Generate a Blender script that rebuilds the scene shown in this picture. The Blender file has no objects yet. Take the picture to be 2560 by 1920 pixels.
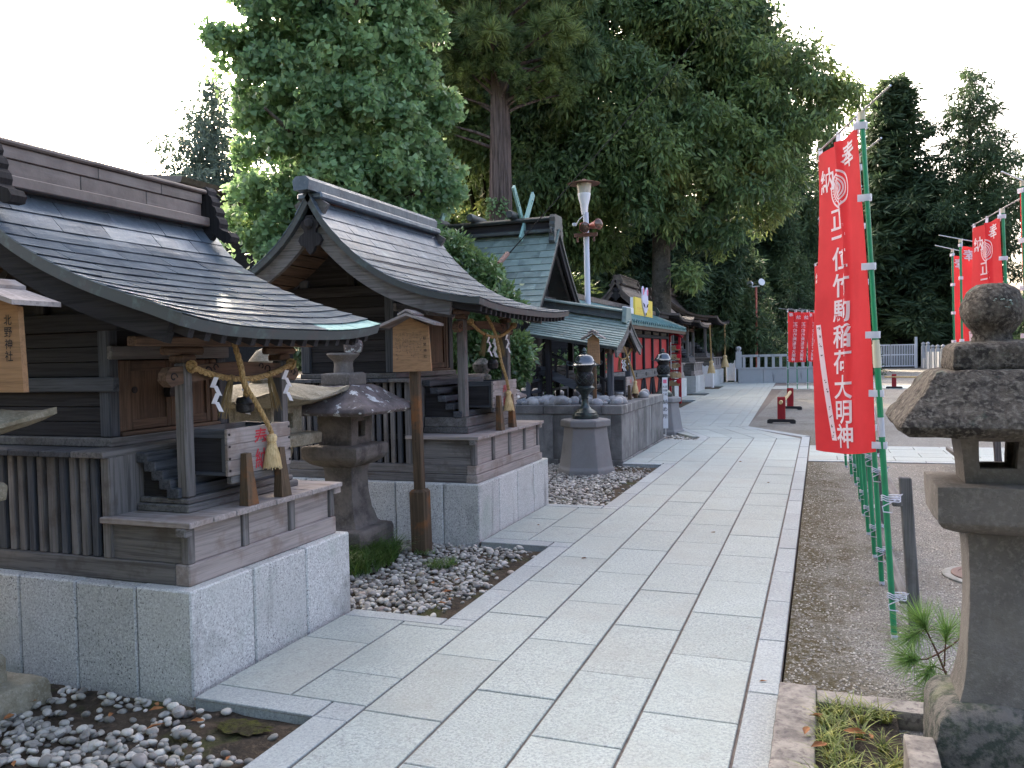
import bpy, bmesh, math, random
import numpy as np
from mathutils import Vector, Matrix
random.seed(7); rng = np.random.default_rng(7)
S = bpy.context.scene
COL = S.collection
R = math.radians

# ---------------------------------------------------------------- camera, sky, sun, exposure
cam = bpy.data.cameras.new('camera'); camo = bpy.data.objects.new('camera', cam); COL.objects.link(camo)
cam.sensor_width = 36.0; cam.lens = 2060 / 2560 * 36.0; cam.clip_start = 0.05; cam.clip_end = 900
_f = 2060.0
def _ray(px, py): return Vector(((px - 1280) / _f, -(py - 960) / _f, -1.0))
_Y = _ray(2051, 875).normalized(); _Z = _Y.cross(_ray(1051, 895)).normalized()
if _Z.y < 0: _Z = -_Z
_X = _Y.cross(_Z)
_m = Matrix((_X, _Y, _Z)).to_4x4(); _m.translation = (0, 0, 1.6)
camo.matrix_world = _m
S.camera = camo

SUN_AZ, SUN_EL = R(-34), R(29)          # azimuth from +Y (towards +X positive)
world = bpy.data.worlds.new('World'); S.world = world; world.use_nodes = True
wn = world.node_tree.nodes; wl = world.node_tree.links
sky = wn.new('ShaderNodeTexSky'); sky.sky_type = 'NISHITA'; sky.sun_disc = False
sky.sun_elevation = SUN_EL; sky.sun_rotation = SUN_AZ
sky.air_density = 0.72; sky.dust_density = 9.0; sky.ozone_density = 0.0; sky.altitude = 0
bg = wn['Background']; bg.inputs['Strength'].default_value = 0.15
wl.new(sky.outputs['Color'], bg.inputs['Color'])
sl = bpy.data.lights.new('sun', 'SUN'); sl.energy = 2.0; sl.angle = R(0.6); sl.color = (1.0, 0.87, 0.68)
sun = bpy.data.objects.new('sun', sl); COL.objects.link(sun)
sd = Vector((math.sin(SUN_AZ) * math.cos(SUN_EL), math.cos(SUN_AZ) * math.cos(SUN_EL), math.sin(SUN_EL)))
sun.rotation_euler = sd.to_track_quat('Z', 'Y').to_euler(); sun.location = sd * 60
S.view_settings.view_transform = 'Standard'; S.view_settings.look = 'None'
S.view_settings.exposure = 2.8; S.view_settings.gamma = 1.0
S.render.engine = 'CYCLES'; S.cycles.max_bounces = 6; S.cycles.transparent_max_bounces = 8
S.cycles.use_denoising = True; S.cycles.sample_clamp_indirect = 6.0; S.cycles.caustics_reflective = False; S.cycles.caustics_refractive = False

# ---------------------------------------------------------------- materials
MATS = {}
def mk(name, base, layers=(), rough=0.75, bump=(), rnd=0.0, spec=0.4, metal=0.0, transl=0.0, island=0.0, rough_var=0.0, hue=0.0):
    """layers: (colour, scale xyz, lo, hi[, kind[, amount]]); all patterns live in world space (metres)"""
    m = bpy.data.materials.new(name); m.use_nodes = True; MATS[name] = m
    t = m.node_tree; n = t.nodes; L = t.links
    p = n['Principled BSDF']; out = n['Material Output']
    geo = n.new('ShaderNodeNewGeometry'); vec = geo.outputs['Position']
    oi = None
    if rnd or hue:
        oi = n.new('ShaderNodeObjectInfo')
        a = n.new('ShaderNodeVectorMath'); a.operation = 'SCALE'; a.inputs[0].default_value = (37, 53, 71)
        L.new(oi.outputs['Random'], a.inputs['Scale'])
        b = n.new('ShaderNodeVectorMath'); L.new(vec, b.inputs[0]); L.new(a.outputs[0], b.inputs[1]); vec = b.outputs[0]
    def tex(sc, kind):
        v = n.new('ShaderNodeVectorMath'); v.operation = 'MULTIPLY'; v.inputs[1].default_value = sc; L.new(vec, v.inputs[0])
        if kind == 'voro':
            x = n.new('ShaderNodeTexVoronoi'); x.inputs['Scale'].default_value = 1; L.new(v.outputs[0], x.inputs['Vector']); return x.outputs['Distance']
        x = n.new('ShaderNodeTexNoise'); x.inputs['Scale'].default_value = 1; x.inputs['Detail'].default_value = 8 if kind == 'fine' else 5
        x.inputs['Roughness'].default_value = 0.65; x.inputs['Distortion'].default_value = 0.6 if kind == 'grain' else 0.0
        L.new(v.outputs[0], x.inputs['Vector']); return x.outputs['Fac']
    col = n.new('ShaderNodeRGB'); col.outputs[0].default_value = (*base, 1); cur = col.outputs[0]
    for ly in layers:
        c, sc, lo, hi = ly[:4]; kind = ly[4] if len(ly) > 4 else 'noise'; amt = ly[5] if len(ly) > 5 else 1.0
        mr = n.new('ShaderNodeMapRange'); mr.inputs['From Min'].default_value = lo; mr.inputs['From Max'].default_value = hi
        mr.inputs['To Max'].default_value = amt; L.new(tex(sc, kind), mr.inputs['Value'])
        mx = n.new('ShaderNodeMix'); mx.data_type = 'RGBA'; L.new(mr.outputs[0], mx.inputs['Factor']); L.new(cur, mx.inputs['A'])
        mx.inputs['B'].default_value = (*c, 1); cur = mx.outputs['Result']
    if rnd or island or hue:
        src = geo.outputs['Random Per Island'] if island else oi.outputs['Random']
        amp = island or rnd
        mr = n.new('ShaderNodeMapRange'); mr.inputs['To Min'].default_value = 1 - amp; mr.inputs['To Max'].default_value = 1 + amp; L.new(src, mr.inputs['Value'])
        hs = n.new('ShaderNodeHueSaturation'); L.new(cur, hs.inputs['Color']); L.new(mr.outputs[0], hs.inputs['Value'])
        if hue:
            wn_ = n.new('ShaderNodeTexWhiteNoise'); wn_.noise_dimensions = '1D'; L.new(src, wn_.inputs['W'])
            m2 = n.new('ShaderNodeMapRange'); m2.inputs['To Min'].default_value = 0.5 - hue; m2.inputs['To Max'].default_value = 0.5 + hue
            L.new(wn_.outputs['Value'], m2.inputs['Value']); L.new(m2.outputs[0], hs.inputs['Hue'])
        cur = hs.outputs[0]
    L.new(cur, p.inputs['Base Color'])
    p.inputs['Roughness'].default_value = rough; p.inputs['Specular IOR Level'].default_value = spec; p.inputs['Metallic'].default_value = metal
    if rough_var:
        mr = n.new('ShaderNodeMapRange'); mr.inputs['From Min'].default_value = 0.3; mr.inputs['From Max'].default_value = 0.7
        mr.inputs['To Min'].default_value = max(0.05, rough - rough_var); mr.inputs['To Max'].default_value = min(1, rough + rough_var)
        L.new(tex((6, 6, 6), 'noise'), mr.inputs['Value']); L.new(mr.outputs[0], p.inputs['Roughness'])
    prev = None
    for bm_ in bump:
        sc, dist = bm_[0], bm_[1]; kind = bm_[2] if len(bm_) > 2 else 'noise'
        b = n.new('ShaderNodeBump'); b.inputs['Strength'].default_value = 1.0; b.inputs['Distance'].default_value = dist
        L.new(tex(sc, kind), b.inputs['Height'])
        if prev: L.new(prev, b.inputs['Normal'])
        prev = b.outputs['Normal']
    if prev: L.new(prev, p.inputs['Normal'])
    if transl:
        tr = n.new('ShaderNodeBsdfTranslucent'); br = n.new('ShaderNodeHueSaturation'); br.inputs['Value'].default_value = 1.3; br.inputs['Hue'].default_value = 0.485 if base[1] > base[0] else 0.5
        L.new(cur, br.inputs['Color']); L.new(br.outputs[0], tr.inputs['Color'])
        ms = n.new('ShaderNodeMixShader'); ms.inputs[0].default_value = transl; L.new(p.outputs[0], ms.inputs[1]); L.new(tr.outputs[0], ms.inputs[2]); L.new(ms.outputs[0], out.inputs['Surface'])
    return m
def u3(s): return (s, s, s)

def granite(name, base, rnd=0.1, speck=1.0, stain=None, dark=(.09, .09, .1), freq=110):
    fq = freq
    ly = [((base[0] * .6, base[1] * .6, base[2] * .62), u3(fq), .44, .6, 'noise', .75 * speck), (tuple(min(1, c * 1.35) for c in base), u3(fq * 1.6), .52, .64, 'noise', .8 * speck),
          (dark, u3(fq * 1.25), .57, .66, 'noise', .85 * speck), ((base[0] * .8, base[1] * .8, base[2] * .78), u3(2.2), .42, .7, 'noise', .6)]
    if stain: ly += list(stain)
    return mk(name, base, ly, rough=.78, bump=((u3(240), .0012), (u3(30), .0015)), rnd=rnd, spec=.35)
granite('granite_paving', (.36, .405, .39), rnd=.045, speck=.95, dark=(.16, .17, .18), freq=66, stain=[((.3, .3, .27), u3(.9), .48, .72, 'noise', .5), ((.2, .19, .17), u3(4), .6, .75, 'noise', .4)])
granite('granite_kerb', (.35, .385, .39), rnd=.06, speck=.9, dark=(.16, .17, .18), freq=66, stain=[((.3, .3, .3), u3(1.3), .5, .75, 'noise', .4)])
granite('granite_block', (.55, .56, .55), rnd=.1, speck=1.2, stain=[((.09, .09, .09), (5, 5, .7), .58, .74, 'noise', .75), ((.26, .34, .28), u3(1.7), .56, .72, 'noise', .5), ((.11, .115, .1), u3(1.3), .56, .7, 'noise', .65)], dark=(.025, .025, .03), freq=75)
granite('granite_far', (.42, .44, .46), rnd=.08, speck=.5, stain=[((.1, .1, .1), (5, 5, .6), .6, .72, 'noise', .8)])
granite('podium_stone', (.2, .2, .2), rnd=.12, speck=.6, stain=[((.06, .06, .06), u3(1.6), .45, .62, 'noise', .8), ((.055, .055, .055), (3.2, 3.2, .45), .5, .68, 'noise', .75), ((.4, .39, .37), (7, 7, 1.3), .6, .7, 'noise', .75)], freq=60)
granite('pedestal_stone', (.22, .215, .215), rnd=.08, speck=.35, stain=[((.1, .1, .1), u3(3), .5, .7, 'noise', .7), ((.3, .27, .27), u3(1.5), .5, .7, 'noise', .5)])
mk('lantern_stone_brown', (.17, .15, .135), [((.085, .076, .07), u3(6), .42, .62), ((.2, .18, .16), u3(40), .5, .7, 'noise', .6), ((.05, .05, .045), u3(120), .58, .7, 'noise', .7), ((.07, .075, .055), u3(2.4), .5, .66, 'noise', .6)], rough=.92, bump=((u3(55), .006), (u3(160), .003), (u3(9), .012)), spec=.2)
mk('lantern_roof_lichen', (.175, .15, .148), [((.1, .088, .085), u3(7), .42, .62), ((.56, .58, .57), u3(10), .585, .61, 'noise', .95), ((.05, .06, .045), u3(5), .6, .7, 'noise', .6), ((.5, .52, .5), u3(26), .66, .68, 'noise', .8)], rough=.92, bump=((u3(60), .004), (u3(12), .008)), spec=.2)
mk('lantern_stone_grey', (.165, .152, .14), [((.12, .11, .1), u3(3), .42, .62), ((.25, .235, .215), u3(50), .5, .68, 'noise', .6), ((.06, .06, .058), u3(90), .6, .7, 'noise', .6), ((.24, .23, .2), u3(1.6), .52, .68, 'noise', .5)], rough=.92, bump=((u3(45), .004), (u3(160), .0025), (u3(9), .006)), spec=.2)
mk('lantern_stone_mossy', (.15, .14, .13), [((.055, .065, .055), u3(22), .45, .58), ((.22, .21, .18), u3(40), .5, .7, 'noise', .6), ((.2, .22, .12), u3(3), .55, .7, 'noise', .5)], rough=.95, bump=((u3(45), .006), (u3(160), .003)), spec=.15)
mk('lantern_roof_rough', (.12, .105, .09), [((.045, .04, .037), u3(20), .44, .58), ((.24, .22, .19), u3(75), .5, .62, 'noise', .8), ((.13, .17, .14), u3(9), .6, .68, 'noise', .5), ((.035, .032, .03), u3(150), .55, .65, 'noise', .7)], rough=.95, bump=((u3(40), .014), (u3(130), .008), (u3(8), .01)), spec=.15)
mk('lantern_stone_tan', (.31, .28, .21), [((.2, .175, .12), u3(8), .42, .62), ((.42, .39, .32), u3(60), .5, .68, 'noise', .7), ((.12, .11, .09), u3(110), .58, .68, 'noise', .7)], rough=.9, bump=((u3(60), .005), (u3(14), .006)), spec=.2)
mk('lichen', (.27, .33, .29), [((.13, .17, .15), u3(90), .45, .6)], rough=.95, bump=((u3(90), .004),))

def wood(name, base, axis, dark=.45, light=1.5, rnd=.12, rough=.8, patch=None):
    lo, hi = 2.2, 70
    sc = {'x': (lo, hi, hi), 'y': (hi, lo, hi), 'z': (hi, hi, lo)}[axis]
    sc2 = {'x': (.8, 16, 16), 'y': (16, .8, 16), 'z': (16, 16, .8)}[axis]
    ly = [(tuple(c * dark for c in base), sc, .44, .62, 'grain', .85), (tuple(min(1, c * light) for c in base), sc2, .5, .72, 'grain', .7), (tuple(c * dark * .8 for c in base), sc2, .3, .42, 'grain', 0.0)]
    if patch: ly += [(patch, u3(4.5), .52, .66, 'noise', .7)]
    mk(name, base, ly, rough=rough, bump=((sc, .0010, 'grain'), (sc2, .0014, 'grain')), rnd=rnd, spec=.25)
for ax in 'xyz':
    wood('wood_grey_' + ax, (.155, .148, .145), ax, patch=(.08, .068, .06))
    wood('wood_dark_' + ax, (.026, .025, .028), ax, rnd=.2, light=1.8)
    wood('wood_blue_' + ax, (.07, .076, .088), ax, rnd=.15, light=1.7)
    wood('wood_brown_' + ax, (.13, .085, .06), ax, rnd=.12, patch=(.07, .05, .04))
    wood('wood_pale_' + ax, (.32, .285, .27), ax, dark=.62, light=1.35, rnd=.08, patch=(.19, .145, .12))
wood('sign_board', (.34, .2, .105), 'x', dark=.7, light=1.25, rnd=.05)
wood('sign_post', (.1, .07, .045), 'z', dark=.5, light=1.5, patch=(.24, .1, .035))
wood('plaque_wood', (.52, .36, .2), 'x', dark=.75, light=1.2, rnd=.25)
wood('straw_dark', (.25, .18, .08), 'z', dark=.5, light=1.5)
mk('copper_roof', (.115, .152, .19), [((.075, .102, .135), u3(3.2), .44, .64), ((.21, .26, .31), (3, 8, 3), .54, .72, 'noise', .6), ((.25, .42, .42), (4, 11, 4), .645, .72, 'noise', .55), ((.24, .28, .31), u3(40), .56, .68, 'noise', .35)], metal=.35, rough=.38, bump=((u3(7), .006), (u3(60), .0006)), rnd=.14, spec=.6, rough_var=.1)
mk('copper_green', (.19, .255, .235), [((.115, .16, .152), u3(2.5), .45, .64), ((.3, .39, .36), (3, 9, 3), .54, .7, 'noise', .7), ((.06, .08, .08), (9, 9, 1.6), .62, .72, 'noise', .7)], rough=.55, bump=((u3(7), .004), (u3(60), .0006)), rnd=.13, spec=.5, rough_var=.1)
mk('copper_verdigris', (.24, .42, .39), [((.1, .2, .19), u3(9), .5, .7)], rough=.6, bump=((u3(30), .001),), rnd=.1)
mk('copper_edge', (.05, .06, .063), [((.1, .155, .15), u3(7), .56, .7, 'noise', .7), ((.08, .06, .055), u3(5), .55, .7, 'noise', .6), ((.22, .3, .29), (20, 20, 2), .66, .74, 'noise', .5)], rough=.5, bump=((u3(30), .001),), rnd=.2, spec=.5)
mk('copper_brown', (.125, .1, .092), [((.07, .055, .05), u3(4), .45, .64), ((.2, .175, .165), (5, 1, 14), .52, .72, 'noise', .6)], rough=.42, bump=((u3(9), .003),), rnd=.14, spec=.6, rough_var=.1)
mk('tile_blue_green', (.095, .21, .21), [((.05, .12, .125), u3(3), .45, .64), ((.2, .34, .33), u3(9), .55, .72, 'noise', .6)], rough=.4, rnd=.08, spec=.5)
mk('bronze', (.045, .06, .062), [((.075, .13, .12), u3(14), .5, .66, 'noise', .7), ((.03, .03, .034), u3(30), .5, .65)], rough=.34, metal=.55, bump=((u3(60), .0006),), spec=.6)
mk('bronze_roof', (.1, .115, .135), [((.06, .08, .085), u3(14), .5, .66, 'noise', .7)], rough=.2, metal=.7, bump=((u3(30), .0006),), spec=.6)
mk('iron_black', (.02, .02, .022), [((.05, .05, .052), u3(40), .5, .7)], rough=.5, metal=.4)
mk('skirt_shade_paint', (.012, .011, .011), rough=.95, spec=.1)  # near-black that stands in for the shade under the gallery
mk('rope_straw', (.42, .29, .13), [((.2, .12, .05), u3(60), .45, .65), ((.6, .45, .24), u3(200), .52, .68, 'noise', .7)], rough=.85, bump=((u3(300), .002),), spec=.2)
mk('tassel_straw', (.68, .52, .28), [((.4, .27, .12), (160, 160, 6), .46, .66), ((.8, .66, .42), (260, 260, 4), .52, .7, 'noise', .6)], rough=.75, bump=(((400, 400, 6), .002),), spec=.2)
mk('paper_white', (.82, .82, .84), rough=.8, spec=.2, transl=.25)
mk('white_paint', (.78, .79, .82), [((.6, .6, .6), u3(6), .55, .75, 'noise', .4)], rough=.5)
mk('white_metal', (.62, .65, .7), [((.45, .45, .45), u3(5), .55, .75, 'noise', .4)], rough=.4)
mk('red_ink', (.62, .02, .04), rough=.6)
mk('red_ink_worn', (.5, .03, .05), [((.3, .2, .16), u3(60), .55, .66, 'noise', .8)], rough=.7)
mk('black_ink', (.012, .012, .014), rough=.7)
mk('faded_ink', (.085, .06, .045), [((.3, .2, .12), u3(50), .5, .62)], rough=.8)
mk('white_ink', (.8, .8, .84), rough=.75, transl=.3)
mk('red_cloth', (.55, .035, .04), [((.47, .028, .032), u3(3), .4, .65)], rough=.7, spec=.25, transl=.42, bump=((u3(260), .0004),))
mk('red_lacquer', (.3, .009, .015), [((.22, .007, .011), u3(3), .45, .65)], rough=.5, bump=((u3(20), .0006),))
mk('red_panel', (.4, .008, .012), [((.33, .007, .01), u3(2), .45, .65)], rough=.6)
mk('orange_panel', (.42, .06, .03), [((.34, .045, .022), u3(4), .45, .65)], rough=.6)
mk('green_pole', (.012, .25, .105), [((.02, .2, .09), u3(6), .5, .7)], rough=.35, spec=.5)
mk('pole_joint', (.62, .57, .42), rough=.5)
mk('white_band', (.68, .68, .76), rough=.5, transl=.2)
mk('steel_rod', (.55, .56, .56), rough=.35, metal=.6)
mk('bamboo', (.5, .36, .17), [((.35, .23, .1), (20, 2, 20), .5, .66)], rough=.45)
mk('black_paint', (.015, .015, .018), rough=.45)
mk('yellow_board', (.82, .63, .1), rough=.55)
mk('pink_print', (.8, .18, .3), rough=.6)
mk('orange_print', (.75, .3, .08), rough=.6)
mk('lavender_print', (.62, .6, .76), rough=.6)
mk('lamp_glass', (.55, .52, .46), [((.35, .3, .22), u3(8), .5, .7)], rough=.25, spec=.6)
mk('lamp_rust', (.2, .1, .075), [((.1, .06, .05), u3(14), .5, .66)], rough=.55)
mk('spot_red', (.42, .12, .09), [((.25, .1, .08), u3(30), .5, .66)], rough=.45)
mk('spot_glass', (.1, .06, .045), rough=.12, metal=.5, spec=.7)
mk('pole_white', (.58, .62, .72), [((.45, .46, .5), (30, 30, 2), .55, .7, 'noise', .6)], rough=.4)
mk('wire_black', (.012, .012, .012), rough=.95, spec=.05)
mk('earth_bed', (.075, .058, .042), [((.035, .03, .024), u3(7), .42, .62), ((.13, .1, .075), u3(45), .52, .68, 'noise', .7), ((.06, .075, .02), u3(2.2), .56, .66, 'noise', .7)], rough=.95, bump=((u3(40), .01), (u3(140), .004)), spec=.15)
mk('joint_mortar', (.15, .125, .11), [((.09, .075, .068), u3(12), .45, .62)], rough=.95)
mk('yard_gravel', (.27, .265, .24), [((.11, .1, .09), u3(75), .44, .56), ((.5, .48, .43), u3(95), .55, .62, 'noise', .9), ((.16, .14, .115), u3(.45), .48, .64, 'noise', .6), ((.065, .062, .03), u3(1.1), .56, .66, 'noise', .55), ((.15, .14, .13), u3(9), .5, .68, 'noise', .5)], rough=.95, bump=((u3(110), .008), (u3(40), .006)), spec=.2)
def add_moss(name):
    m = MATS[name]; t = m.node_tree; n = t.nodes; L = t.links; p = n['Principled BSDF']; src = p.inputs['Base Color'].links[0].from_socket
    geo = n.new('ShaderNodeNewGeometry'); sx = n.new('ShaderNodeSeparateXYZ'); L.new(geo.outputs['Position'], sx.inputs[0])
    def nz(sc, det=6):
        q = n.new('ShaderNodeTexNoise'); q.inputs['Scale'].default_value = sc; q.inputs['Detail'].default_value = det; q.inputs['Roughness'].default_value = .7; L.new(geo.outputs['Position'], q.inputs['Vector']); return q.outputs['Fac']
    a = n.new('ShaderNodeMath'); a.operation = 'MULTIPLY_ADD'; a.inputs[1].default_value = -1.5; L.new(nz(2.3), a.inputs[0]); L.new(sx.outputs['X'], a.inputs[2])
    mr = n.new('ShaderNodeMapRange'); mr.inputs['From Min'].default_value = -.38; mr.inputs['From Max'].default_value = -.8; L.new(a.outputs[0], mr.inputs['Value'])
    mr2 = n.new('ShaderNodeMapRange'); mr2.inputs['From Min'].default_value = .36; mr2.inputs['From Max'].default_value = .54; L.new(nz(34, 8), mr2.inputs['Value'])
    mu = n.new('ShaderNodeMath'); mu.operation = 'MULTIPLY'; L.new(mr.outputs[0], mu.inputs[0]); L.new(mr2.outputs[0], mu.inputs[1])
    far = n.new('ShaderNodeMapRange'); far.inputs['From Min'].default_value = 20; far.inputs['From Max'].default_value = 12; L.new(sx.outputs['Y'], far.inputs['Value'])
    mu2 = n.new('ShaderNodeMath'); mu2.operation = 'MULTIPLY'; L.new(mu.outputs[0], mu2.inputs[0]); L.new(far.outputs[0], mu2.inputs[1])
    mix = n.new('ShaderNodeMix'); mix.data_type = 'RGBA'; L.new(nz(6), mix.inputs['Factor']); mix.inputs['A'].default_value = (.045, .045, .016, 1); mix.inputs['B'].default_value = (.085, .06, .032, 1)
    m3 = n.new('ShaderNodeMix'); m3.data_type = 'RGBA'; L.new(mu2.outputs[0], m3.inputs['Factor']); L.new(src, m3.inputs['A']); L.new(mix.outputs['Result'], m3.inputs['B']); L.new(m3.outputs['Result'], p.inputs['Base Color'])
add_moss('yard_gravel')
mk('moss_earth', (.085, .07, .042), [((.05, .048, .018), u3(3.5), .44, .6), ((.1, .07, .03), u3(9), .5, .66, 'noise', .8), ((.22, .2, .17), u3(130), .57, .65, 'noise', .8)], rough=.97, bump=((u3(70), .008), (u3(18), .01)), spec=.12)
mk('gravel_stone', (.3, .285, .255), rough=.85, island=.6, hue=0.0)
mk('pebble', (.36, .345, .315), [((.13, .125, .12), u3(1.3), .52, .56, 'noise', .8), ((.4, .29, .19), u3(1.7), .58, .62, 'noise', .65), ((.5, .49, .46), u3(1.5), .4, .36, 'noise', .8), ((.23, .22, .205), u3(35), .45, .65, 'noise', .5), ((.42, .4, .36), u3(9), .5, .7, 'noise', .6), ((.2, .17, .13), u3(14), .6, .7, 'noise', .6)], rough=.62, rnd=.5, hue=.03, bump=((u3(120), .0006),))
mk('pebble_mass', (.35, .335, .3), [((.2, .195, .19), u3(35), .45, .65, 'noise', .7), ((.3, .25, .18), u3(9), .56, .7, 'noise', .5)], rough=.65, island=.6)
mk('cobble', (.27, .28, .295), [((.12, .125, .13), u3(.9), .5, .56, 'noise', .7), ((.42, .42, .42), u3(1.1), .45, .4, 'noise', .6), ((.2, .205, .215), u3(16), .45, .65), ((.4, .4, .4), u3(60), .55, .66, 'noise', .5)], rough=.62, rnd=.25, bump=((u3(60), .002),))
mk('kerb_stone', (.31, .285, .25), [((.15, .135, .125), u3(6), .42, .6), ((.1, .085, .09), u3(30), .52, .64, 'noise', .7), ((.43, .4, .35), u3(2.5), .5, .68, 'noise', .6)], rough=.92, bump=((u3(50), .005), (u3(140), .002)), spec=.2)
mk('soil', (.06, .05, .04), [((.03, .027, .024), u3(14), .45, .62), ((.14, .12, .1), u3(60), .56, .68, 'noise', .8)], rough=.97, bump=((u3(45), .014), (u3(130), .006)), spec=.1)
mk('manhole_iron', (.14, .085, .075), [((.09, .06, .055), u3(30), .45, .62)], rough=.7, metal=.2)
mk('concrete', (.27, .27, .25), [((.17, .17, .15), u3(9), .45, .65)], rough=.9, bump=((u3(90), .002),))
mk('dead_leaf', (.26, .1, .035), [((.36, .2, .08), u3(20), .5, .7)], rough=.8, rnd=.3)
mk('leaf_ginkgo', (.21, .34, .16), [((.15, .265, .125), u3(.8), .42, .62), ((.31, .4, .12), u3(1.7), .55, .7, 'noise', .6)], rough=.42, island=.38, transl=.42, spec=.45)
mk('leaf_oak', (.15, .22, .075), [((.075, .135, .055), u3(.42), .42, .58), ((.25, .265, .08), u3(.6), .54, .68, 'noise', .7)], rough=.5, island=.45, transl=.36, spec=.4)
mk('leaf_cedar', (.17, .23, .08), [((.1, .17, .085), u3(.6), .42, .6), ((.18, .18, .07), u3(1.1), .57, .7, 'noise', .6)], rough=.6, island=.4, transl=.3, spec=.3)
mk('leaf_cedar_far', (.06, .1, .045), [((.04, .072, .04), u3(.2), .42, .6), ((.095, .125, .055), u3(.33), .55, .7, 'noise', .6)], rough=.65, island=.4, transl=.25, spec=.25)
mk('leaf_haze', (.11, .15, .12), [((.085, .12, .1), u3(.2), .42, .6)], rough=.65, island=.35, transl=.4, spec=.25)  # glare haze over the far trees, painted as a paler leaf colour
mk('leaf_camellia', (.13, .22, .08), [((.08, .155, .065), u3(2), .42, .6), ((.25, .33, .1), u3(3.3), .58, .7, 'noise', .6)], rough=.3, island=.4, transl=.28, spec=.6)
mk('leaf_pine', (.17, .3, .08), rough=.5, island=.35, transl=.3)
mk('blade_grass', (.085, .165, .04), [((.13, .2, .045), u3(6), .5, .7)], rough=.5, island=.4, transl=.3)
mk('blade_striped', (.15, .2, .045), [((.36, .35, .1), u3(28), .5, .6), ((.07, .12, .03), u3(11), .5, .64, 'noise', .7)], rough=.5, island=.45, transl=.3)
mk('bark_cedar', (.15, .115, .105), [((.065, .05, .046), (16, 16, .9), .44, .6), ((.23, .185, .17), (40, 40, 1.5), .52, .68, 'noise', .7)], rough=.92, bump=(((16, 16, .9), .05), ((60, 60, 3), .012)), spec=.15)
mk('bark_oak', (.1, .09, .075), [((.05, .046, .04), u3(5), .44, .62), ((.17, .16, .14), u3(12), .55, .68, 'noise', .7)], rough=.92, bump=((u3(14), .02),), spec=.15)
mk('bark_dark', (.04, .034, .03), [((.02, .018, .016), (12, 12, 1), .44, .62)], rough=.95, spec=.1)
mk('stem_pine', (.12, .055, .035), rough=.8)

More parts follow.
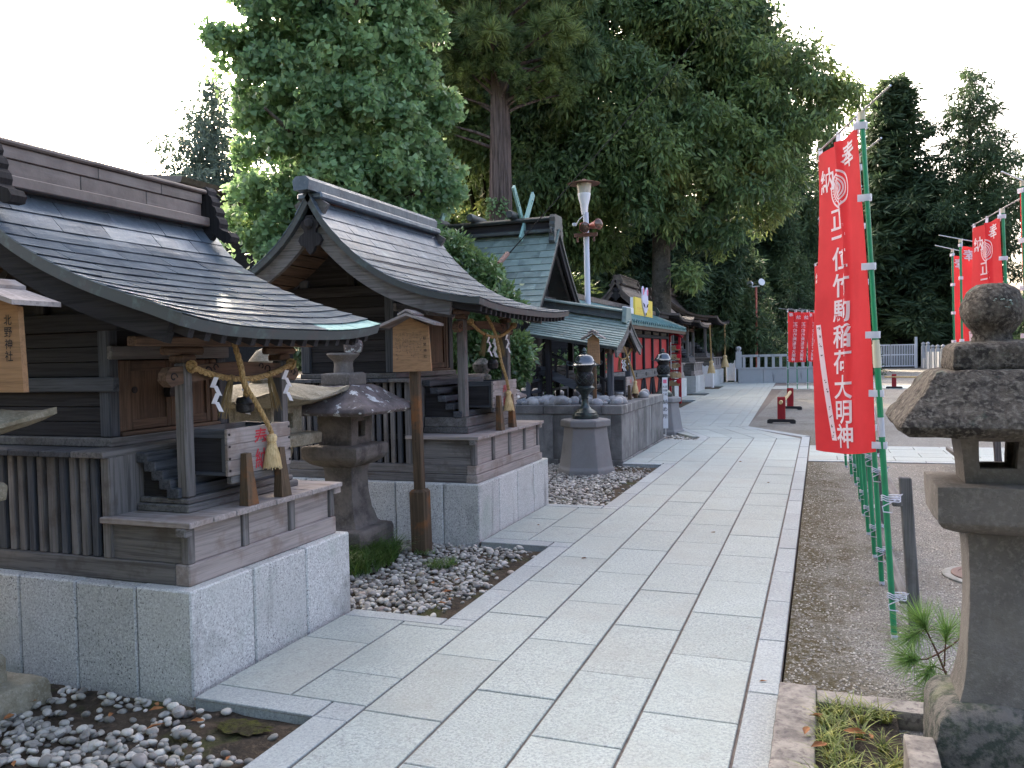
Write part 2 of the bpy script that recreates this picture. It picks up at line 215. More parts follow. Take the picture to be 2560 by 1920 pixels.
# ---------------------------------------------------------------- geometry helpers
class G:
    def __init__(s): s.v = []; s.f = []
    def add(s, v, f, M=None):
        o = len(s.v)
        if M is not None: v = [M @ Vector(p) for p in v]
        s.v += [tuple(p) for p in v]; s.f += [tuple(i + o for i in q) for q in f]; return s
    def box(s, x0, x1, y0, y1, z0, z1, b=0.0, M=None):
        if x1 < x0: x0, x1 = x1, x0
        if y1 < y0: y0, y1 = y1, y0
        if z1 < z0: z0, z1 = z1, z0
        if not b:
            v = [(x, y, z) for z in (z0, z1) for y in (y0, y1) for x in (x0, x1)]
            return s.add(v, [(0, 2, 3, 1), (4, 5, 7, 6), (0, 1, 5, 4), (2, 6, 7, 3), (0, 4, 6, 2), (1, 3, 7, 5)], M)
        b = min(b, (x1 - x0) * .45, (y1 - y0) * .45, (z1 - z0) * .45)
        v = []; idx = {}
        for i, (sx, x) in enumerate(((-1, x0), (1, x1))):
            for j, (sy, y) in enumerate(((-1, y0), (1, y1))):
                for k, (sz, z) in enumerate(((-1, z0), (1, z1))):
                    for a in range(3):
                        q = [x - sx * b, y - sy * b, z - sz * b]; q[a] = (x, y, z)[a]
                        idx[(i, j, k, a)] = len(v); v.append(tuple(q))
        f = []; I = idx
        for e in (0, 1):
            f.append([I[(e, 0, 0, 0)], I[(e, 1, 0, 0)], I[(e, 1, 1, 0)], I[(e, 0, 1, 0)]])
            f.append([I[(0, e, 0, 1)], I[(1, e, 0, 1)], I[(1, e, 1, 1)], I[(0, e, 1, 1)]])
            f.append([I[(0, 0, e, 2)], I[(1, 0, e, 2)], I[(1, 1, e, 2)], I[(0, 1, e, 2)]])
            for g in (0, 1):
                f.append([I[(0, e, g, 1)], I[(1, e, g, 1)], I[(1, e, g, 2)], I[(0, e, g, 2)]])
                f.append([I[(e, 0, g, 0)], I[(e, 1, g, 0)], I[(e, 1, g, 2)], I[(e, 0, g, 2)]])
                f.append([I[(e, g, 0, 0)], I[(e, g, 1, 0)], I[(e, g, 1, 1)], I[(e, g, 0, 1)]])
        for i in (0, 1):
            for j in (0, 1):
                for k in (0, 1): f.append([I[(i, j, k, 0)], I[(i, j, k, 1)], I[(i, j, k, 2)]])
        return s.add(v, f, M)
    def tube(s, pts, rad, seg=8, cap=True, twist=0.0):
        pts = [Vector(p) for p in pts]; n = len(pts)
        if not hasattr(rad, '__len__'): rad = [rad] * n
        o = len(s.v); prev = None
        for i, p in enumerate(pts):
            t = (pts[min(i + 1, n - 1)] - pts[max(i - 1, 0)]).normalized()
            if prev is None:
                a = Vector((0, 0, 1)) if abs(t.z) < .9 else Vector((1, 0, 0)); u = t.cross(a).normalized()
            else: u = (prev - t * prev.dot(t)).normalized()
            prev = u; w = t.cross(u)
            for k in range(seg):
                a = 2 * math.pi * k / seg + twist * i
                s.v.append(tuple(p + (u * math.cos(a) + w * math.sin(a)) * rad[i]))
        for i in range(n - 1):
            for k in range(seg):
                a = o + i * seg + k; b = o + i * seg + (k + 1) % seg
                s.f.append((a, b, b + seg, a + seg))
        if cap:
            s.f.append(tuple(o + k for k in range(seg))[::-1]); s.f.append(tuple(o + (n - 1) * seg + k for k in range(seg)))
        return s
    def lathe(s, prof, seg=24, c=(0, 0, 0), a0=0.0, sq=False):
        """prof: (radius, z) from bottom to top; seg=4 with sq gives square sections of half-width r"""
        o = len(s.v); n = len(prof)
        for r, z in prof:
            for k in range(seg):
                a = a0 + 2 * math.pi * k / seg
                q = r * (math.sqrt(2) if sq else 1)
                s.v.append((c[0] + q * math.cos(a), c[1] + q * math.sin(a), c[2] + z))
        for i in range(n - 1):
            for k in range(seg):
                a = o + i * seg + k; b = o + i * seg + (k + 1) % seg
                s.f.append((a, b, b + seg, a + seg))
        s.f.append(tuple(o + k for k in range(seg))[::-1]); s.f.append(tuple(o + (n - 1) * seg + k for k in range(seg)))
        return s
    def prism(s, poly, plane, a, b):
        """extrude a 2-D outline: plane 'xz' extrudes along y from a to b, 'yz' along x, 'xy' along z"""
        P = {'xz': lambda u, w, t: (u, t, w), 'yz': lambda u, w, t: (t, u, w), 'xy': lambda u, w, t: (u, w, t)}[plane]
        n = len(poly); v = [P(u, w, a) for u, w in poly] + [P(u, w, b) for u, w in poly]
        f = [tuple(range(n))[::-1], tuple(range(n, 2 * n))] + [(i, (i + 1) % n, n + (i + 1) % n, n + i) for i in range(n)]
        return s.add(v, f)
    def grid(s, rows):
        o = len(s.v); m = len(rows[0])
        for r in rows: s.v += [tuple(p) for p in r]
        for i in range(len(rows) - 1):
            for k in range(m - 1): s.f.append((o + i * m + k, o + i * m + k + 1, o + (i + 1) * m + k + 1, o + (i + 1) * m + k))
        return s

WO = {}
def fixn(me):
    bm = bmesh.new(); bm.from_mesh(me); bmesh.ops.recalc_face_normals(bm, faces=bm.faces); bm.to_mesh(me); bm.free()
def meta(o, label=None, cat=None, group=None, kind=None):
    if label: o['label'] = label
    if cat: o['category'] = cat
    if group: o['group'] = group
    if kind: o['kind'] = kind
    return o
def thing(name, label, cat, loc, group=None):
    o = bpy.data.objects.new(name, None); COL.objects.link(o); o.empty_display_size = .2
    o.location = loc; WO[o.name] = Vector(loc); return meta(o, label, cat, group)
def smooth(me, ang=35):
    me.polygons.foreach_set('use_smooth', [True] * len(me.polygons))
    try: me.set_sharp_from_angle(angle=R(ang))
    except Exception: pass
def obj(name, g, mat, parent=None, sm=False, loc=None, fix=True, kind=None, label=None, cat=None, group=None, ang=35):
    """link G as one mesh object; its vertices are given in world space"""
    org = Vector(loc) if loc is not None else (WO[parent.name] if parent else Vector((0, 0, 0)))
    me = bpy.data.meshes.new(name); me.from_pydata([(x - org.x, y - org.y, z - org.z) for x, y, z in g.v], [], g.f)
    if fix: fixn(me)
    if sm: smooth(me, ang)
    me.materials.append(MATS[mat] if isinstance(mat, str) else mat)
    o = bpy.data.objects.new(name, me); COL.objects.link(o); WO[o.name] = org
    if parent: o.parent = parent; o.location = org - WO[parent.name]
    else: o.location = org
    return meta(o, label, cat, group, kind)
def share(name, me, parent, loc, rot=(0, 0, 0), sc=(1, 1, 1)):
    o = bpy.data.objects.new(name, me); COL.objects.link(o); o.parent = parent
    o.location = Vector(loc) - WO[parent.name]; o.rotation_euler = rot; o.scale = sc; WO[o.name] = Vector(loc); return o
def npmesh(name, V, F, mat, parent=None, sm=False, kind=None):
    """fast mesh from numpy arrays, F is (n,3) or (n,4)"""
    org = np.array(WO[parent.name]) if parent else np.zeros(3)
    me = bpy.data.meshes.new(name); n, k = F.shape
    me.vertices.add(len(V)); me.vertices.foreach_set('co', (V - org).astype(np.float32).ravel())
    me.loops.add(n * k); me.loops.foreach_set('vertex_index', F.astype(np.int32).ravel())
    me.polygons.add(n); me.polygons.foreach_set('loop_start', np.arange(0, n * k, k, dtype=np.int32)); me.update(calc_edges=True)
    if sm: me.polygons.foreach_set('use_smooth', np.ones(n, dtype=bool))
    me.materials.append(MATS[mat]); o = bpy.data.objects.new(name, me); COL.objects.link(o); WO[o.name] = Vector(org)
    if parent: o.parent = parent
    return meta(o, kind=kind)
def copy_tree(o, d, parent=None, label=None):
    """copy a thing with its parts; d moves the copy"""
    c = o.copy(); COL.objects.link(c)
    if parent is None: c.location = Vector(o.location) + Vector(d)
    else: c.parent = parent
    WO[c.name] = WO[o.name] + Vector(d)
    if label: c['label'] = label
    for ch in list(o.children): copy_tree(ch, d, c)
    return c

# glyphs from Blender's built-in fonts
_gl = {}
def glyph(ch, off=0.0):
    k = (ch, off)
    if k not in _gl:
        cu = bpy.data.curves.new('glyph', 'FONT'); cu.body = ch; cu.size = 1.0; cu.offset = off; cu.resolution_u = 3
        ob = bpy.data.objects.new('glyph', cu); COL.objects.link(ob); bpy.context.view_layer.update()
        dg = bpy.context.evaluated_depsgraph_get(); ev = ob.evaluated_get(dg); me = ev.to_mesh()
        bm = bmesh.new(); bm.from_mesh(me); bmesh.ops.triangulate(bm, faces=bm.faces)
        for _ in range(2):
            es = [e for e in bm.edges if e.calc_length() > .16]
            if es: bmesh.ops.subdivide_edges(bm, edges=es, cuts=1, use_grid_fill=False); bmesh.ops.triangulate(bm, faces=bm.faces)
        bm.verts.index_update(); V = np.array([v.co[:] for v in bm.verts]); F = [[v.index for v in f.verts] for f in bm.faces]; bm.free(); ev.to_mesh_clear()
        COL.objects.unlink(ob); bpy.data.objects.remove(ob); bpy.data.curves.remove(cu)
        if len(V):
            lo, hi = V.min(0), V.max(0); V = V - np.array([(lo[0] + hi[0]) / 2, 0.36, 0])
        _gl[k] = (V, F)
    return _gl[k]
def text_on(chars, fn, off=0.0):
    """chars: (glyph, u, v, size[, stretch]) in surface metres; fn(u, v) -> world point"""
    g = G()
    for c in chars:
        V, F = glyph(c[0], off); st = c[4] if len(c) > 4 else 1.0
        if len(V): g.add([fn(c[1] + x * c[3], c[2] + y * c[3] * st) for x, y, _ in V], F)
    return g
def strokes_on(n, fn, u0, u1, v0, v1, cols, size, seed=1):
    """illegible brush writing: little strokes in vertical columns"""
    r = random.Random(seed); g = G()
    for c in range(cols):
        uc = u0 + (u1 - u0) * (c + .5) / cols; v = v1 - r.random() * .02; end = v0 + (v1 - v0) * (r.random() * .35 if c else 0)
        while v > end:
            for _ in range(n):
                a = uc + (r.random() - .5) * size; b = v - r.random() * size; w = size * .1; l = size * (.25 + .5 * r.random())
                if r.random() < .6: q = [(a - l / 2, b - w / 2), (a + l / 2, b + w * .4), (a + l / 2, b + w * 1.3), (a - l / 2, b + w / 2)]
                else: q = [(a - w / 2, b - l / 2), (a + w / 2, b - l / 2), (a + w / 2 + w * .5, b + l / 2), (a - w / 2, b + l / 2)]
                g.add([fn(*p) for p in q], [(0, 1, 2, 3)])
            v -= size * 1.12
    return g
# ================================================================ setting: ground, yard, paths, beds
def sheet(name, poly, z, mat, kind='structure'):
    g = G(); g.add([(x, y, z) for x, y in poly], [tuple(range(len(poly)))]); return obj(name, g, mat, kind=kind)
sheet('ground', [(-300, -60), (300, -60), (300, 500), (-300, 500)], -.075, 'earth_bed')
sheet('yard', [(-.18, -8), (70, -8), (70, 95), (-2.6, 95), (-2.25, 44), (-1.48, 18.3), (-.18, 16.3)], -.014, 'yard_gravel')
def slab(parent, pts, b=.0035, z0=-.07, name='paving_slab', mat='granite_paving', lift=None):
    """a stone slab with chamfered top edges over a convex quad"""
    c = Vector((sum(p[0] for p in pts) / 4, sum(p[1] for p in pts) / 4)); h = random.uniform(-.0018, .0018) if lift is None else lift
    g = G(); inn = []
    n = len(pts)
    for i, p in enumerate(pts):
        p = Vector(p); e1 = (Vector(pts[(i + 1) % n]) - p).normalized(); e0 = (Vector(pts[i - 1]) - p).normalized()
        inn.append(p + (e1 + e0) * b)
    k = random.uniform(-.001, .001)
    v = [(p[0], p[1], z0) for p in pts] + [(p[0], p[1], h - b) for p in pts] + [(p.x, p.y, h + k * (1 if i < 2 else -1)) for i, p in enumerate(inn)]
    f = [tuple(range(8, 12))] + [(i, (i + 1) % 4, 4 + (i + 1) % 4, 4 + i) for i in range(4)] + [(4 + i, 4 + (i + 1) % 4, 8 + (i + 1) % 4, 8 + i) for i in range(4)]
    g.add(v, f); return obj(name, g, mat, parent, loc=(c.x, c.y, 0))
def rect(x0, x1, y0, y1, j=.0035, k=.0065):
    return [(x0 + k, y0 + j), (x1 - k, y0 + j), (x1 - k, y1 - j), (x0 + k, y1 - j)]
path = G()
for q in ([(-2.15, -3), (-.19, -3), (-.19, 15.85), (-2.15, 15.85)], [(-2.83, 3.1), (-2.0, 3.1), (-2.0, 4.55), (-2.83, 4.55)], [(-2.79, 6.53), (-2.0, 6.53), (-2.0, 8.42), (-2.79, 8.42)], [(-2.74, 11.8), (-2.0, 11.8), (-2.0, 15.3), (-2.74, 15.3)]):
    path.add([(x, y, -.011 - .0005 * len(path.f)) for x, y in q], [(0, 1, 2, 3)])
path = obj('stone_path', path, 'joint_mortar', kind='structure')
CX = [-1.97, -1.567, -1.162, -.762, -.337]; PITCH = .7525
for ci in range(4):
    off = 3.226 if ci % 2 == 0 else 3.60
    y = off - 6 * PITCH
    while y < 15.8:
        y1 = min(y + PITCH, 15.8)
        if y1 > -.6 and y1 - y > .06: slab(path, rect(CX[ci], CX[ci + 1], y, y1))
        y += PITCH
y = 3.965 - 6 * PITCH
while y < 16.1:
    y1 = min(y + PITCH, 16.15)
    if y1 > .3: slab(path, rect(-.337, -.188, y, y1), mat='granite_kerb')
    y += PITCH
for a, b in ((-.4, 3.1), (4.55, 6.53), (8.42, 11.8), (15.3, 15.8)):
    n = max(1, round((b - a) / .78))
    for i in range(n): slab(path, rect(-2.152, -1.97, a + (b - a) * i / n, a + (b - a) * (i + 1) / n), mat='granite_kerb')
def branch(y0, y1, xw, j1, j2):
    slab(path, rect(xw, -2.152, y0, y0 + .165), mat='granite_kerb'); slab(path, rect(-2.152, -1.97, y0, y0 + .165), mat='granite_kerb')
    slab(path, rect(xw, -2.152, y1 - .13, y1), mat='granite_kerb'); slab(path, rect(-2.152, -1.97, y1 - .13, y1), mat='granite_kerb')
    for (xa, xb, js) in ((xw, -2.39, j1), (-2.39, -1.97, j2)):
        ys = [y0 + .165] + list(js) + [y1 - .13]
        for i in range(len(ys) - 1): slab(path, rect(xa, xb, ys[i], ys[i + 1]))
branch(3.1, 4.55, -2.82, (4.0,), (3.61, 4.36))
branch(6.53, 8.42, -2.77, (7.0, 7.62), (7.3, 8.0))
branch(11.8, 15.3, -2.73, (12.5, 13.25, 14.0, 14.7), (12.2, 12.95, 13.7, 14.4))
# the bend and the far stretch of the path
bend = G(); bend.add([(x, y, -.012) for x, y in [(-2.15, 15.8), (-.19, 15.8), (-.19, 16.3), (-1.48, 18.32), (-1.5, 46), (-4.2, 46), (-3.68, 18.3), (-3.1, 17.9)]], [tuple(range(8))])
fpath = obj('stone_path_far', bend, 'joint_mortar', kind='structure')
nx = [-2.15] + CX + [-.188]; fx = [-3.2, -2.92, -2.52, -2.11, -1.71, -1.62, -1.47]
fx = [-3.1, -2.92, -2.515, -2.11, -1.71, -1.6, -1.46]
for i in range(6):
    a0, a1 = nx[i] + .004, nx[i + 1] - .004; b0, b1 = fx[i] + .004, fx[i + 1] - .004; ya, yb = 15.805, 18.2
    if i == 5: slab(fpath, [(a0, 16.15), (a1, 16.3), (b1, 18.3), (b0, 18.1)], mat='granite_kerb'); continue
    for k in range(3):
        s0, s1 = k / 3 + .002, (k + 1) / 3 - .002
        P = lambda u, s: (u[0] + (u[1] - u[0]) * s, ya + (yb - ya) * s)
        slab(fpath, [P((a0, b0), s0), P((a1, b1), s0), P((a1, b1), s1), P((a0, b0), s1)], mat='granite_paving' if i else 'granite_kerb')
slab(fpath, [(-3.66, 18.205), (-3.1, 18.205), (-2.2, 15.9), (-2.3, 15.9)][::-1], mat='granite_paving')
FX = [-3.68, -3.5, -3.1, -2.69, -2.28, -1.87, -1.64, -1.46]
sl_ = -.026
for ci in range(7):
    y = 18.2 - (PITCH * .5 if ci % 2 else 0)
    while y < 45:
        ya, yb = max(y, 18.205), min(y + PITCH * (1.0 if y < 30 else 2.0), 45); x0, x1 = FX[ci] + .004, FX[ci + 1] - .004
        s0, s1 = (ya - 18.2) * sl_, (yb - 18.2) * sl_
        if yb - ya > .05: slab(fpath, [(x0 + s0, ya + .004), (x1 + s0, ya + .004), (x1 + s1, yb - .004), (x0 + s1, yb - .004)])
        y += PITCH * (1.0 if y < 30 else 2.0)
# the path crossing the yard
cp = G(); cp.add([(x, y, -.009) for x, y in [(-.187, 12.64), (16, 12.64 + .9), (16, 15.3 + .9), (-.187, 14.75)]], [(0, 1, 2, 3)])
cpath = obj('crossing_path', cp, 'joint_mortar', kind='structure')
rows = [12.66, 12.82, 13.3, 13.78, 14.26, 14.6, 14.74]
for ri in range(6):
    x = -.18 - (.38 if ri % 2 else 0)
    while x < 9.5:
        xa, xb = max(x, -.18) + .004, x + .78 - .004; sh = lambda u: u * .05
        slab(cpath, [(xa, rows[ri] + .004 + sh(xa)), (xb, rows[ri] + .004 + sh(xb)), (xb, rows[ri + 1] - .004 + sh(xb)), (xa, rows[ri + 1] - .004 + sh(xa))], mat='granite_kerb' if ri in (0, 5) else 'granite_paving')
        x += .78
fc = G()
for r_ in range(4):
    for i in range(22): fc.box(-1.95 + i * .75 + .006, -1.95 + (i + 1) * .75 - .006, 36.1 + r_ * .83 + .006, 36.1 + (r_ + 1) * .83 - .006, -.06, .01, .004)
obj('distant_path', fc, 'granite_paving', kind='structure')
# dark earth pits beside the far shrines are simply the ground between the kerbs
for (x0, x1, y0, y1) in ((-4.75, -3.72, 24.6, 27.9), (-4.75, -3.82, 31.3, 32.8), (-4.8, -3.95, 36.6, 39.6)):
    pass
ap = G()
for (y0, y1) in ((18.2, 24.2), (28.2, 31.2), (33, 36.5), (40, 45)):
    n = max(2, round((y1 - y0) / .8))
    for i in range(n):
        a, b = y0 + (y1 - y0) * i / n, y0 + (y1 - y0) * (i + 1) / n
        ap.box(-4.75, -3.70 - .026 * (a - 18.2), a + .005, b - .005, -.07, -.002, .004)
obj('shrine_apron', ap, 'granite_paving', kind='structure')

# ---------------------------------------------------------------- pebble beds
def ico(sub):
    bm = bmesh.new(); bmesh.ops.create_icosphere(bm, subdivisions=sub, radius=1.0)
    v = np.array([x.co[:] for x in bm.verts]); f = np.array([[x.index for x in q.verts] for q in bm.faces]); bm.free(); return v, f
ICO2 = ico(2); ICO1 = ico(1)
def pebble_shape(r):
    V, F = ICO2; V = V.copy(); d = V.copy()
    for _ in range(4):
        a = r.normal(size=3); a /= np.linalg.norm(a); V += np.outer(np.sin(2.2 * d @ a + r.uniform(0, 6)), a) * .09
    V *= np.array([1.0, r.uniform(.66, .9), r.uniform(.45, .68)]); return V, F
PEB = []
for i in range(9):
    V, F = pebble_shape(rng); me = bpy.data.meshes.new('pebble'); me.from_pydata(V.tolist(), [], F.tolist()); smooth(me, 80); me.materials.append(MATS['pebble']); PEB.append((me, V, F))
def pebble_bed(name, poly, spacing, keep, rad, zb=-.05, seed=0, nmax=300, holes=None, base='earth_bed', mass='pebble_mass', layers=2):
    r = np.random.default_rng(seed); xs = [p[0] for p in poly]; ys = [p[1] for p in poly]
    # undulating earth surface under the pebbles
    nx_, ny_ = 26, 30; rows_ = []
    for i in range(ny_ + 1):
        yy = min(ys) + (max(ys) - min(ys)) * i / ny_
        rows_.append([(min(xs) + (max(xs) - min(xs)) * k / nx_, yy, zb + .012 * math.sin(k * 1.9 + i * .7) * math.cos(i * 1.3 + k * .4) + r.uniform(-.004, .004)) for k in range(nx_ + 1)])
    g = G(); g.grid(rows_); bed = obj(name, g, base, sm=True, kind='structure')
    pts = []
    for ly in range(layers):
        y = min(ys)
        while y < max(ys):
            x = min(xs)
            while x < max(xs):
                px_, py_ = x + r.uniform(-.45, .45) * spacing, y + r.uniform(-.45, .45) * spacing
                if min(xs) < px_ < max(xs) and min(ys) < py_ < max(ys) and r.random() < keep(px_, py_) * (1, .6, .35)[ly]:
                    s = rad * r.choice([.62, .8, 1, 1.15, 1.42], p=[.2, .27, .28, .17, .08]) * r.uniform(.85, 1.12)
                    pts.append((px_, py_, zb + s * .2 + ly * rad * .62, s))
                x += spacing
            y += spacing
    pts.sort(key=lambda p: (p[0] ** 2 + p[1] ** 2) / (p[3] ** 2))
    vis = [p for p in pts if p[0] > -.9 * p[1] - .35]; rest_ = [p for p in pts if not p[0] > -.9 * p[1] - .35]
    for p in vis[:nmax]:
        me = PEB[r.integers(9)][0]; share('pebble', me, bed, p[:3], (r.uniform(-.35, .35), r.uniform(-.35, .35), r.uniform(0, 6.28)), u3(p[3]))
    VV, FF, o = [], [], 0
    for p in vis[nmax:] + rest_:
        _, V, F = PEB[r.integers(9)]; a = r.uniform(0, 6.28); ca, sa = math.cos(a), math.sin(a); tl = r.uniform(-.3, .3)
        W = V * p[3]; W = np.stack([W[:, 0] * ca - W[:, 1] * sa, W[:, 0] * sa + W[:, 1] * ca, W[:, 2] + tl * W[:, 0]], 1) + np.array(p[:3]); VV.append(W); FF.append(F + o); o += len(W)
    if VV:
        q = npmesh('pebbles', np.concatenate(VV), np.concatenate(FF), mass, bed, sm=True, kind='stuff')
    return bed
pebble_bed('pebble_bed', [(-4.6, 1.3), (-2.155, 3.1)], .049,
           lambda x, y: (1 if x < -2.5 else max(.12, (-x - 2.1) / .4)) * (1 if y < 2.75 else .35) * (.15 if (x > -2.55 and y > 2.75) else 1) * (0.2 if (x + 3.05) ** 2 + (y - 2.35) ** 2 < .012 else 1), .0255, seed=3, layers=3)
pebble_bed('pebble_bed', [(-5.6, 4.56), (-2.155, 6.52)], .05,
           lambda x, y: min(1, max(.05, (-x - 2.2) / .22 + .25 * math.sin(y * 5))) * (0 if x < -3.55 and 5.2 < y < 6.2 and x > -4.6 else 1), .024, seed=5)
pebble_bed('pebble_bed', [(-5.2, 8.45), (-2.155, 11.79)], .05, lambda x, y: min(1, max(.08, (-x - 2.2) / .3 + .3 * math.sin(y * 3))) * (.3 if y > 11.2 and x > -2.9 else 1), .023, seed=8)
pebble_bed('pebble_bed', [(-3.6, 15.32), (-2.16, 16.9)], .07, lambda x, y: .6 if y < 16.2 else .3, .03, seed=9, nmax=120)
# moss patch and fallen leaves in the near bed
mp = G(); _a = [(-2.42 + .17 * math.cos(t) * random.uniform(.6, 1.1), 2.97 + .085 * math.sin(t) * random.uniform(.6, 1.1)) for t in np.linspace(0, 6.28, 26)[:-1]]
mp.add([(x, y, -.03) for x, y in _a] + [(-2.42, 2.96, -.018)], [(i, (i + 1) % 25, 25) for i in range(25)])
mk('moss', (.07, .072, .02), [((.05, .042, .028), u3(14), .42, .58), ((.03, .03, .014), u3(60), .5, .62)], rough=.97, bump=((u3(120), .006),), spec=.1)
obj('moss_patch', mp, 'moss', sm=True, kind='structure')
lv = G()
for i in range(44):
    if i > 33: x, y, z = random.choice([(-.27, 4.1), (-.45, 5.3), (-1.3, 3.9), (-1.75, 6.2), (-.9, 7.4), (-2.3, 3.7), (-1.5, 9.2), (-.6, 10.4), (-2.5, 7.3), (-1.1, 12.3)]) + (.004,)
    elif i < 20: x, y, z = random.uniform(-3.6, -2.25), random.uniform(1.6, 3.05), -.005
    elif i < 27: x, y, z = random.uniform(-3.3, -2.2), random.uniform(4.65, 6.3), -.005
    else: x, y, z = random.uniform(-.1, .25), random.uniform(3.2, 3.75), .1
    a = random.uniform(0, 6.28); l = random.uniform(.022, .045) * (.6 if i > 33 else 1)
    M_ = Matrix.Translation((x, y, z)) @ Matrix.Rotation(a, 4, 'Z') @ Matrix.Rotation(random.uniform(-.4, .4), 4, 'X')
    lv.add([(-l, 0, 0), (-.3 * l, -.38 * l, .3 * l), (.5 * l, -.3 * l, .2 * l), (l, 0, .15 * l), (.5 * l, .3 * l, .2 * l), (-.3 * l, .38 * l, .3 * l)], [(0, 1, 2, 3), (0, 3, 4, 5)], M_)
obj('fallen_leaves', lv, 'dead_leaf', kind='stuff', label='brown fallen leaves scattered over the pebbles and soil', fix=False)
# loose gravel grains on the yard near the camera
n = 24000; X_ = rng.uniform(-.17, 2.9, n); Y_ = 3.9 + (rng.random(n) ** 1.5) * 9.5; keep_ = ~((Y_ > 12.5) & (Y_ < 15.1)); X_, Y_ = X_[keep_], Y_[keep_]; n = len(X_)
V1 = np.array([(1, 0, 0), (-1, 0, 0), (0, 1, 0), (0, -1, 0), (0, 0, .8), (0, 0, -.8)], float); F1 = np.array([(0, 2, 4), (2, 1, 4), (1, 3, 4), (3, 0, 4)])
ang = rng.uniform(0, 6.28, n); s_ = rng.uniform(.003, .0095, n)
W = V1[None] * s_[:, None, None] * rng.uniform(.6, 1.3, (n, 6, 3)); W = np.stack([W[..., 0] * np.cos(ang)[:, None] - W[..., 1] * np.sin(ang)[:, None], W[..., 0] * np.sin(ang)[:, None] + W[..., 1] * np.cos(ang)[:, None], W[..., 2]], -1)
W += np.stack([X_, Y_, np.full(n, -.011)], 1)[:, None]
npmesh('gravel', W.reshape(-1, 3), (F1[None] + 6 * np.arange(n)[:, None, None]).reshape(-1, 3), 'gravel_stone', kind='stuff')['label'] = 'loose grey gravel grains on the yard beside the path'
# manhole in the yard
mh = thing('manhole_cover', 'round rusty brown manhole cover in a concrete collar on the gravel', 'manhole cover', (1.1, 6.5, -.01))
g = G(); g.lathe([(.30, 0), (.30, .012), (.285, .016)], 40, (1.1, 6.5, -.012)); obj('collar', g, 'concrete', mh)
g = G(); g.lathe([(.245, .0), (.245, .02), (.236, .023), (.2, .023), (.198, .019)], 40, (1.1, 6.5, -.01)); obj('lid', g, 'manhole_iron', mh)
g = G()
for i in range(-6, 7):
    for j in range(-6, 7):
        if i * i + j * j < 36: g.box(1.1 + i * .03 - .009, 1.1 + i * .03 + .009, 6.5 + j * .03 - .003, 6.5 + j * .03 + .003, .008, .0145, 0, Matrix.Identity(4))
obj('tread_pattern', g, 'manhole_iron', mh, kind='stuff')
# ================================================================ the small shrines
XF = None
_obj0 = obj
def obj(name, g, mat, parent=None, **kw):
    if XF is not None: g.v = [XF(p) for p in g.v]
    return _obj0(name, g, mat, parent, **kw)
def crom(P, n):
    """smooth curve through 2-D points"""
    P = [Vector(p) for p in P]; out = []
    d = [0]
    for a, b in zip(P, P[1:]): d.append(d[-1] + (b - a).length)
    for i in range(n + 1):
        s = d[-1] * i / n; k = max(j for j in range(len(P) - 1) if d[j] <= s + 1e-9); t = (s - d[k]) / (d[k + 1] - d[k])
        p0, p1, p2, p3 = P[max(k - 1, 0)], P[k], P[k + 1], P[min(k + 2, len(P) - 1)]
        out.append(.5 * ((2 * p1) + (p2 - p0) * t + (2 * p0 - 5 * p1 + 4 * p2 - p3) * t * t + (3 * p1 - p0 - 3 * p2 + p3) * t ** 3))
    return out
def normals(C):
    N = []
    for i in range(len(C)):
        t = (C[min(i + 1, len(C) - 1)] - C[max(i - 1, 0)]).normalized(); nn = Vector((-t.y, t.x))
        N.append(nn if nn.y > 0 else -nn)
    return N
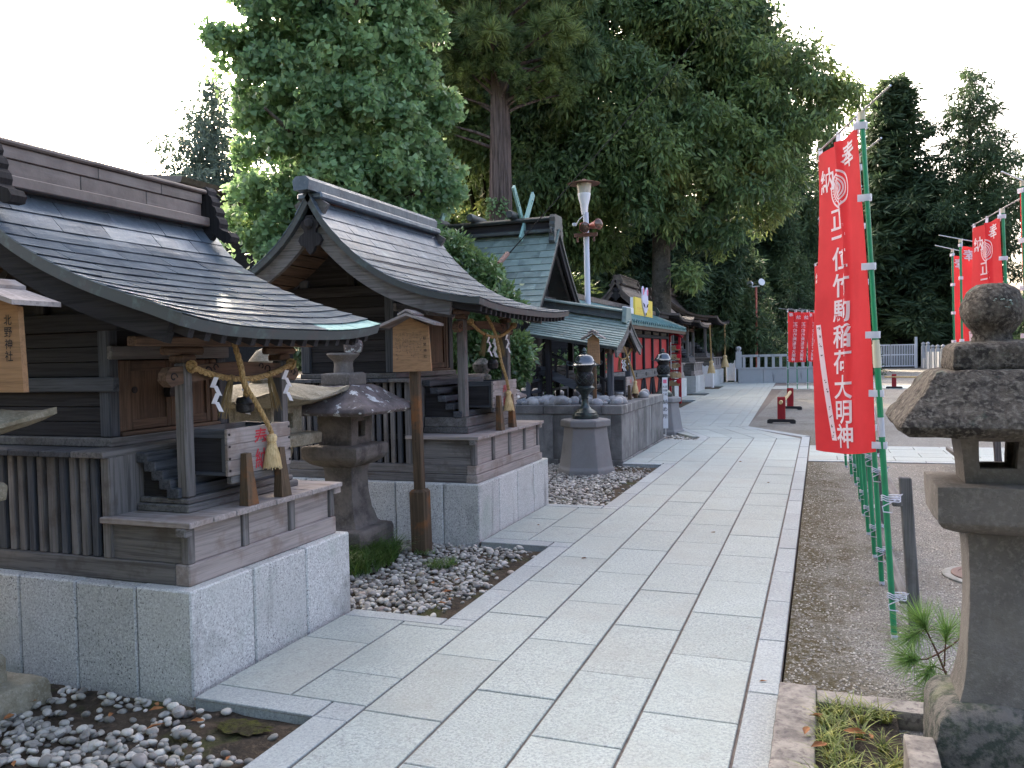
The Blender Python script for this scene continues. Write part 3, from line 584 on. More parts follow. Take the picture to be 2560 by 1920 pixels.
def roof(root, prof, y0, y1, rows, wid, mat, edge, lift=.05, th=.06, name='roof', seed=1, sheets=True, side=1, edgeseg=6):
    """one slope: prof (x, z) from ridge to eave; swept along y; sheets are sub-parts proud of the deck"""
    r = random.Random(seed); N_ = rows * 3; C = crom(prof, N_); Nn = normals(C); yc, hf = (y0 + y1) / 2, (y1 - y0) / 2
    def pt(i, y, h):
        i = max(0.0, min(i, N_)); k = min(int(i), N_ - 1); t = i - k; p = C[k].lerp(C[k + 1], t); nn = Nn[k].lerp(Nn[k + 1], t)
        z = lift * (i / N_) ** 1.5 * abs((y - yc) / hf) ** 3.2
        return (p.x + nn.x * h, y, p.y + nn.y * h + z)
    ys = [yc + hf * s for s in (-1, -.85, -.65, -.4, 0, .4, .65, .85, 1)]
    g = G(); top = [[pt(i, y, 0) for y in ys] for i in range(N_ + 1)]; bot = [[pt(i, y, -th) for y in ys] for i in range(N_ + 1)]
    g.grid(top); g.grid(bot); m = len(ys); o2 = (N_ + 1) * m
    for i in range(N_):
        for e in (0, m - 1): g.f.append((i * m + e, (i + 1) * m + e, o2 + (i + 1) * m + e, o2 + i * m + e))
    for k in range(m - 1):
        g.f.append((N_ * m + k, N_ * m + k + 1, o2 + N_ * m + k + 1, o2 + N_ * m + k)); g.f.append((k, k + 1, o2 + k + 1, o2 + k))
    rf = obj(name, g, edge, root, sm=True)
    if sheets:
        for i in range(rows):
            y = y0 - .008; yb = []
            y = y0 + wid * (.5 if i % 2 else 1) * r.uniform(.8, 1.15)
            yb = [y0 - .006]
            while y < y1 - wid * .35: yb.append(y); y += wid * r.uniform(.85, 1.15)
            yb.append(y1 + .006)
            for a, b in zip(yb, yb[1:]):
                gs = G(); ia, ib = i * 3 - (.25 if i else 0), (i + 1) * 3 + (.12 if i < rows - 1 else .05)
                yy = [a + .002, (a + b) / 2, b - .002]; ii = [ia, (ia + ib) / 2, ib]; w = r.uniform(0, .003); hh = [.002, .0055 + w * .5, .009 + w]
                gs.grid([[pt(q, y_, h_ + (r.uniform(-.0015, .0015))) for y_ in yy] for q, h_ in zip(ii, hh)])
                o = len(gs.v); gs.v += [pt(ib, y_, .007 + w) for y_ in yy] + [pt(ib - .45, y_, .002) for y_ in yy]; gs.f += [(6, 7, o + 1, o), (7, 8, o + 2, o + 1), (o, o + 1, o + 4, o + 3), (o + 1, o + 2, o + 5, o + 4)]
                e0 = len(gs.v); gs.v += [pt(q, yy[0], .0005) for q in ii]; gs.f += [(0, 3, e0 + 1, e0), (3, 6, e0 + 2, e0 + 1)]
                e0 = len(gs.v); gs.v += [pt(q, yy[2], .0005) for q in ii]; gs.f += [(2, 5, e0 + 1, e0), (5, 8, e0 + 2, e0 + 1)]
                obj('roof_sheet', gs, mat(i, rows, a, b) if callable(mat) else mat, rf)
    return rf, pt, N_
def barge(root, pt, N_, ya, yb, h0, h1, i0, i1, mat, name='barge_board', taper=.75):
    g = G(); rows_a, rows_b = [], []
    n = 14
    for k in range(n + 1):
        i = i0 + (i1 - i0) * k / n; d = h1 - (h1 - h0) * (1 - taper) * (k / n)
        rows_a.append([pt(i, ya, h0), pt(i, ya, d), pt(i, yb, d), pt(i, yb, h0), pt(i, ya, h0)])
    g.grid(rows_a); g.f.append((0, 1, 2, 3)); o = n * 5; g.f.append((o, o + 1, o + 2, o + 3))
    return obj(name, g, mat, root)
def plank_wall(root, axis, fixed, th, a0, a1, z0, z1, n, mat, name='wall_board', ztop=None):
    """horizontal boards; axis 'x' runs along x on plane y=fixed"""
    for i in range(n):
        za, zb = z0 + (z1 - z0) * i / n, z0 + (z1 - z0) * (i + 1) / n; g = G(); d = random.uniform(0, .004)
        if axis == 'x': g.box(a0, a1, fixed - d, fixed + th, za + .0015, zb - .0015, .004)
        else: g.box(fixed - th, fixed + d, a0, a1, za + .0015, zb - .0015, .004)
        obj(name, g, mat, root)
def beam(root, name, x0, x1, y0, y1, z0, z1, mat, b=.006):
    g = G(); g.box(x0, x1, y0, y1, z0, z1, b); return obj(name, g, mat, root)
def blocks(root, xf, xb, y0, y1, h, ny, nx_, mat='granite_block', name='granite_block', far=True):
    t = .34; e = .004
    for i in range(ny):
        a, b = y0 + (y1 - y0) * i / ny, y0 + (y1 - y0) * (i + 1) / ny; beam(root, name, xf - t, xf, a + e, b - e, -.12, h + random.uniform(-.002, .002), mat, .008)
    xs = [xf - t - (xf - t - xb) * i / nx_ for i in range(nx_ + 1)]
    for i in range(nx_):
        beam(root, name, xs[i + 1] + e, xs[i] - (e if i else .006), y0 + .0015, y0 + t, -.12, h + random.uniform(-.002, .002), mat, .008)
        if far: beam(root, name, xs[i + 1] + e, xs[i] - e, y1 - t, y1 - .0015, -.12, h - .001, mat, .008)
    beam(root, 'core', xb, xf - t + .03, y0 + t - .03, y1 - t + .03, -.12, h - .012, 'podium_stone', 0)

def shrine(label, p, det=2, sheetmat='copper_roof', label_group=None):
    """a nagare-roofed wayside shrine facing +x on a stone plinth"""
    y0, y1 = p['sy']; yc = (y0 + y1) / 2; xs = p['xs']; xb = p['xb']; mir = lambda y: 2 * yc - y
    loc = Vector(((xs + xb) / 2, yc, 0)); loc = Vector(XF(loc)) if XF else loc
    t = thing('wayside_shrine', label, 'shrine', loc, label_group)
    blocks(t, p['xp'], xb - .2, p['py'][0], p['py'][1], p['ph'], p['pb'][0], p['pb'][1] if det > 1 else 3)
    z = p['ph']
    for (za, zb, ins) in p['sills']:                                      # ground beams round the base
        beam(t, 'ground_beam', xs - .09, xs - ins, y0 + ins, y1 - ins, za + .001, zb, 'wood_pale_y')
        beam(t, 'ground_beam', xb, xs - .091, y0 + ins + .0015, y0 + .09, za + .001, zb, 'wood_grey_x')
        beam(t, 'ground_beam', xb, xs - .091, y1 - .09, y1 - ins - .0015, za + .001, zb, 'wood_grey_x')
        z = zb
    dz, dxb = p['deck'], p['deck_back']
    # lower deck: posts, panels, boards
    for yy in p['dposts']:
        beam(t, 'deck_post', xs - .055, xs - .004, yy - .025, yy + .025, z, dz - .028, 'wood_grey_z')
    for a, b in zip(p['dposts'], p['dposts'][1:]): beam(t, 'deck_panel', xs - .05, xs - .022, a + .0255, b - .0255, z, dz - .03, 'wood_pale_y', .003)
    beam(t, 'deck_panel', dxb, xs - .056, y0 + .018, y0 + .045, z, dz - .03, 'wood_grey_x', .003)
    beam(t, 'deck_panel', dxb, xs - .056, y1 - .045, y1 - .018, z, dz - .03, 'wood_grey_x', .003)
    beam(t, 'deck_post', dxb - .045, dxb + .015, y0 + .003, y0 + .06, z, p['gal'] - .03, 'wood_grey_z')
    beam(t, 'deck_post', dxb - .045, dxb + .015, y1 - .06, y1 - .003, z, p['gal'] - .03, 'wood_grey_z')
    beam(t, 'deck_beam', xs - .05, xs + .012, y0 - .035, y0 + .02, dz - .075, dz - .03, 'wood_grey_y')
    beam(t, 'deck_beam', xs - .05, xs + .012, y1 - .02, y1 + .05, dz - .075, dz - .03, 'wood_pale_y')
    n = p['nboard']
    for i in range(n):
        a, b = y0 - .03 + (y1 - y0 + .06) * i / n, y0 - .03 + (y1 - y0 + .06) * (i + 1) / n
        beam(t, 'deck_board', dxb - .03, xs + .04 + random.uniform(-.003, .003), a + .0012, b - .0012, dz - .03, dz + random.uniform(-.0015, .0015), 'wood_pale_x', .004)
    # base of the stair and front posts
    bx, by = p['bx'], p['by']
    for k, (za, zb) in enumerate(p['tiers']):
        e = .022 if k == 0 and len(p['tiers']) > 1 else 0
        beam(t, 'stair_base', dxb + .016, bx + e, by - e, mir(by) + e, za + .001, zb, 'wood_grey_y')
    tz = p['tiers'][-1][1]; pw = p['pw']
    posts = []
    for s in (0, 1):
        ya = by + .012 if s == 0 else mir(by) - .012 - pw
        posts.append(beam(t, 'front_post', bx - .012 - pw, bx - .012, ya, ya + pw, tz + .001, p['ptop'], 'wood_grey_z', .008))
    # curved tie beam with carved nose ends
    bz = p['ptop'] - .03; g = G(); xo = bx - .012 - pw / 2
    up = [(by - .1, bz - .02), (by - .075, bz + .005), (by, bz + .012), (yc, bz + .03), (mir(by), bz + .012), (mir(by) + .075, bz + .005), (mir(by) + .1, bz - .02)]
    dn = [(mir(by) + .11, bz - .06), (mir(by) + .07, bz - .095), (mir(by) + .03, bz - .085), (mir(by) - .12, bz - .07), (yc, bz - .045), (by + .12, bz - .07), (by - .03, bz - .085), (by - .07, bz - .095), (by - .11, bz - .06)]
    g.prism(up + dn, 'yz', xo - .026, xo + .03); obj('tie_beam', g, 'wood_brown_y', t)
    if det:
        for s in (0, 1):                                                   # carved scrolls
            g = G(); sy = 1 if s == 0 else -1; c0 = (by if s == 0 else mir(by)) + sy * .2
            for (oy, oz, rr, tn) in ((0, -.02, .03, 5.2), (sy * .06, 0, .022, 4.5), (sy * -.255, -.045, .026, 5.5)):
                g.tube([(xo + .031, c0 + oy + sy * (rr * (1 - q * .12)) * math.cos(q), bz + oz + (rr * (1 - q * .12)) * math.sin(q)) for q in np.linspace(0, tn, 14)], .004, 5)
            obj('carved_scroll', g, 'wood_dark_y', t)
    for s in (0, 1):
        yy = by + .012 + pw / 2 if s == 0 else mir(by) - .012 - pw / 2
        g = G(); g.box(xo - .05, xo + .05, yy - .05, yy + .05, p['ptop'] + .001, p['ptop'] + .04, .008); g.box(xo - .03, xo + .03, yy - .14, yy + .14, p['ptop'] + .0405, p['ptop'] + .085, .012)
        obj('bracket', g, 'wood_brown_y', t)
    beam(t, 'eave_purlin', xo - .03, xo + .03, y0 - .1, y1 + .1, p['ptop'] + .086, p['ptop'] + .135, 'wood_brown_y')
    # steps
    ns = p['nstep']; gz = p['gal']
    for i in range(ns):
        u = i / (ns - 1); x = dxb + .055 + (bx - .085 - dxb - .055) * u; zt = gz - .025 - (gz - .025 - tz - .055) * u
        beam(t, 'stair_step', x - .045, x + .035, by - .012, mir(by) + .012, zt - .055, zt, 'wood_blue_y', .004)
    g = G(); g.prism([(dxb + .02, gz - .06), (dxb + .05, gz - .06), (bx - .1, tz + .03), (bx - .1, tz + .002), (dxb + .02, tz + .002)], 'xz', by + .03, by + .05); obj('stringer', g, 'wood_dark_x', t)
    g = G(); g.prism([(dxb + .02, gz - .06), (dxb + .05, gz - .06), (bx - .1, tz + .03), (bx - .1, tz + .002), (dxb + .02, tz + .002)], 'xz', mir(by) - .05, mir(by) - .03); obj('stringer', g, 'wood_dark_x', t)
    # slatted skirt under the gallery
    x = dxb - .085; i = 0; zt = gz - .035
    while x > xb + .02:
        w = .043 if i % 5 != 4 else .06
        if det > 1:
            beam(t, 'slat', x - w, x, y0 + .012, y0 + .042, z + .001, zt, 'wood_grey_z' if i % 3 else 'wood_blue_z', .004); x -= w + .029
        else: beam(t, 'slat', x - w, x, y0 + .012, y0 + .042, z + .001, zt, 'wood_grey_z', 0); x -= w + .06
        i += 1
    for zz in (z + (zt - z) * .3, zt - .05): beam(t, 'slat_rail', xb, dxb - .046, y0 + .0425, y0 + .06, zz, zz + .045, 'wood_dark_x', 0)
    beam(t, 'skirt_shade_sheet', xb, dxb - .047, y0 + .12, y0 + .14, p['ph'], zt, 'skirt_shade_paint', 0)  # dark sheet set close behind the slats to paint the shade there
    beam(t, 'skirt_light_stop', xb, xb + .02, y0 + .061, y1 - .061, z, zt, 'skirt_shade_paint', 0)  # dark panel added to stop light leaking in from the back
    beam(t, 'skirt_front', dxb - .012, dxb + .008, y0 + .061, y1 - .061, z, gz - .031, 'wood_grey_z', 0)
    # gallery floor
    n = max(4, int((dxb - xb) / .2)); x1 = dxb + .012
    for i in range(n):
        a, b = x1 - (x1 - xb) * (i + 1) / n, x1 - (x1 - xb) * i / n
        beam(t, 'gallery_board', a + .001, b - .001, y0 - .03, y1 + .03, gz - .032, gz + random.uniform(-.001, .001), 'wood_blue_y' if i else 'wood_grey_y', .004)
    # body
    fx, ya = p['bodyx'], p['bodyy']; yb_ = mir(ya); bt = p['btop']; bk = p['bodyb']; w = p['bw']
    beam(t, 'wall_sill', bk, fx + .02, ya - .02, yb_ + .02, gz + .001, gz + .05, 'wood_grey_y')
    for (xx, yy) in ((fx - w, ya), (bk, ya), (fx - w, yb_ - w), (bk, yb_ - w)): beam(t, 'corner_post', xx, xx + w, yy, yy + w, gz + .051, bt + .18, 'wood_blue_z', .008)
    plank_wall(t, 'x', ya + .03, .025, bk + w + .001, fx - w - .001, gz + .051, bt, 7 if det > 1 else 4, 'wood_dark_x')
    beam(t, 'wall', bk + w, fx - w, yb_ - .055, yb_ - .03, gz + .051, bt + .1, 'wood_dark_x', 0)
    beam(t, 'wall', bk + .03, bk + .055, ya + w, yb_ - w, gz + .051, bt + .1, 'wood_dark_y', 0)
    beam(t, 'side_rail', bk - .06, fx + .05, ya - .018, ya + .029, bt - .33, bt - .25, 'wood_blue_x')
    beam(t, 'head_beam', bk - .16, fx + .1, ya - .022, ya + .05, bt + .001, bt + .1, 'wood_dark_x')
    beam(t, 'head_beam', fx - .06, fx + .03, ya - .15, yb_ + .15, bt + .101, bt + .19, 'wood_dark_y')
    # front: jambs, doors, lintel
    dw = (yb_ - ya - 2 * w); zd0, zd1 = gz + .075, bt - .16
    beam(t, 'threshold', fx - .075, fx + .012, ya + w + .001, yb_ - w - .001, gz + .0505, gz + .074, 'wood_brown_y')
    beam(t, 'lintel', fx - .06, fx + .03, ya + .002, yb_ - .002, bt - .155, bt - .08, 'wood_grey_y')
    plank_wall(t, 'y', fx - .03, .02, ya + w + .001, yb_ - w - .001, bt - .08, bt + .1, 2, 'wood_dark_y')
    for s in (0, 1):
        j = ya + w + .002 if s == 0 else yb_ - w - .062
        beam(t, 'door_jamb', fx - .055, fx - .01, j, j + .06, zd0, zd1, 'wood_brown_z')
        d0 = ya + w + .064 if s == 0 else yc + .002; d1 = yc - .002 if s == 0 else yb_ - w - .064
        dr = beam(t, 'door', fx - .05, fx - .028, d0, d1, zd0 + .002, zd1, 'wood_brown_z', .003)
        for q in (0, 1, 2, 3):
            e = [(d0, d0 + .035, zd0 + .004, zd1 - .002), (d1 - .035, d1, zd0 + .004, zd1 - .002), (d0 + .036, d1 - .036, zd0 + .004, zd0 + .06), (d0 + .036, d1 - .036, zd1 - .06, zd1 - .002)][q]
            beam(dr, 'door_stile' if q < 2 else 'door_rail', fx - .0275, fx - .016, e[0], e[1], e[2], e[3], 'wood_brown_z' if q < 2 else 'wood_brown_y', .003)
    zk = (zd0 + zd1) / 2 + .03
    g = G(); g.prism([(yc - .055, zk - .05), (yc + .055, zk - .05), (yc + .06, zk - .02), (yc + .05, zk + .03), (yc - .05, zk + .03), (yc - .06, zk - .02)], 'yz', fx - .0155, fx + .03); g.tube([(fx, yc - .07, zk + .05), (fx, yc + .07, zk + .05)], .012, 8); obj('door_lock', g, 'iron_black', t)
    g = G(); g.tube([(fx - .0275, ya + w + .13, zk), (fx - .023, ya + w + .13, zk)], .02, 14); obj('door_knob', g, 'iron_black', t)
    # roof
    ry0, ry1 = p['ry']; rows_ = p['rows'] if det > 1 else 9; wid = p['rwid'] if det > 1 else .7
    rf, pt, N_ = roof(t, p['prof'], ry0, ry1, rows_, wid, sheetmat, p['edge'], p['lift'], p['rth'], seed=p['seed'])
    rb, ptb, Nb = roof(t, p['rear'], ry0, ry1, 6, .8, sheetmat, p['edge'], .02, p['rth'], name='rear_roof', seed=3, sheets=det > 1)
    _, pe, Ne = roof(t, p['prof'], ry0 + .05, ry1 - .05, 6, 1, sheetmat, 'wood_dark_y', p['lift'], .001, name='eave_lining', sheets=False) if False else (None, None, None)
    th = p['rth']
    # boards under the roof edge, rafters
    g = G(); nr = int((ry1 - ry0 - .2) / .11)
    for k in range(nr + 1):
        yy = ry0 + .1 + (ry1 - ry0 - .2) * k / nr; i0, i1 = N_ * .55, N_ * .985
        q = [[pt(i, yy + s, h) for s, h in ((-.018, -th - .001), (.018, -th - .001), (.018, -th - .045), (-.018, -th - .045), (-.018, -th - .001))] for i in np.linspace(i0, i1, 5)]
        o = len(g.v); g.grid(q); g.f.append((o + 20, o + 21, o + 22, o + 23))
    obj('rafters', g, 'wood_dark_x', t, kind='stuff' if False else None)
    for (ya_, yb2) in ((ry0 + .05, ry0 + .095), (ry1 - .095, ry1 - .05)):
        barge(t, pt, N_, ya_, yb2, -th - .001, -th - p['bd'], 0, N_ * p['bend'], p['bmat'])
        barge(t, ptb, Nb, ya_, yb2, -th - .001, -th - p['bd'], 0, Nb * .97, p['bmat'])
        mid = -th - p['bd'] * .45
    # gable infill and purlins
    ax, az = p['prof'][0]
    poly = [(fx + .05, bt + .1), (ax + .32, az - .52), (ax, az - .16), (ax - .32, az - .52), (bk - .05, bt + .1)]
    g = G(); g.prism(poly, 'xz', ya + .03, ya + .055); obj('gable_wall', g, 'wood_dark_x', t)
    g = G(); g.prism(poly, 'xz', yb_ - .055, yb_ - .03); obj('gable_wall', g, 'wood_dark_x', t)
    beam(t, 'king_post', ax - .04, ax + .04, ya - .01, ya + .029, bt + .1, az - .2, 'wood_dark_z')
    beam(t, 'ridge_purlin', ax - .045, ax + .045, ry0 + .1, ry1 - .1, az - .22, az - .12, 'wood_dark_y')
    for xx, zz in ((fx + .02, bt + .2), (bk - .02, bt + .2)): beam(t, 'purlin', xx - .04, xx + .04, ry0 + .1, ry1 - .1, zz, zz + .08, 'wood_dark_y')
    if det > 1 and p.get('lining', True):                                   # ceiling boards of the overhanging verge
        for k in range(8):
            u0, u1 = k / 8, (k + 1) / 8
            for P_, Q in ((pt, N_), (ptb, Nb)):
                g = G(); a, b = Q * .85 * u0, Q * .85 * u1
                g.add([P_(a, ry0 + .1, -th - .012), P_(b - .2, ry0 + .1, -th - .012), P_(b - .2, ya + .03, -th - .012), P_(a, ya + .03, -th - .012), P_(a, ry0 + .1, -th - .024), P_(b - .2, ry0 + .1, -th - .024), P_(b - .2, ya + .03, -th - .024), P_(a, ya + .03, -th - .024)], [(0, 1, 2, 3), (7, 6, 5, 4), (0, 4, 5, 1), (1, 5, 6, 2), (2, 6, 7, 3), (3, 7, 4, 0)])
                obj('soffit_board', g, 'wood_brown_y', t)
    # ridge
    if p['ridge'] == 'box':
        rz0, rz1 = p['rz']; e0, e1 = p['rext']
        beam(t, 'ridge_course', ax - .14, ax + .14, e0 - .02, e1 + .02, rz0 - .05, rz0 + .012, 'copper_brown')
        n = 3
        for i in range(n):
            a, b = e0 + (e1 - e0) * i / n, e0 + (e1 - e0) * (i + 1) / n
            beam(t, 'ridge_panel', ax - .085, ax + .085, a + .001, b - .001, rz0 + .013, rz0 + (rz1 - rz0) * .52, 'copper_brown', .004)
            a, b = (a + .12, b + .12) if i < n - 1 else (a + .12, e1)
            a = e0 if i == 0 else a
            beam(t, 'ridge_panel', ax - .095, ax + .095, a + .001, b - .001, rz0 + (rz1 - rz0) * .525, rz1 - .03, 'copper_brown', .004)
        beam(t, 'ridge_cap', ax - .12, ax + .12, e0 - .03, e1 + .03, rz1 - .029, rz1, 'copper_brown', .01)
        H = rz1 - rz0; k = H / .22
        half = [(.05, .05), (.105, .06), (.13, .03), (.125, -.0), (.15, -.02), (.165, -.055), (.155, -.08), (.185, -.1), (.2, -.135), (.188, -.16), (.215, -.185), (.225, -.22), (.215, -.25), (.25, -.275), (.3, -.29), (.325, -.325), (.31, -.36), (.26, -.365), (.2, -.33), (.13, -.26), (.07, -.23)]
        out = [(ax + x * k * p.get('orn', 1), rz1 - .03 + zz * k * p.get('orn', 1)) for x, zz in half]; out += [(2 * ax - x, zz) for x, zz in reversed(out)]
        for (a, b) in ((e0 - .12, e0 - .032), (e1 + .032, e1 + .12)):
            g = G(); g.prism(out, 'xz', a, b)
            for s in (1, -1):
                g.tube([(ax + s * k * (.115 + .045 * (1 - q * .13) * math.cos(q)), a - .004 if a < yc else b + .004, rz1 + k * (-.06 + .045 * (1 - q * .13) * math.sin(q))) for q in np.linspace(0, 6, 16)], .008 * k, 5)
            obj('ridge_ornament', g, 'wood_dark_z' if det > 1 else 'copper_brown', t)
    else:
        rz0, rz1 = p['rz']; e0, e1 = p['rext']
        beam(t, 'ridge_course', ax - .13, ax + .13, e0 + .12, e1, rz0 - .06, rz0, 'copper_roof', .015)
        n = 5
        for i in range(n):
            a, b = e0 + (e1 - e0) * i / n, e0 + (e1 - e0) * (i + 1) / n
            g = G(); g.prism([(ax - .075, rz0 + .001), (ax + .075, rz0 + .001), (ax + .085, rz1 - .035), (ax + .05, rz1), (ax - .05, rz1), (ax - .085, rz1 - .035)], 'xz', a + .001, b - .001); obj('ridge_cap', g, 'copper_roof', t)
    # gable pendant
    gy = ry0 + .045; zz = az - .2; o = 1.15
    pend = [(-.03, 0), (.03, 0), (.045, -.03), (.075, -.045), (.08, -.085), (.055, -.105), (.05, -.13), (.085, -.15), (.105, -.19), (.08, -.23), (.045, -.235), (.03, -.27), (0, -.3)]
    pend = [(ax + x * o, zz + q * o) for x, q in pend] + [(ax - x * o, zz + q * o) for x, q in reversed(pend[1:-1])]
    g = G(); g.prism(pend, 'xz', gy - .03, gy + .005); g.lathe([(.045, 0), (.045, .02), (.03, .03)], 10, (0, 0, 0)); V = g.v[-30:]
    g.v[-30:] = [(ax + x, gy - .03 - zq, zz - .07 + yq) for x, yq, zq in V]
    obj('gable_pendant', g, 'wood_dark_z', t)
    return t

P1 = dict(xp=-2.862, py=(3.14, 4.585), ph=.487, pb=(3, 5), xs=-2.925, xb=-5.0, sy=(3.215, 4.53), sills=[(.487, .597, 0)], deck=.815, deck_back=-3.44, dposts=(3.243, 3.66, 4.08, 4.5), nboard=8,
          bx=-3.1, by=3.413, tiers=[(.815, .856), (.856, .887)], pw=.068, ptop=1.6, nstep=5, gal=1.15, bodyx=-3.6, bodyy=3.40, bodyb=-4.6, btop=1.78, bw=.075,
          prof=[(-4.08, 2.6), (-3.985, 2.47), (-3.83, 2.29), (-3.6, 2.14), (-3.32, 2.005), (-3.05, 1.9), (-2.85, 1.828), (-2.69, 1.765)], rear=[(-4.08, 2.6), (-4.175, 2.47), (-4.33, 2.29), (-4.56, 2.14), (-4.84, 2.02), (-5.1, 1.95)],
          ry=(2.965, 4.745), rows=14, rwid=.36, lift=.055, rth=.055, bd=.14, bend=.93, bmat='wood_dark_x', edge='copper_edge', ridge='box', rz=(2.585, 2.79), rext=(3.13, 4.62), seed=11)
P2 = dict(xp=-2.785, py=(6.55, 8.505), ph=.486, pb=(4, 5), xs=-2.84, xb=-5.3, sy=(6.64, 8.40), sills=[(.486, .558, -.018), (.558, .64, 0)], deck=.9, deck_back=-3.49, dposts=(6.668, 7.09, 7.52, 7.95, 8.372), nboard=9,
          bx=-3.04, by=6.91, tiers=[(.9, .955), (.955, 1.045)], pw=.078, ptop=1.95, nstep=5, gal=1.415, bodyx=-3.74, bodyy=6.86, bodyb=-4.78, btop=2.2, bw=.1,
          prof=[(-4.19, 3.07), (-4.09, 2.89), (-3.97, 2.73), (-3.75, 2.51), (-3.53, 2.345), (-3.32, 2.23), (-3.04, 2.125), (-2.76, 2.06), (-2.58, 2.03)], rear=[(-4.19, 3.07), (-4.29, 2.99), (-4.41, 2.82), (-4.55, 2.68), (-4.72, 2.53), (-4.88, 2.38), (-5.15, 2.26), (-5.4, 2.2)],
          ry=(6.18, 8.72), rows=15, rwid=.4, lift=.05, rth=.05, bd=.15, bend=.86, bmat='wood_grey_x', edge='copper_edge', ridge='plain', rz=(3.07, 3.19), rext=(6.08, 8.62), seed=21)
P2['rear'] = [(-4.19, 3.07), (-4.30, 2.90), (-4.42, 2.74), (-4.56, 2.60), (-4.73, 2.47), (-4.92, 2.36), (-5.2, 2.26)]
def m1_(i, n, a, b): return 'copper_verdigris' if i == n - 1 and b > 4.2 else 'copper_roof'
SH1 = shrine('small grey wooden shrine with dark slate-blue sheet roof at the left edge', P1, sheetmat=m1_)
SH2 = shrine('second wooden shrine with weathered gable boards and a plain dark roof ridge', P2)
def xfm(x0, y0, kx, ky, kz): return lambda p: (x0 + (p[0] + 2.785) * kx, y0 + (p[1] - 6.55) * ky, p[2] * kz)
P5 = dict(P2); P5.update(ridge='box', rz=(3.02, 3.2), rext=(6.5, 8.4), edge='copper_brown', bmat='copper_brown', bd=.1, lift=.12, orn=.85)
XF = xfm(-4.7, 28.5, 1.36, 1.38, 1.36); SH5 = shrine('far brown-roofed shrine just beyond the rack of votive plaques', P5, det=1, sheetmat='copper_brown')
XF = xfm(-4.7, 33.6, 1.3, 1.4, 1.33); SH6 = shrine('far brown-roofed shrine between two others with a white barrier beside its deck', P5, det=1, sheetmat='copper_brown')
P7 = dict(P5); P7.update(lift=.16)
XF = xfm(-4.8, 40.2, 1.6, 2.3, 1.5); SH7 = shrine('farthest brown shrine with long sweeping eave beside the stone fence', P7, det=1, sheetmat='copper_brown')
XF = None
# ================================================================ offering boxes, ropes, bells
def strand_rope(g, pts, r, pitch=None, strands=3, seg=6):
    pts = [Vector(p) for p in pts]; d = [0]
    for a, b in zip(pts, pts[1:]): d.append(d[-1] + (b - a).length)
    pitch = pitch or r * 7; n = max(8, int(d[-1] / (pitch / 9)))
    C = []
    for i in range(n + 1):
        s = d[-1] * i / n; k = max(j for j in range(len(pts) - 1) if d[j] <= s + 1e-9); t = (s - d[k]) / max(1e-9, d[k + 1] - d[k])
        p0, p1, p2, p3 = pts[max(k - 1, 0)], pts[k], pts[k + 1], pts[min(k + 2, len(pts) - 1)]
        C.append(.5 * ((2 * p1) + (p2 - p0) * t + (2 * p0 - 5 * p1 + 4 * p2 - p3) * t * t + (3 * p1 - p0 - 3 * p2 + p3) * t ** 3))
    for q in range(strands):
        L_ = []
        for i, p in enumerate(C):
            tg = (C[min(i + 1, n)] - C[max(i - 1, 0)]).normalized(); u = tg.cross(Vector((.3, .2, 1)) if abs(tg.z) < .8 else Vector((1, .2, 0))).normalized(); w = tg.cross(u)
            a = 2 * math.pi * (q / strands + d[-1] * i / n / pitch); L_.append(p + (u * math.cos(a) + w * math.sin(a)) * r * .5)
        g.tube(L_, r * .56, seg)
    return g
def straw_bundle(g, top, bot, r0, r1, n=26, rad=.0022, sd=1):
    r = random.Random(sd); top, bot = Vector(top), Vector(bot); ax = (bot - top).normalized(); u = ax.cross(Vector((1, .3, 0))).normalized(); w = ax.cross(u)
    for i in range(n):
        a, q = r.uniform(0, 6.28), math.sqrt(r.random()); dv = (u * math.cos(a) + w * math.sin(a)) * q; L_ = r.uniform(.88, 1.05)
        g.tube([top + dv * r0, top.lerp(bot, .35) + dv * (r0 + (r1 - r0) * .5), top.lerp(bot, L_) + dv * r1], [rad, rad, rad * .7], 4)
    return g
def tassel(g, top, h, r, sd=2, n=46):
    x, y, z = top
    g.lathe([(r * .12, 0), (r * .42, -h * .04), (r * .55, -h * .12), (r * .52, -h * .2), (r * .4, -h * .27), (r * .38, -h * .3), (r * .5, -h * .36), (r * .72, -h * .62), (r * .9, -h * .93), (r * .5, -h * .95)][::-1], 18, (x, y, z))
    g.tube([(x + r * .43 * math.cos(a), y + r * .43 * math.sin(a), z - h * .285) for a in np.linspace(0, 6.28, 15)], r * .07, 5)
    q = random.Random(sd)
    for i in range(n):
        a = 6.283 * i / n + q.uniform(-.05, .05); ca, sa = math.cos(a), math.sin(a); e = q.uniform(.95, 1.03)
        g.tube([(x + ca * r * .4, y + sa * r * .4, z - h * .31), (x + ca * r * .7, y + sa * r * .7, z - h * .6), (x + ca * r * .95 * e, y + sa * r * .95 * e, z - h * e)], [r * .06, r * .075, r * .05], 4)
    return g
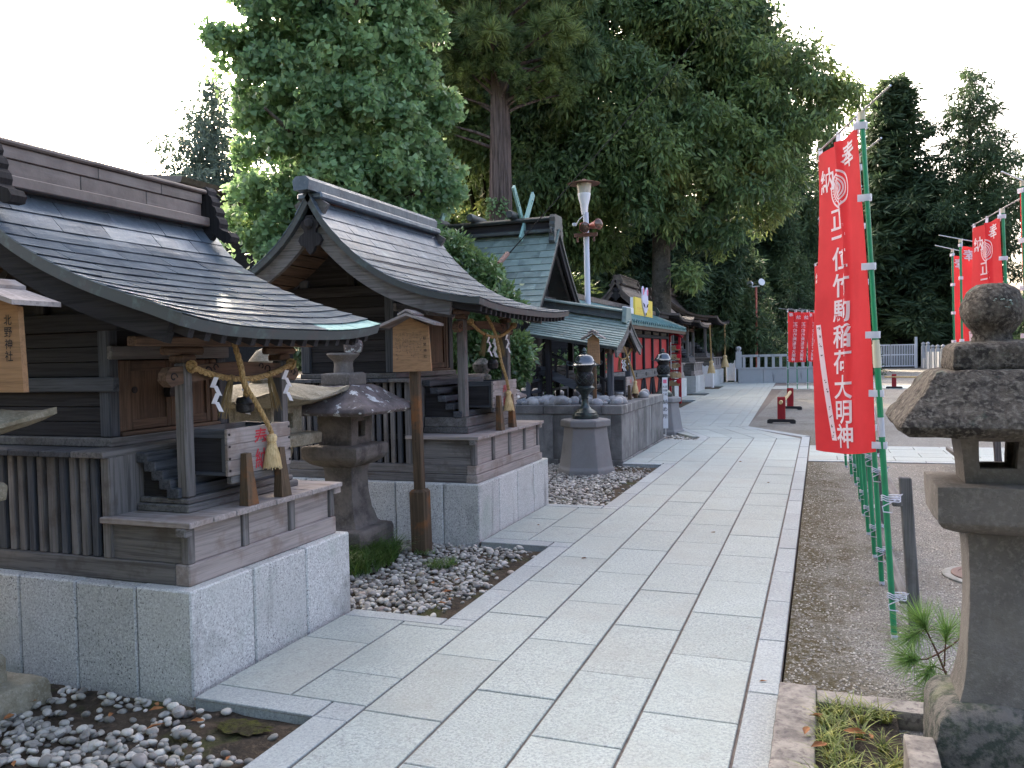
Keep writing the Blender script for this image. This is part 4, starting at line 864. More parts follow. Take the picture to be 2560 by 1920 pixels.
def shide(root, top, h, w, turn=0.0):
    """zigzag paper streamer of folded strips"""
    g = G(); x, y, z = top; n = 4; s = h / (n + .8); dx = 0; ca, sa = math.cos(turn), math.sin(turn)
    P = lambda a, b, c: (x + a * sa + c * ca, y + a * ca - c * sa, z - b)
    o = 0
    for i in range(n):
        k = 1 if i % 2 else -1; a0, a1 = dx - w * .5, dx + w * .5; sh = w * .75 * k
        q = [P(a0, i * s, .004 * i), P(a1, i * s + s * .12, .004 * i), P(a1 + sh, (i + 1.25) * s + s * .12, .004 * i + .008 * k), P(a0 + sh, (i + 1.25) * s, .004 * i + .008 * k)]
        g.add(q + [(a, b, c) for a, b, c in ((p[0] - .0008, p[1], p[2]) for p in q)], [(0, 1, 2, 3), (7, 6, 5, 4), (0, 4, 5, 1), (1, 5, 6, 2), (2, 6, 7, 3), (3, 7, 4, 0)]); dx += sh * .55
    return obj('paper_streamer', g, 'paper_white', root)
def sacred_rope(label, x, ya, yb, z, sag, r, straws=(.36, .72), papers=(.2, .48, .9), sl=.21):
    t = thing('straw_rope', label, 'straw rope', (x, (ya + yb) / 2, z - sag), None)
    f = lambda u: (x, ya + (yb - ya) * u, z - sag * 4 * u * (1 - u))
    g = G(); strand_rope(g, [f(u) for u in np.linspace(0, 1, 9)], r, pitch=r * 6); obj('rope', g, 'rope_straw', t)
    g = G()
    for u in (0.02, .98): g.tube([(x + r * 1.6 * math.cos(a), f(u)[1] + .3 * r * math.sin(a * 2), f(u)[2] + r * 1.6 * math.sin(a)) for a in np.linspace(0, 6.28, 12)], r * .5, 5)
    obj('knot', g, 'rope_straw', t)
    for i, u in enumerate(straws):
        p = f(u); g = G(); straw_bundle(g, (p[0] + .004, p[1], p[2] + .02), (p[0] + .012, p[1] + (-.09 if i == 0 else .06), p[2] - sl), .008, .032, 30, sd=i + 3); g.tube([(p[0] + .014 * math.cos(a), p[1] + .014 * math.sin(a), p[2] - .012) for a in np.linspace(0, 6.28, 10)], .004, 4)
        obj('straw_tassel', g, 'straw_dark', t)
    for i, u in enumerate(papers): p = f(u); shide(t, (p[0] + .02, p[1], p[2] - .01), .21, .03, .2 + 1.1 * (i == 1))
    return t
def bell_rope(label, pts, r, th, tr, dbl=None):
    t = thing('bell_rope', label, 'bell rope', pts[-1], None)
    g = G(); strand_rope(g, pts, r, pitch=r * 6.5); obj('rope', g, 'rope_straw', t)
    if dbl: g = G(); strand_rope(g, dbl, r, pitch=r * 6.5); obj('rope_loop', g, 'rope_straw', t)
    g = G(); tassel(g, pts[-1], th, tr); obj('tassel', g, 'tassel_straw', t)
    return t
def bell(label, c, r):
    t = thing('bell', label, 'bell', c); x, y, z = c; g = G()
    g.lathe([(.0, -r * 1.02), (r * .5, -r * 1.0), (r * .88, -r * .82), (r * .98, -r * .35), (r * .96, -r * .1), (r * 1.12, -r * .06), (r * 1.12, r * .06), (r * .93, r * .1), (r * .86, r * .5), (r * .7, r * .72), (r * .3, r * .82), (.0, r * .83)], 22, c)
    obj('body', g, 'iron_black', t, sm=True); g = G(); g.tube([(x, y + r * .2 * math.cos(a), z + r * 1.0 + r * .25 * math.sin(a)) for a in np.linspace(0, 6.28, 12)], r * .06, 5); g.tube([(x, y, z + r * 1.2), (x, y, z + r * 3.0)], r * .05, 5); obj('hook', g, 'iron_black', t)
    return t
def offering_box(label, xf, xb, y0, y1, z0, z1, deck, legs, txt, face='wood_pale_y'):
    t = thing('offering_box', label, 'offering box', ((xf + xb) / 2, (y0 + y1) / 2, deck)); e = .02
    n = 3
    for i in range(n): beam(t, 'front_board', xf - e, xf, y0, y1, z0 + (z1 - z0) * i / n + .0008, z0 + (z1 - z0) * (i + 1) / n - .0008, face, .003)
    beam(t, 'back_board', xb, xb + e, y0, y1, z0, z1, 'wood_grey_y', .003)
    for yy in (y0 + .018, y1 - .018 - e):
        beam(t, 'side_panel', xb + e + .001, xf - e - .001, yy, yy + e * .6, z0 + .012, z1 - .02, 'wood_dark_x', .002)
        beam(t, 'side_rail', xb + e + .001, xf - e - .001, yy - .012, yy + e * .6 + .006, z1 - .05, z1 - .004, 'wood_blue_x', .003)
        beam(t, 'side_rail', xb + e + .001, xf - e - .001, yy - .012, yy + e * .6 + .006, z0 + .002, z0 + .022, 'wood_blue_x', .003)
        beam(t, 'side_stile', xf - e - .03, xf - e - .0015, yy - .011, yy + e * .6 + .005, z0 + .023, z1 - .051, 'wood_blue_z', .003)
    beam(t, 'bottom', xb + e, xf - e, y0 + .02, y1 - .02, z0 + .025, z0 + .035, 'wood_dark_y', 0)
    for i in range(7): yy = y0 + .05 + (y1 - y0 - .1) * i / 6; beam(t, 'grille_bar', xb + e + .001, xf - e - .001, yy - .008, yy + .008, z1 - .055, z1 - .04, 'wood_dark_x', .002)
    g = G()
    for yy in (y0 + .014, y1 - .014):
        for zz in np.linspace(z0 + .03, z1 - .03, 4): g.tube([(xf, yy, zz), (xf + .004, yy, zz)], .007, 8)
    obj('studs', g, 'iron_black', t, kind='stuff')
    for yy in legs:
        for (xx, hh) in ((xf + .004, z0 + (z1 - z0) * .45), (xb - .05, z0 + (z1 - z0) * .45)):
            g = G(); a, b = .046, .022
            v = [(xx, yy - a, deck), (xx + .06, yy - a, deck), (xx + .06, yy + a, deck), (xx, yy + a, deck), (xx, yy - b - .006, z0 + .02), (xx + .042, yy - b - .006, z0 + .02), (xx + .042, yy + b + .006, z0 + .02), (xx, yy + b + .006, z0 + .02), (xx, yy - b, hh), (xx + .036, yy - b, hh), (xx + .036, yy + b, hh), (xx, yy + b, hh)]
            f = [(0, 3, 2, 1), (8, 9, 10, 11)] + [(q + i, q + (i + 1) % 4, q + 4 + (i + 1) % 4, q + 4 + i) for q in (0, 4) for i in range(4)]
            g.add(v, f); obj('leg', g, 'sign_post', t)
    beam(t, 'stretcher', xf - .04, xf - .002, y0 + .03, y1 - .03, z0 - .045, z0 - .001, 'wood_grey_y')
    h = (z1 - z0); g = text_on([(c, u, v, h * s) for c, u, v, s in txt], lambda u, v: (xf + .0025, y0 + (y1 - y0) * .5 + u, (z0 + z1) / 2 + v), .012); obj('writing', g, 'red_ink_worn', t, fix=False)
    return t
offering_box('weathered offering box with red characters under the left-edge shrine eave', -2.965, -3.27, 3.57, 4.125, .985, 1.24, .815, (3.69, 3.99), [('奉', -.0, .055, .46), ('納', -.0, -.06, .46)])
offering_box('pale fronted offering box under the plain-ridged second shrine', -2.885, -3.25, 7.19, 7.83, 1.115, 1.37, .9, (7.27, 7.6), [('奉', -.02, .03, .42), ('納', -.02, -.075, .36)], face='white_paint' if False else 'wood_pale_y')
sacred_rope('twisted straw rope with paper streamers strung across the left-edge shrine', -3.07, 3.42, 4.32, 1.585, .085, .0175)
sacred_rope('straw rope with paper streamers across the plain-ridged second shrine', -3.0, 6.93, 8.11, 1.93, .14, .017, straws=(.3, .62), papers=(.36, .5, .78), sl=.2)
bell('black metal bell hanging at the left-edge shrine', (-3.02, 3.79, 1.365), .052)
bell('small dark bell hanging at the plain-ridged second shrine', (-3.02, 7.53, 1.53), .055)
bell_rope('thick straw bell rope with tassel in front of the left-edge shrine', [(-2.99, 3.66, 1.75), (-2.94, 3.66, 1.6), (-2.93, 3.69, 1.47), (-2.93, 3.78, 1.36), (-2.93, 3.87, 1.24), (-2.925, 3.895, 1.19)], .0145, .2, .055,
          dbl=[(-3.0, 3.68, 1.73), (-2.965, 3.685, 1.6), (-2.955, 3.70, 1.5), (-2.96, 3.735, 1.42), (-3.0, 3.77, 1.43)])
bell_rope('straw bell rope with tassel in front of the plain-ridged second shrine', [(-2.98, 7.3, 1.99), (-2.9, 7.3, 1.83), (-2.87, 7.31, 1.68), (-2.86, 7.36, 1.53), (-2.855, 7.46, 1.39), (-2.85, 7.5, 1.27)], .016, .2, .055)
# name tablet leaning under the second shrine's eave
tb = thing('name_tablet', 'framed name tablet tilted under the eave of the second shrine', 'tablet', (-3.62, 7.3, 2.08))
Mt = Matrix.Translation((-3.55, 7.33, 2.12)) @ Matrix.Rotation(R(-38), 4, 'Y')
g = G(); g.box(-.012, .012, -.28, .28, -.11, .11, .004, Mt); obj('board', g, 'wood_pale_y', tb)
g = G()
for q in ((-.3, .3, .11, .135), (-.3, .3, -.135, -.11), (-.305, -.28, -.109, .109), (.28, .305, -.109, .109)): g.box(-.02, .025, q[0], q[1], q[2], q[3], .004, Mt)
obj('frame', g, 'wood_grey_y', tb)
g = strokes_on(5, lambda u, v: tuple(Mt @ Vector((.0135, u, v))), -.24, .24, -.05, .07, 4, .1, 4); obj('writing', g, 'black_ink', tb, fix=False)

# ================================================================ podium shrine with green copper roofs
pod = thing('stone_podium', 'stained stone podium heaped with grey cobbles beside the path', 'podium', (-5.2, 13.6, 0))
px0, px1, py0, py1 = -7.6, -2.745, 11.88, 15.3
for i in range(3): beam(pod, 'wall_slab', px1 - .16, px1, py0 + (py1 - py0) * i / 3 + .002, py0 + (py1 - py0) * (i + 1) / 3 - .002, .03, .705, 'podium_stone', .006)
for i in range(5): beam(pod, 'wall_slab', px1 - .161 - (i + 1) * .9 + .002, px1 - .162 - i * .9, py0 + .003, py0 + .16, .03, .705, 'podium_stone', .006)
beam(pod, 'wall_slab', px0, px1 - .162, py1 - .16, py1 - .003, .03, .705, 'podium_stone', .006)
beam(pod, 'footing', px0, px1 + .025, py0 - .02, py1 + .02, -.1, .029, 'podium_stone', .006)
for i in range(4): beam(pod, 'coping', px1 - .3, px1 + .012, py0 - .01 + (py1 - py0) * i / 4, py0 - .012 + (py1 - py0) * (i + 1) / 4, .706, .845, 'podium_stone', .012)
for i in range(5): beam(pod, 'coping', px1 - .302 - (i + 1) * .9, px1 - .306 - i * .9, py0 - .012, py0 + .28, .706, .845, 'podium_stone', .012)
beam(pod, 'fill', px0, px1 - .2, py0 + .2, py1 - .17, .03, .8, 'podium_stone', 0)
COB = []
for i in range(6):
    V, F = pebble_shape(rng); me = bpy.data.meshes.new('cobble'); me.from_pydata((V * np.array([1, 1, 1.15])).tolist(), [], F.tolist()); smooth(me, 80); me.materials.append(MATS['cobble']); COB.append(me)
rc = random.Random(4)
for i in range(240):
    x = rc.uniform(-5.6, px1 - .1); y = rc.choice([rc.uniform(py0 + .08, py0 + .62), rc.uniform(py0 + .1, py1 - .15)])
    if x < -3.0 and y > 12.75 and y < 14.6: continue
    if x > -2.95 and rc.random() < .5: continue
    s = rc.uniform(.06, .15); share('cobble', COB[i % 6], pod, (x, y, .835 + s * .35), (rc.uniform(-.4, .4), rc.uniform(-.4, .4), rc.uniform(0, 6.3)), (s, s, s))

hall = thing('raised_shrine', 'raised shrine with green copper roof, crossed finials and ridge logs', 'shrine', (-5.6, 13.65, .84))
yc3 = 13.65
def slope_roof(root, name, x0, x1, yr, zr, ye, ze, drop0, drop1, rows_, wid, mat, edge, th=.05, curve=.12, seed=3, sheets=True):
    """slope with its ridge along x; the ridge may fall by drop from x0 to x1; ye < yr faces -y"""
    r = random.Random(seed); sgn = 1 if ye > yr else -1; N_ = rows_ * 2
    def pt(i, x, h):
        t = i / N_; y = yr + (ye - yr) * t; z = zr + (ze - zr) * t - curve * math.sin(math.pi * t) * .5 + drop0 + (drop1 - drop0) * (x - x0) / (x1 - x0)
        L_ = math.hypot(ye - yr, zr - ze); return (x, y + sgn * h * (zr - ze) / L_, z + h * abs(ye - yr) / L_)
    xs_ = np.linspace(x0, x1, 5); g = G(); top = [[pt(i, x, 0) for x in xs_] for i in range(N_ + 1)]; bot = [[pt(i, x, -th) for x in xs_] for i in range(N_ + 1)]
    g.grid(top); g.grid(bot); m = 5; o2 = (N_ + 1) * m
    for i in range(N_):
        for e in (0, m - 1): g.f.append((i * m + e, (i + 1) * m + e, o2 + (i + 1) * m + e, o2 + i * m + e))
    for k in range(m - 1): g.f.append((N_ * m + k, N_ * m + k + 1, o2 + N_ * m + k + 1, o2 + N_ * m + k)); g.f.append((k, k + 1, o2 + k + 1, o2 + k))
    rf = obj(name, g, edge, root, sm=True)
    if sheets:
        for i in range(rows_):
            xb = [x0 - .006]; x = x0 + wid * (.5 if i % 2 else 1) * r.uniform(.9, 1.1)
            while x < x1 - wid * .3: xb.append(x); x += wid * r.uniform(.92, 1.08)
            xb.append(x1 + .006)
            for a, b in zip(xb, xb[1:]):
                gs = G(); ia, ib = i * 2 - (.15 if i else 0), min(N_ + .05, (i + 1) * 2 + .12); hh = [.003, .009, .015 + r.uniform(0, .004)]; ii = [ia, (ia + ib) / 2, ib]; xx = [a + .002, b - .002]
                gs.grid([[pt(q, x_, h_) for x_ in xx] for q, h_ in zip(ii, hh)]); o = len(gs.v); gs.v += [pt(ib, x_, .001) for x_ in xx]; gs.f += [(4, 5, o + 1, o)]
                e0 = len(gs.v); gs.v += [pt(q, xx[0], .0005) for q in ii] + [pt(q, xx[1], .0005) for q in ii]; gs.f += [(0, 2, e0 + 1, e0), (2, 4, e0 + 2, e0 + 1), (1, 3, e0 + 4, e0 + 3), (3, 5, e0 + 5, e0 + 4)]
                obj('roof_sheet', gs, mat, rf)
    return rf, pt, N_
hx0, hx1 = -7.3, -4.18
_, pN, nN = slope_roof(hall, 'roof', hx0, hx1, yc3, 3.77, 12.45, 2.37, 0, 0, 12, .42, 'copper_green', 'copper_edge')
_, pS, nS = slope_roof(hall, 'rear_roof', hx0, hx1, yc3, 3.77, 14.95, 2.5, 0, 0, 6, .9, 'copper_green', 'copper_edge', sheets=False)
for P_, n_ in ((pN, nN), (pS, nS)):
    for xx, hh in ((hx1 - .07, .1), (hx1 - .16, .07)):
        g = G(); g.grid([[P_(i, xx, -.051), P_(i, xx, -.051 - hh), P_(i, xx + .045, -.051 - hh), P_(i, xx + .045, -.051), P_(i, xx, -.051)] for i in np.linspace(0, n_, 7)]); g.f.append((30, 31, 32, 33)); obj('barge_board', g, 'wood_grey_y' if hh < .1 else 'wood_dark_y', hall)
g = G(); g.prism([(12.85, 2.55), (14.4, 2.55), (yc3, 3.55)], 'yz', hx1 - .45, hx1 - .42); obj('gable_wall', g, 'wood_dark_y', hall)
for zz in (2.55, 2.95): beam(hall, 'gable_beam', hx1 - .42, hx1 - .36, yc3 - (.85 if zz < 2.7 else .5), yc3 + (.85 if zz < 2.7 else .5), zz, zz + .1, 'wood_grey_y')
beam(hall, 'king_post', hx1 - .419, hx1 - .37, yc3 - .05, yc3 + .05, 2.66, 3.4, 'wood_grey_z')
beam(hall, 'ridge_course', hx0, hx1 - .05, yc3 - .2, yc3 + .2, 3.7, 3.76, 'copper_edge', .01)
beam(hall, 'ridge_board', hx0, hx1 - .06, yc3 - .1, yc3 + .1, 3.761, 3.9, 'wood_dark_x', .01)
beam(hall, 'ridge_cap', hx0, hx1 - .03, yc3 - .19, yc3 + .19, 3.901, 3.975, 'copper_edge', .03)
orn = [(-.17, 4.0), (.17, 4.0), (.21, 3.95), (.2, 3.88), (.235, 3.83), (.22, 3.77), (.26, 3.7), (.24, 3.62), (.275, 3.55), (.23, 3.5), (.17, 3.56), (.12, 3.75)]
orn = orn + [(-a, b) for a, b in reversed(orn[1:])]
g = G(); g.prism([(yc3 + a, b) for a, b in orn[1:]], 'yz', hx1 - .12, hx1 - .02); g.tube([(hx1 - .07, yc3 - .27 + .045 * math.cos(a), 3.72 + .045 * math.sin(a)) for a in np.linspace(0, 6.3, 12)], .016, 6); obj('ridge_ornament', g, 'copper_edge', hall)
for xx in (-6.45, -5.72, -4.98):
    g = G(); g.tube([(xx, yc3 - .34, 4.035), (xx, yc3 - .3, 4.035), (xx, yc3 + .3, 4.035), (xx, yc3 + .34, 4.035)], [.058, .072, .072, .058], 16); obj('ridge_log', g, 'copper_edge', hall, sm=True)
for xc in (-6.5, -4.83):
    for s in (0, 1):
        # crossed finial boards leaning over the ridge, each pierced
        d = Vector((0, .62 if s else -.62, .78)).normalized(); o = Vector((xc + (.045 if s else -.045), yc3, 4.0)); a = o - d * .52; b = o + d * .62
        u = Vector((1, 0, 0)); w = d.cross(u).normalized(); g = G()
        segs = [(0, .66, -.05, .05), (.66, .86, -.05, -.02), (.66, .86, .02, .05), (.86, 1, -.05, .05)]
        for (t0, t1, w0, w1) in segs:
            p0, p1 = a.lerp(b, t0 + .001), a.lerp(b, t1 - .001)
            v = [p + u * uu + w * ww for p in (p0, p1) for uu in (-.02, .02) for ww in (w0, w1)]
            g.add(v, [(0, 1, 3, 2), (4, 6, 7, 5), (0, 4, 5, 1), (2, 3, 7, 6), (0, 2, 6, 4), (1, 5, 7, 3)])
        obj('crossed_finial', g, 'copper_verdigris', hall)
# hall body and gallery
beam(hall, 'body', -7.0, -4.75, 12.95, 14.35, 1.42, 2.75, 'wood_dark_x')
for xx in (-4.76, -5.6, -6.4):
    for yy in (12.93, 14.37): beam(hall, 'body_post', xx - .05, xx + .05, yy - .05, yy + .05, 1.42, 2.6, 'wood_dark_z')
beam(hall, 'gallery_floor', -7.2, -4.36, 12.58, 14.7, 1.34, 1.41, 'wood_dark_x', .008)
for xx in np.arange(-7.1, -4.3, .44): beam(hall, 'gallery_post', xx - .035, xx + .035, 12.62, 12.69, .83, 1.339, 'wood_blue_z')
for yy in (13.1, 13.6, 14.1, 14.6): beam(hall, 'gallery_post', -4.44, -4.37, yy - .035, yy + .035, .83, 1.339, 'wood_blue_z')
for xx in np.arange(-6.9, -4.4, .22): beam(hall, 'lattice_bar', xx - .015, xx + .015, 12.64, 12.668, .83, 1.338, 'wood_blue_z', 0)
for zz in (.98, 1.16): beam(hall, 'gallery_tie', -7.1, -4.38, 12.669, 12.7, zz, zz + .05, 'wood_blue_x'); beam(hall, 'gallery_tie', -4.405, -4.375, 12.7, 14.6, zz + .001, zz + .051, 'wood_blue_y')
for zz, hh in ((1.46, .022), (1.52, .02), (1.58, .03)):
    beam(hall, 'handrail', -7.2, -4.34, 12.585, 12.61, zz, zz + hh, 'wood_grey_x', .004); beam(hall, 'handrail', -4.375, -4.35, 12.52 if zz > 1.57 else 12.6, 13.05, zz + .001, zz + hh + .001, 'wood_grey_y', .004)
for xx in np.arange(-7.1, -4.3, .26): beam(hall, 'baluster', xx - .012, xx + .012, 12.586, 12.609, 1.411, 1.579, 'wood_grey_z', .002)
for i in range(9):
    u = i / 8; x = -4.33 + 1.02 * u; z = 1.39 - .5 * u; beam(hall, 'stair_step', x - .06, x + .06, 13.06, 14.24, z - .06, z, 'wood_blue_y', .004)
g = G(); g.prism([(-4.4, 1.42), (-4.3, 1.42), (-3.2, .9), (-3.2, .83), (-3.32, .83), (-4.4, 1.3)], 'xz', 13.0, 13.05); obj('stringer', g, 'wood_blue_x', hall)
for i in range(6): x = -4.3 + i * .2; z = 1.44 - i * .1; beam(hall, 'stair_baluster', x - .018, x + .018, 12.99, 13.03, z - .02, z + .26, 'wood_dark_z', .003)
g = G(); g.tube([(-4.35, 13.01, 1.72), (-3.22, 13.01, 1.16)], .022, 8); obj('stair_rail', g, 'wood_dark_x', hall)
# porch over the stair
por = thing('stair_porch', 'green sheet-roofed porch sloping over the raised shrine stair', 'porch', (-3.6, 13.6, .84))
lx0, lx1 = -4.5, -2.96
_, pA, nA = slope_roof(por, 'roof', lx0, lx1, 13.6, 2.44, 12.58, 1.97, 0, -.27, 12, .3, 'copper_green', 'copper_edge', .045, .06, seed=5)
_, pB, nB = slope_roof(por, 'rear_roof', lx0, lx1, 13.6, 2.44, 14.55, 2.0, 0, -.27, 6, .6, 'copper_green', 'copper_edge', .045, .06, sheets=False)
for P_, n_ in ((pA, nA), (pB, nB)):
    for xx, hh, mm in ((lx1 - .05, .13, 'wood_grey_y'), (lx1 - .13, .1, 'wood_brown_y'), (lx1 - .3, .08, 'wood_dark_y')):
        g = G(); g.grid([[P_(i, xx, -.046), P_(i, xx, -.046 - hh), P_(i, xx + .035, -.046 - hh), P_(i, xx + .035, -.046), P_(i, xx, -.046)] for i in np.linspace(0, n_ * 1.0, 5)]); g.f.append((20, 21, 22, 23)); obj('barge_board', g, mm, por)
def sl(x): return -.27 * (x - lx0) / (lx1 - lx0)
def skew(poly_yz, x0, x1):
    g = G(); g.prism(poly_yz, 'yz', x0, x1); g.v = [(x, y, z + sl(x)) for x, y, z in g.v]; return g
obj('ridge_course', skew([(13.46, 2.42), (13.74, 2.42), (13.74, 2.47), (13.46, 2.47)], lx0, lx1 - .06), 'copper_edge', por)
obj('ridge_board', skew([(13.52, 2.471), (13.68, 2.471), (13.68, 2.55), (13.52, 2.55)], lx0, lx1 - .07), 'copper_edge', por)
obj('ridge_cap', skew([(13.47, 2.551), (13.73, 2.551), (13.73, 2.575), (13.6, 2.6), (13.47, 2.575)], lx0, lx1 - .05), 'copper_green', por)
obj('ridge_ornament', skew([(13.44, 2.63), (13.76, 2.63), (13.8, 2.5), (13.84, 2.38), (13.78, 2.36), (13.6, 2.44), (13.42, 2.36), (13.36, 2.38), (13.4, 2.5)], lx1 - .1, lx1 - .03), 'copper_green', por)
for xx in (-4.2, -3.62, -3.16):
    for yy in (12.95, 14.25): beam(por, 'porch_post', xx - .045, xx + .045, yy - .045, yy + .045, .84 if xx > -3.3 else .83, 2.0 + sl(xx), 'wood_dark_z' if xx < -3.3 else 'wood_blue_z', .006)
for yy in (12.86, 14.26):
    g = G(); g.box(lx0, lx1 - .25, yy, yy + .08, 1.98, 2.07, .006); g.v = [(x, y, z + sl(x)) for x, y, z in g.v]; obj('eave_beam', g, 'wood_dark_x', por)
beam(por, 'tie_beam', -3.2, -3.13, 12.75, 14.45, 1.62, 1.72, 'wood_brown_y')
offering_box('white-fronted offering box among the cobbles below the green porch', -2.98, -3.35, 13.3, 13.95, .97, 1.22, .84, (13.4, 13.85), [('奉', 0, .03, .4)], face='wood_pale_y')
sacred_rope('straw rope with paper streamers under the green porch', -3.1, 12.97, 14.23, 1.68, .17, .015, straws=(.3, .65), papers=(.4, .55, .8))
bell_rope('straw bell rope with tassel below the green porch', [(-3.06, 13.5, 1.72), (-3.0, 13.5, 1.55), (-2.96, 13.55, 1.4), (-2.94, 13.66, 1.25), (-2.93, 13.74, 1.15)], .016, .22, .06)

# ================================================================ red hall with tiled roof
rh = thing('red_hall', 'red panelled hall with dark posts and blue-green tiled roof', 'hall', (-5.2, 22, 0))
hx = -4.5
ys = np.linspace(17.2, 25.9, 8)
for y in ys: beam(rh, 'post', hx - .06, hx + .05, y - .055, y + .055, 0, 2.35, 'wood_dark_z', .006)
for a, b in zip(ys, ys[1:]):
    beam(rh, 'red_panel', hx - .04, hx - .01, a + .056, b - .056, 1.18, 2.02, 'red_panel', 0)
    beam(rh, 'lower_panel', hx - .04, hx - .01, a + .056, b - .056, .12, .93, 'orange_panel', 0)
    for s in (0, 1):
        g = G(); m = (a + b) / 2; q = b - .056 if s else a + .056
        g.tube([(hx - .002 + .01 * s, m - (.1 if s else -.1) * -1, .14), (hx - .002 + .01 * s, q, .9)], .024, 4); g.tube([(hx - .002 + .01 * s, m + (.1 if s else -.1) - (.09 if s else -.09), .14), (hx + .008 - .01 * s, q - (.13 if s else -.13), .9)], .02, 4)
        obj('cross_brace', g, 'wood_dark_z', rh)
    beam(rh, 'top_panel', hx - .04, hx - .008, a + .056, b - .056, 2.12, 2.34, 'wood_grey_y', 0)
beam(rh, 'rail', hx - .05, hx + .075, 17.15, 25.95, .94, 1.17, 'wood_grey_y', .01)
g = G()
for y in ys: g.tube([(hx + .075, y, 1.055), (hx + .09, y, 1.055)], .055, 10)
obj('rail_bosses', g, 'iron_black', rh, kind='stuff')
beam(rh, 'head_rail', hx - .05, hx + .06, 17.15, 25.95, 2.03, 2.115, 'wood_dark_y', .008)
beam(rh, 'back_wall', hx - 1.7, hx - 1.6, 17.2, 25.9, 0, 2.5, 'wood_dark_y', 0)
beam(rh, 'side_wall', hx - 1.6, hx - .06, 17.2, 17.26, 0, 2.5, 'wood_dark_x', 0); beam(rh, 'side_wall', hx - 1.6, hx - .06, 25.84, 25.9, 0, 2.5, 'wood_dark_x', 0)
def rpt(x, y): return 2.36 + (hx + .35 - x) * .42
g = G(); ya, yb = 16.9, 27.6
for (xa, xb) in ((hx + .35, hx - .75), ):
    g.add([(xa, ya, rpt(xa, 0)), (xa, yb, rpt(xa, 0)), (xb, yb, rpt(xb, 0)), (xb, ya, rpt(xb, 0)), (xa, ya, rpt(xa, 0) - .07), (xa, yb, rpt(xa, 0) - .07), (xb, yb, rpt(xb, 0) - .07), (xb, ya, rpt(xb, 0) - .07)], [(0, 1, 2, 3), (7, 6, 5, 4), (0, 4, 5, 1), (2, 6, 7, 3), (1, 5, 6, 2), (0, 3, 7, 4)])
rr = obj('roof', g, 'tile_blue_green', rh)
for i in range(39):
    y = ya + .1 + i * .27; g = G(); g.tube([(hx + .38, y, rpt(hx + .38, 0) + .03), (hx - .75, y, rpt(hx - .75, 0) + .03)], .05, 8); obj('roll_tile', g, 'tile_blue_green', rr, sm=True)
g = G(); g.add([(hx - .751, ya, rpt(hx - .75, 0)), (hx - .751, yb, rpt(hx - .75, 0)), (hx - 1.9, yb, rpt(hx + .35, 0)), (hx - 1.9, ya, rpt(hx + .35, 0))], [(0, 1, 2, 3)]); obj('rear_roof', g, 'tile_blue_green', rh)
beam(rh, 'ridge', hx - .87, hx - .63, ya, yb, rpt(hx - .75, 0) + .03, rpt(hx - .75, 0) + .17, 'copper_brown', .02)
g = G(); g.prism([(hx - .95, 2.8), (hx - .55, 2.8), (hx - .5, 2.95), (hx - .6, 3.12), (hx - .75, 3.18), (hx - .9, 3.12), (hx - 1.0, 2.95)], 'xz', yb - .12, yb + .02); obj('ridge_ornament', g, 'bronze', rh)
beam(rh, 'eave_board', hx + .28, hx + .33, ya + .05, yb - .05, 2.2, 2.3, 'wood_brown_y', .006)
g = G()
for i in range(28): y = ya + .2 + i * .38; g.box(hx - .3, hx + .28, y - .03, y + .03, 2.21, 2.29)
obj('rafters', g, 'wood_dark_x', rh, kind='stuff')
g = G(); g.tube([(hx + .4, ya, 2.33), (hx + .4, ya + 1.6, 2.33)], .05, 8); obj('gutter', g, 'iron_black', rh)
# yellow sign with a white fox mask on the roof
ys_ = thing('roof_sign', 'yellow board with a white fox mask standing on the red hall roof', 'sign', (hx - .2, 23.2, 2.64))
sx = hx - .15
def _ys(p): return (p[0], 23.18 + (p[1] - 21.5) * 1.1, 2.64 + (p[2] - 2.7) * .655)
XF = _ys
def yb(y, z): return (sx + .0, y, z)
beam(ys_, 'board', sx - .06, sx, 20.4, 22.6, 2.7, 3.45, 'yellow_board', .004)
beam(ys_, 'board_edge', sx - .14, sx - .061, 20.4, 22.6, 2.7, 3.44, 'white_paint', .004)
mask = [(0, 2.72), (.13, 2.88), (.3, 3.08), (.37, 3.35), (.33, 3.56), (.36, 3.85), (.26, 3.98), (.14, 3.84), (.06, 3.68)]
mask = [(21.5 + a, b) for a, b in mask] + [(21.5 - a, b) for a, b in reversed(mask[1:])]
g = G(); g.prism(mask, 'yz', sx + .002, sx + .04); obj('fox_mask', g, 'lavender_print', ys_)
g = G()
for s in (1, -1): g.prism([(21.5 + s * .3, 3.62), (21.5 + s * .32, 3.86), (21.5 + s * .25, 3.91), (21.5 + s * .17, 3.8), (21.5 + s * .2, 3.62)], 'yz', sx + .041, sx + .046)
obj('fox_ear', g, 'pink_print', ys_)
g = G()
for s in (1, -1):
    for k in range(3): g.tube([(sx + .044, 21.5 + s * (.1 + .05 * k), 3.08 + .02 * k), (sx + .044, 21.5 + s * (.2 + .05 * k), 3.22 + .02 * k)], .012, 4)
g.tube([(sx + .044, 21.5, 2.76), (sx + .044, 21.5, 2.86)], .02, 4)
obj('face_marking', g, 'black_ink', ys_)
g = strokes_on(4, lambda u, v: (sx + .004, u, v), 20.5, 21.1, 2.88, 3.04, 3, .18, 8); g2 = strokes_on(4, lambda u, v: (sx + .004, u, v), 21.9, 22.4, 2.88, 3.04, 3, .18, 9)
g.add(g2.v, g2.f); g.add([(sx + .004, y, z) for y, z in ((20.45, 2.76), (21.2, 2.76), (21.2, 2.775), (20.45, 2.775))], [(0, 1, 2, 3)]); g.add([(sx + .004, y, z) for y, z in ((21.8, 2.76), (22.55, 2.76), (22.55, 2.775), (21.8, 2.775))], [(0, 1, 2, 3)])
obj('print', g, 'orange_print', ys_, fix=False)
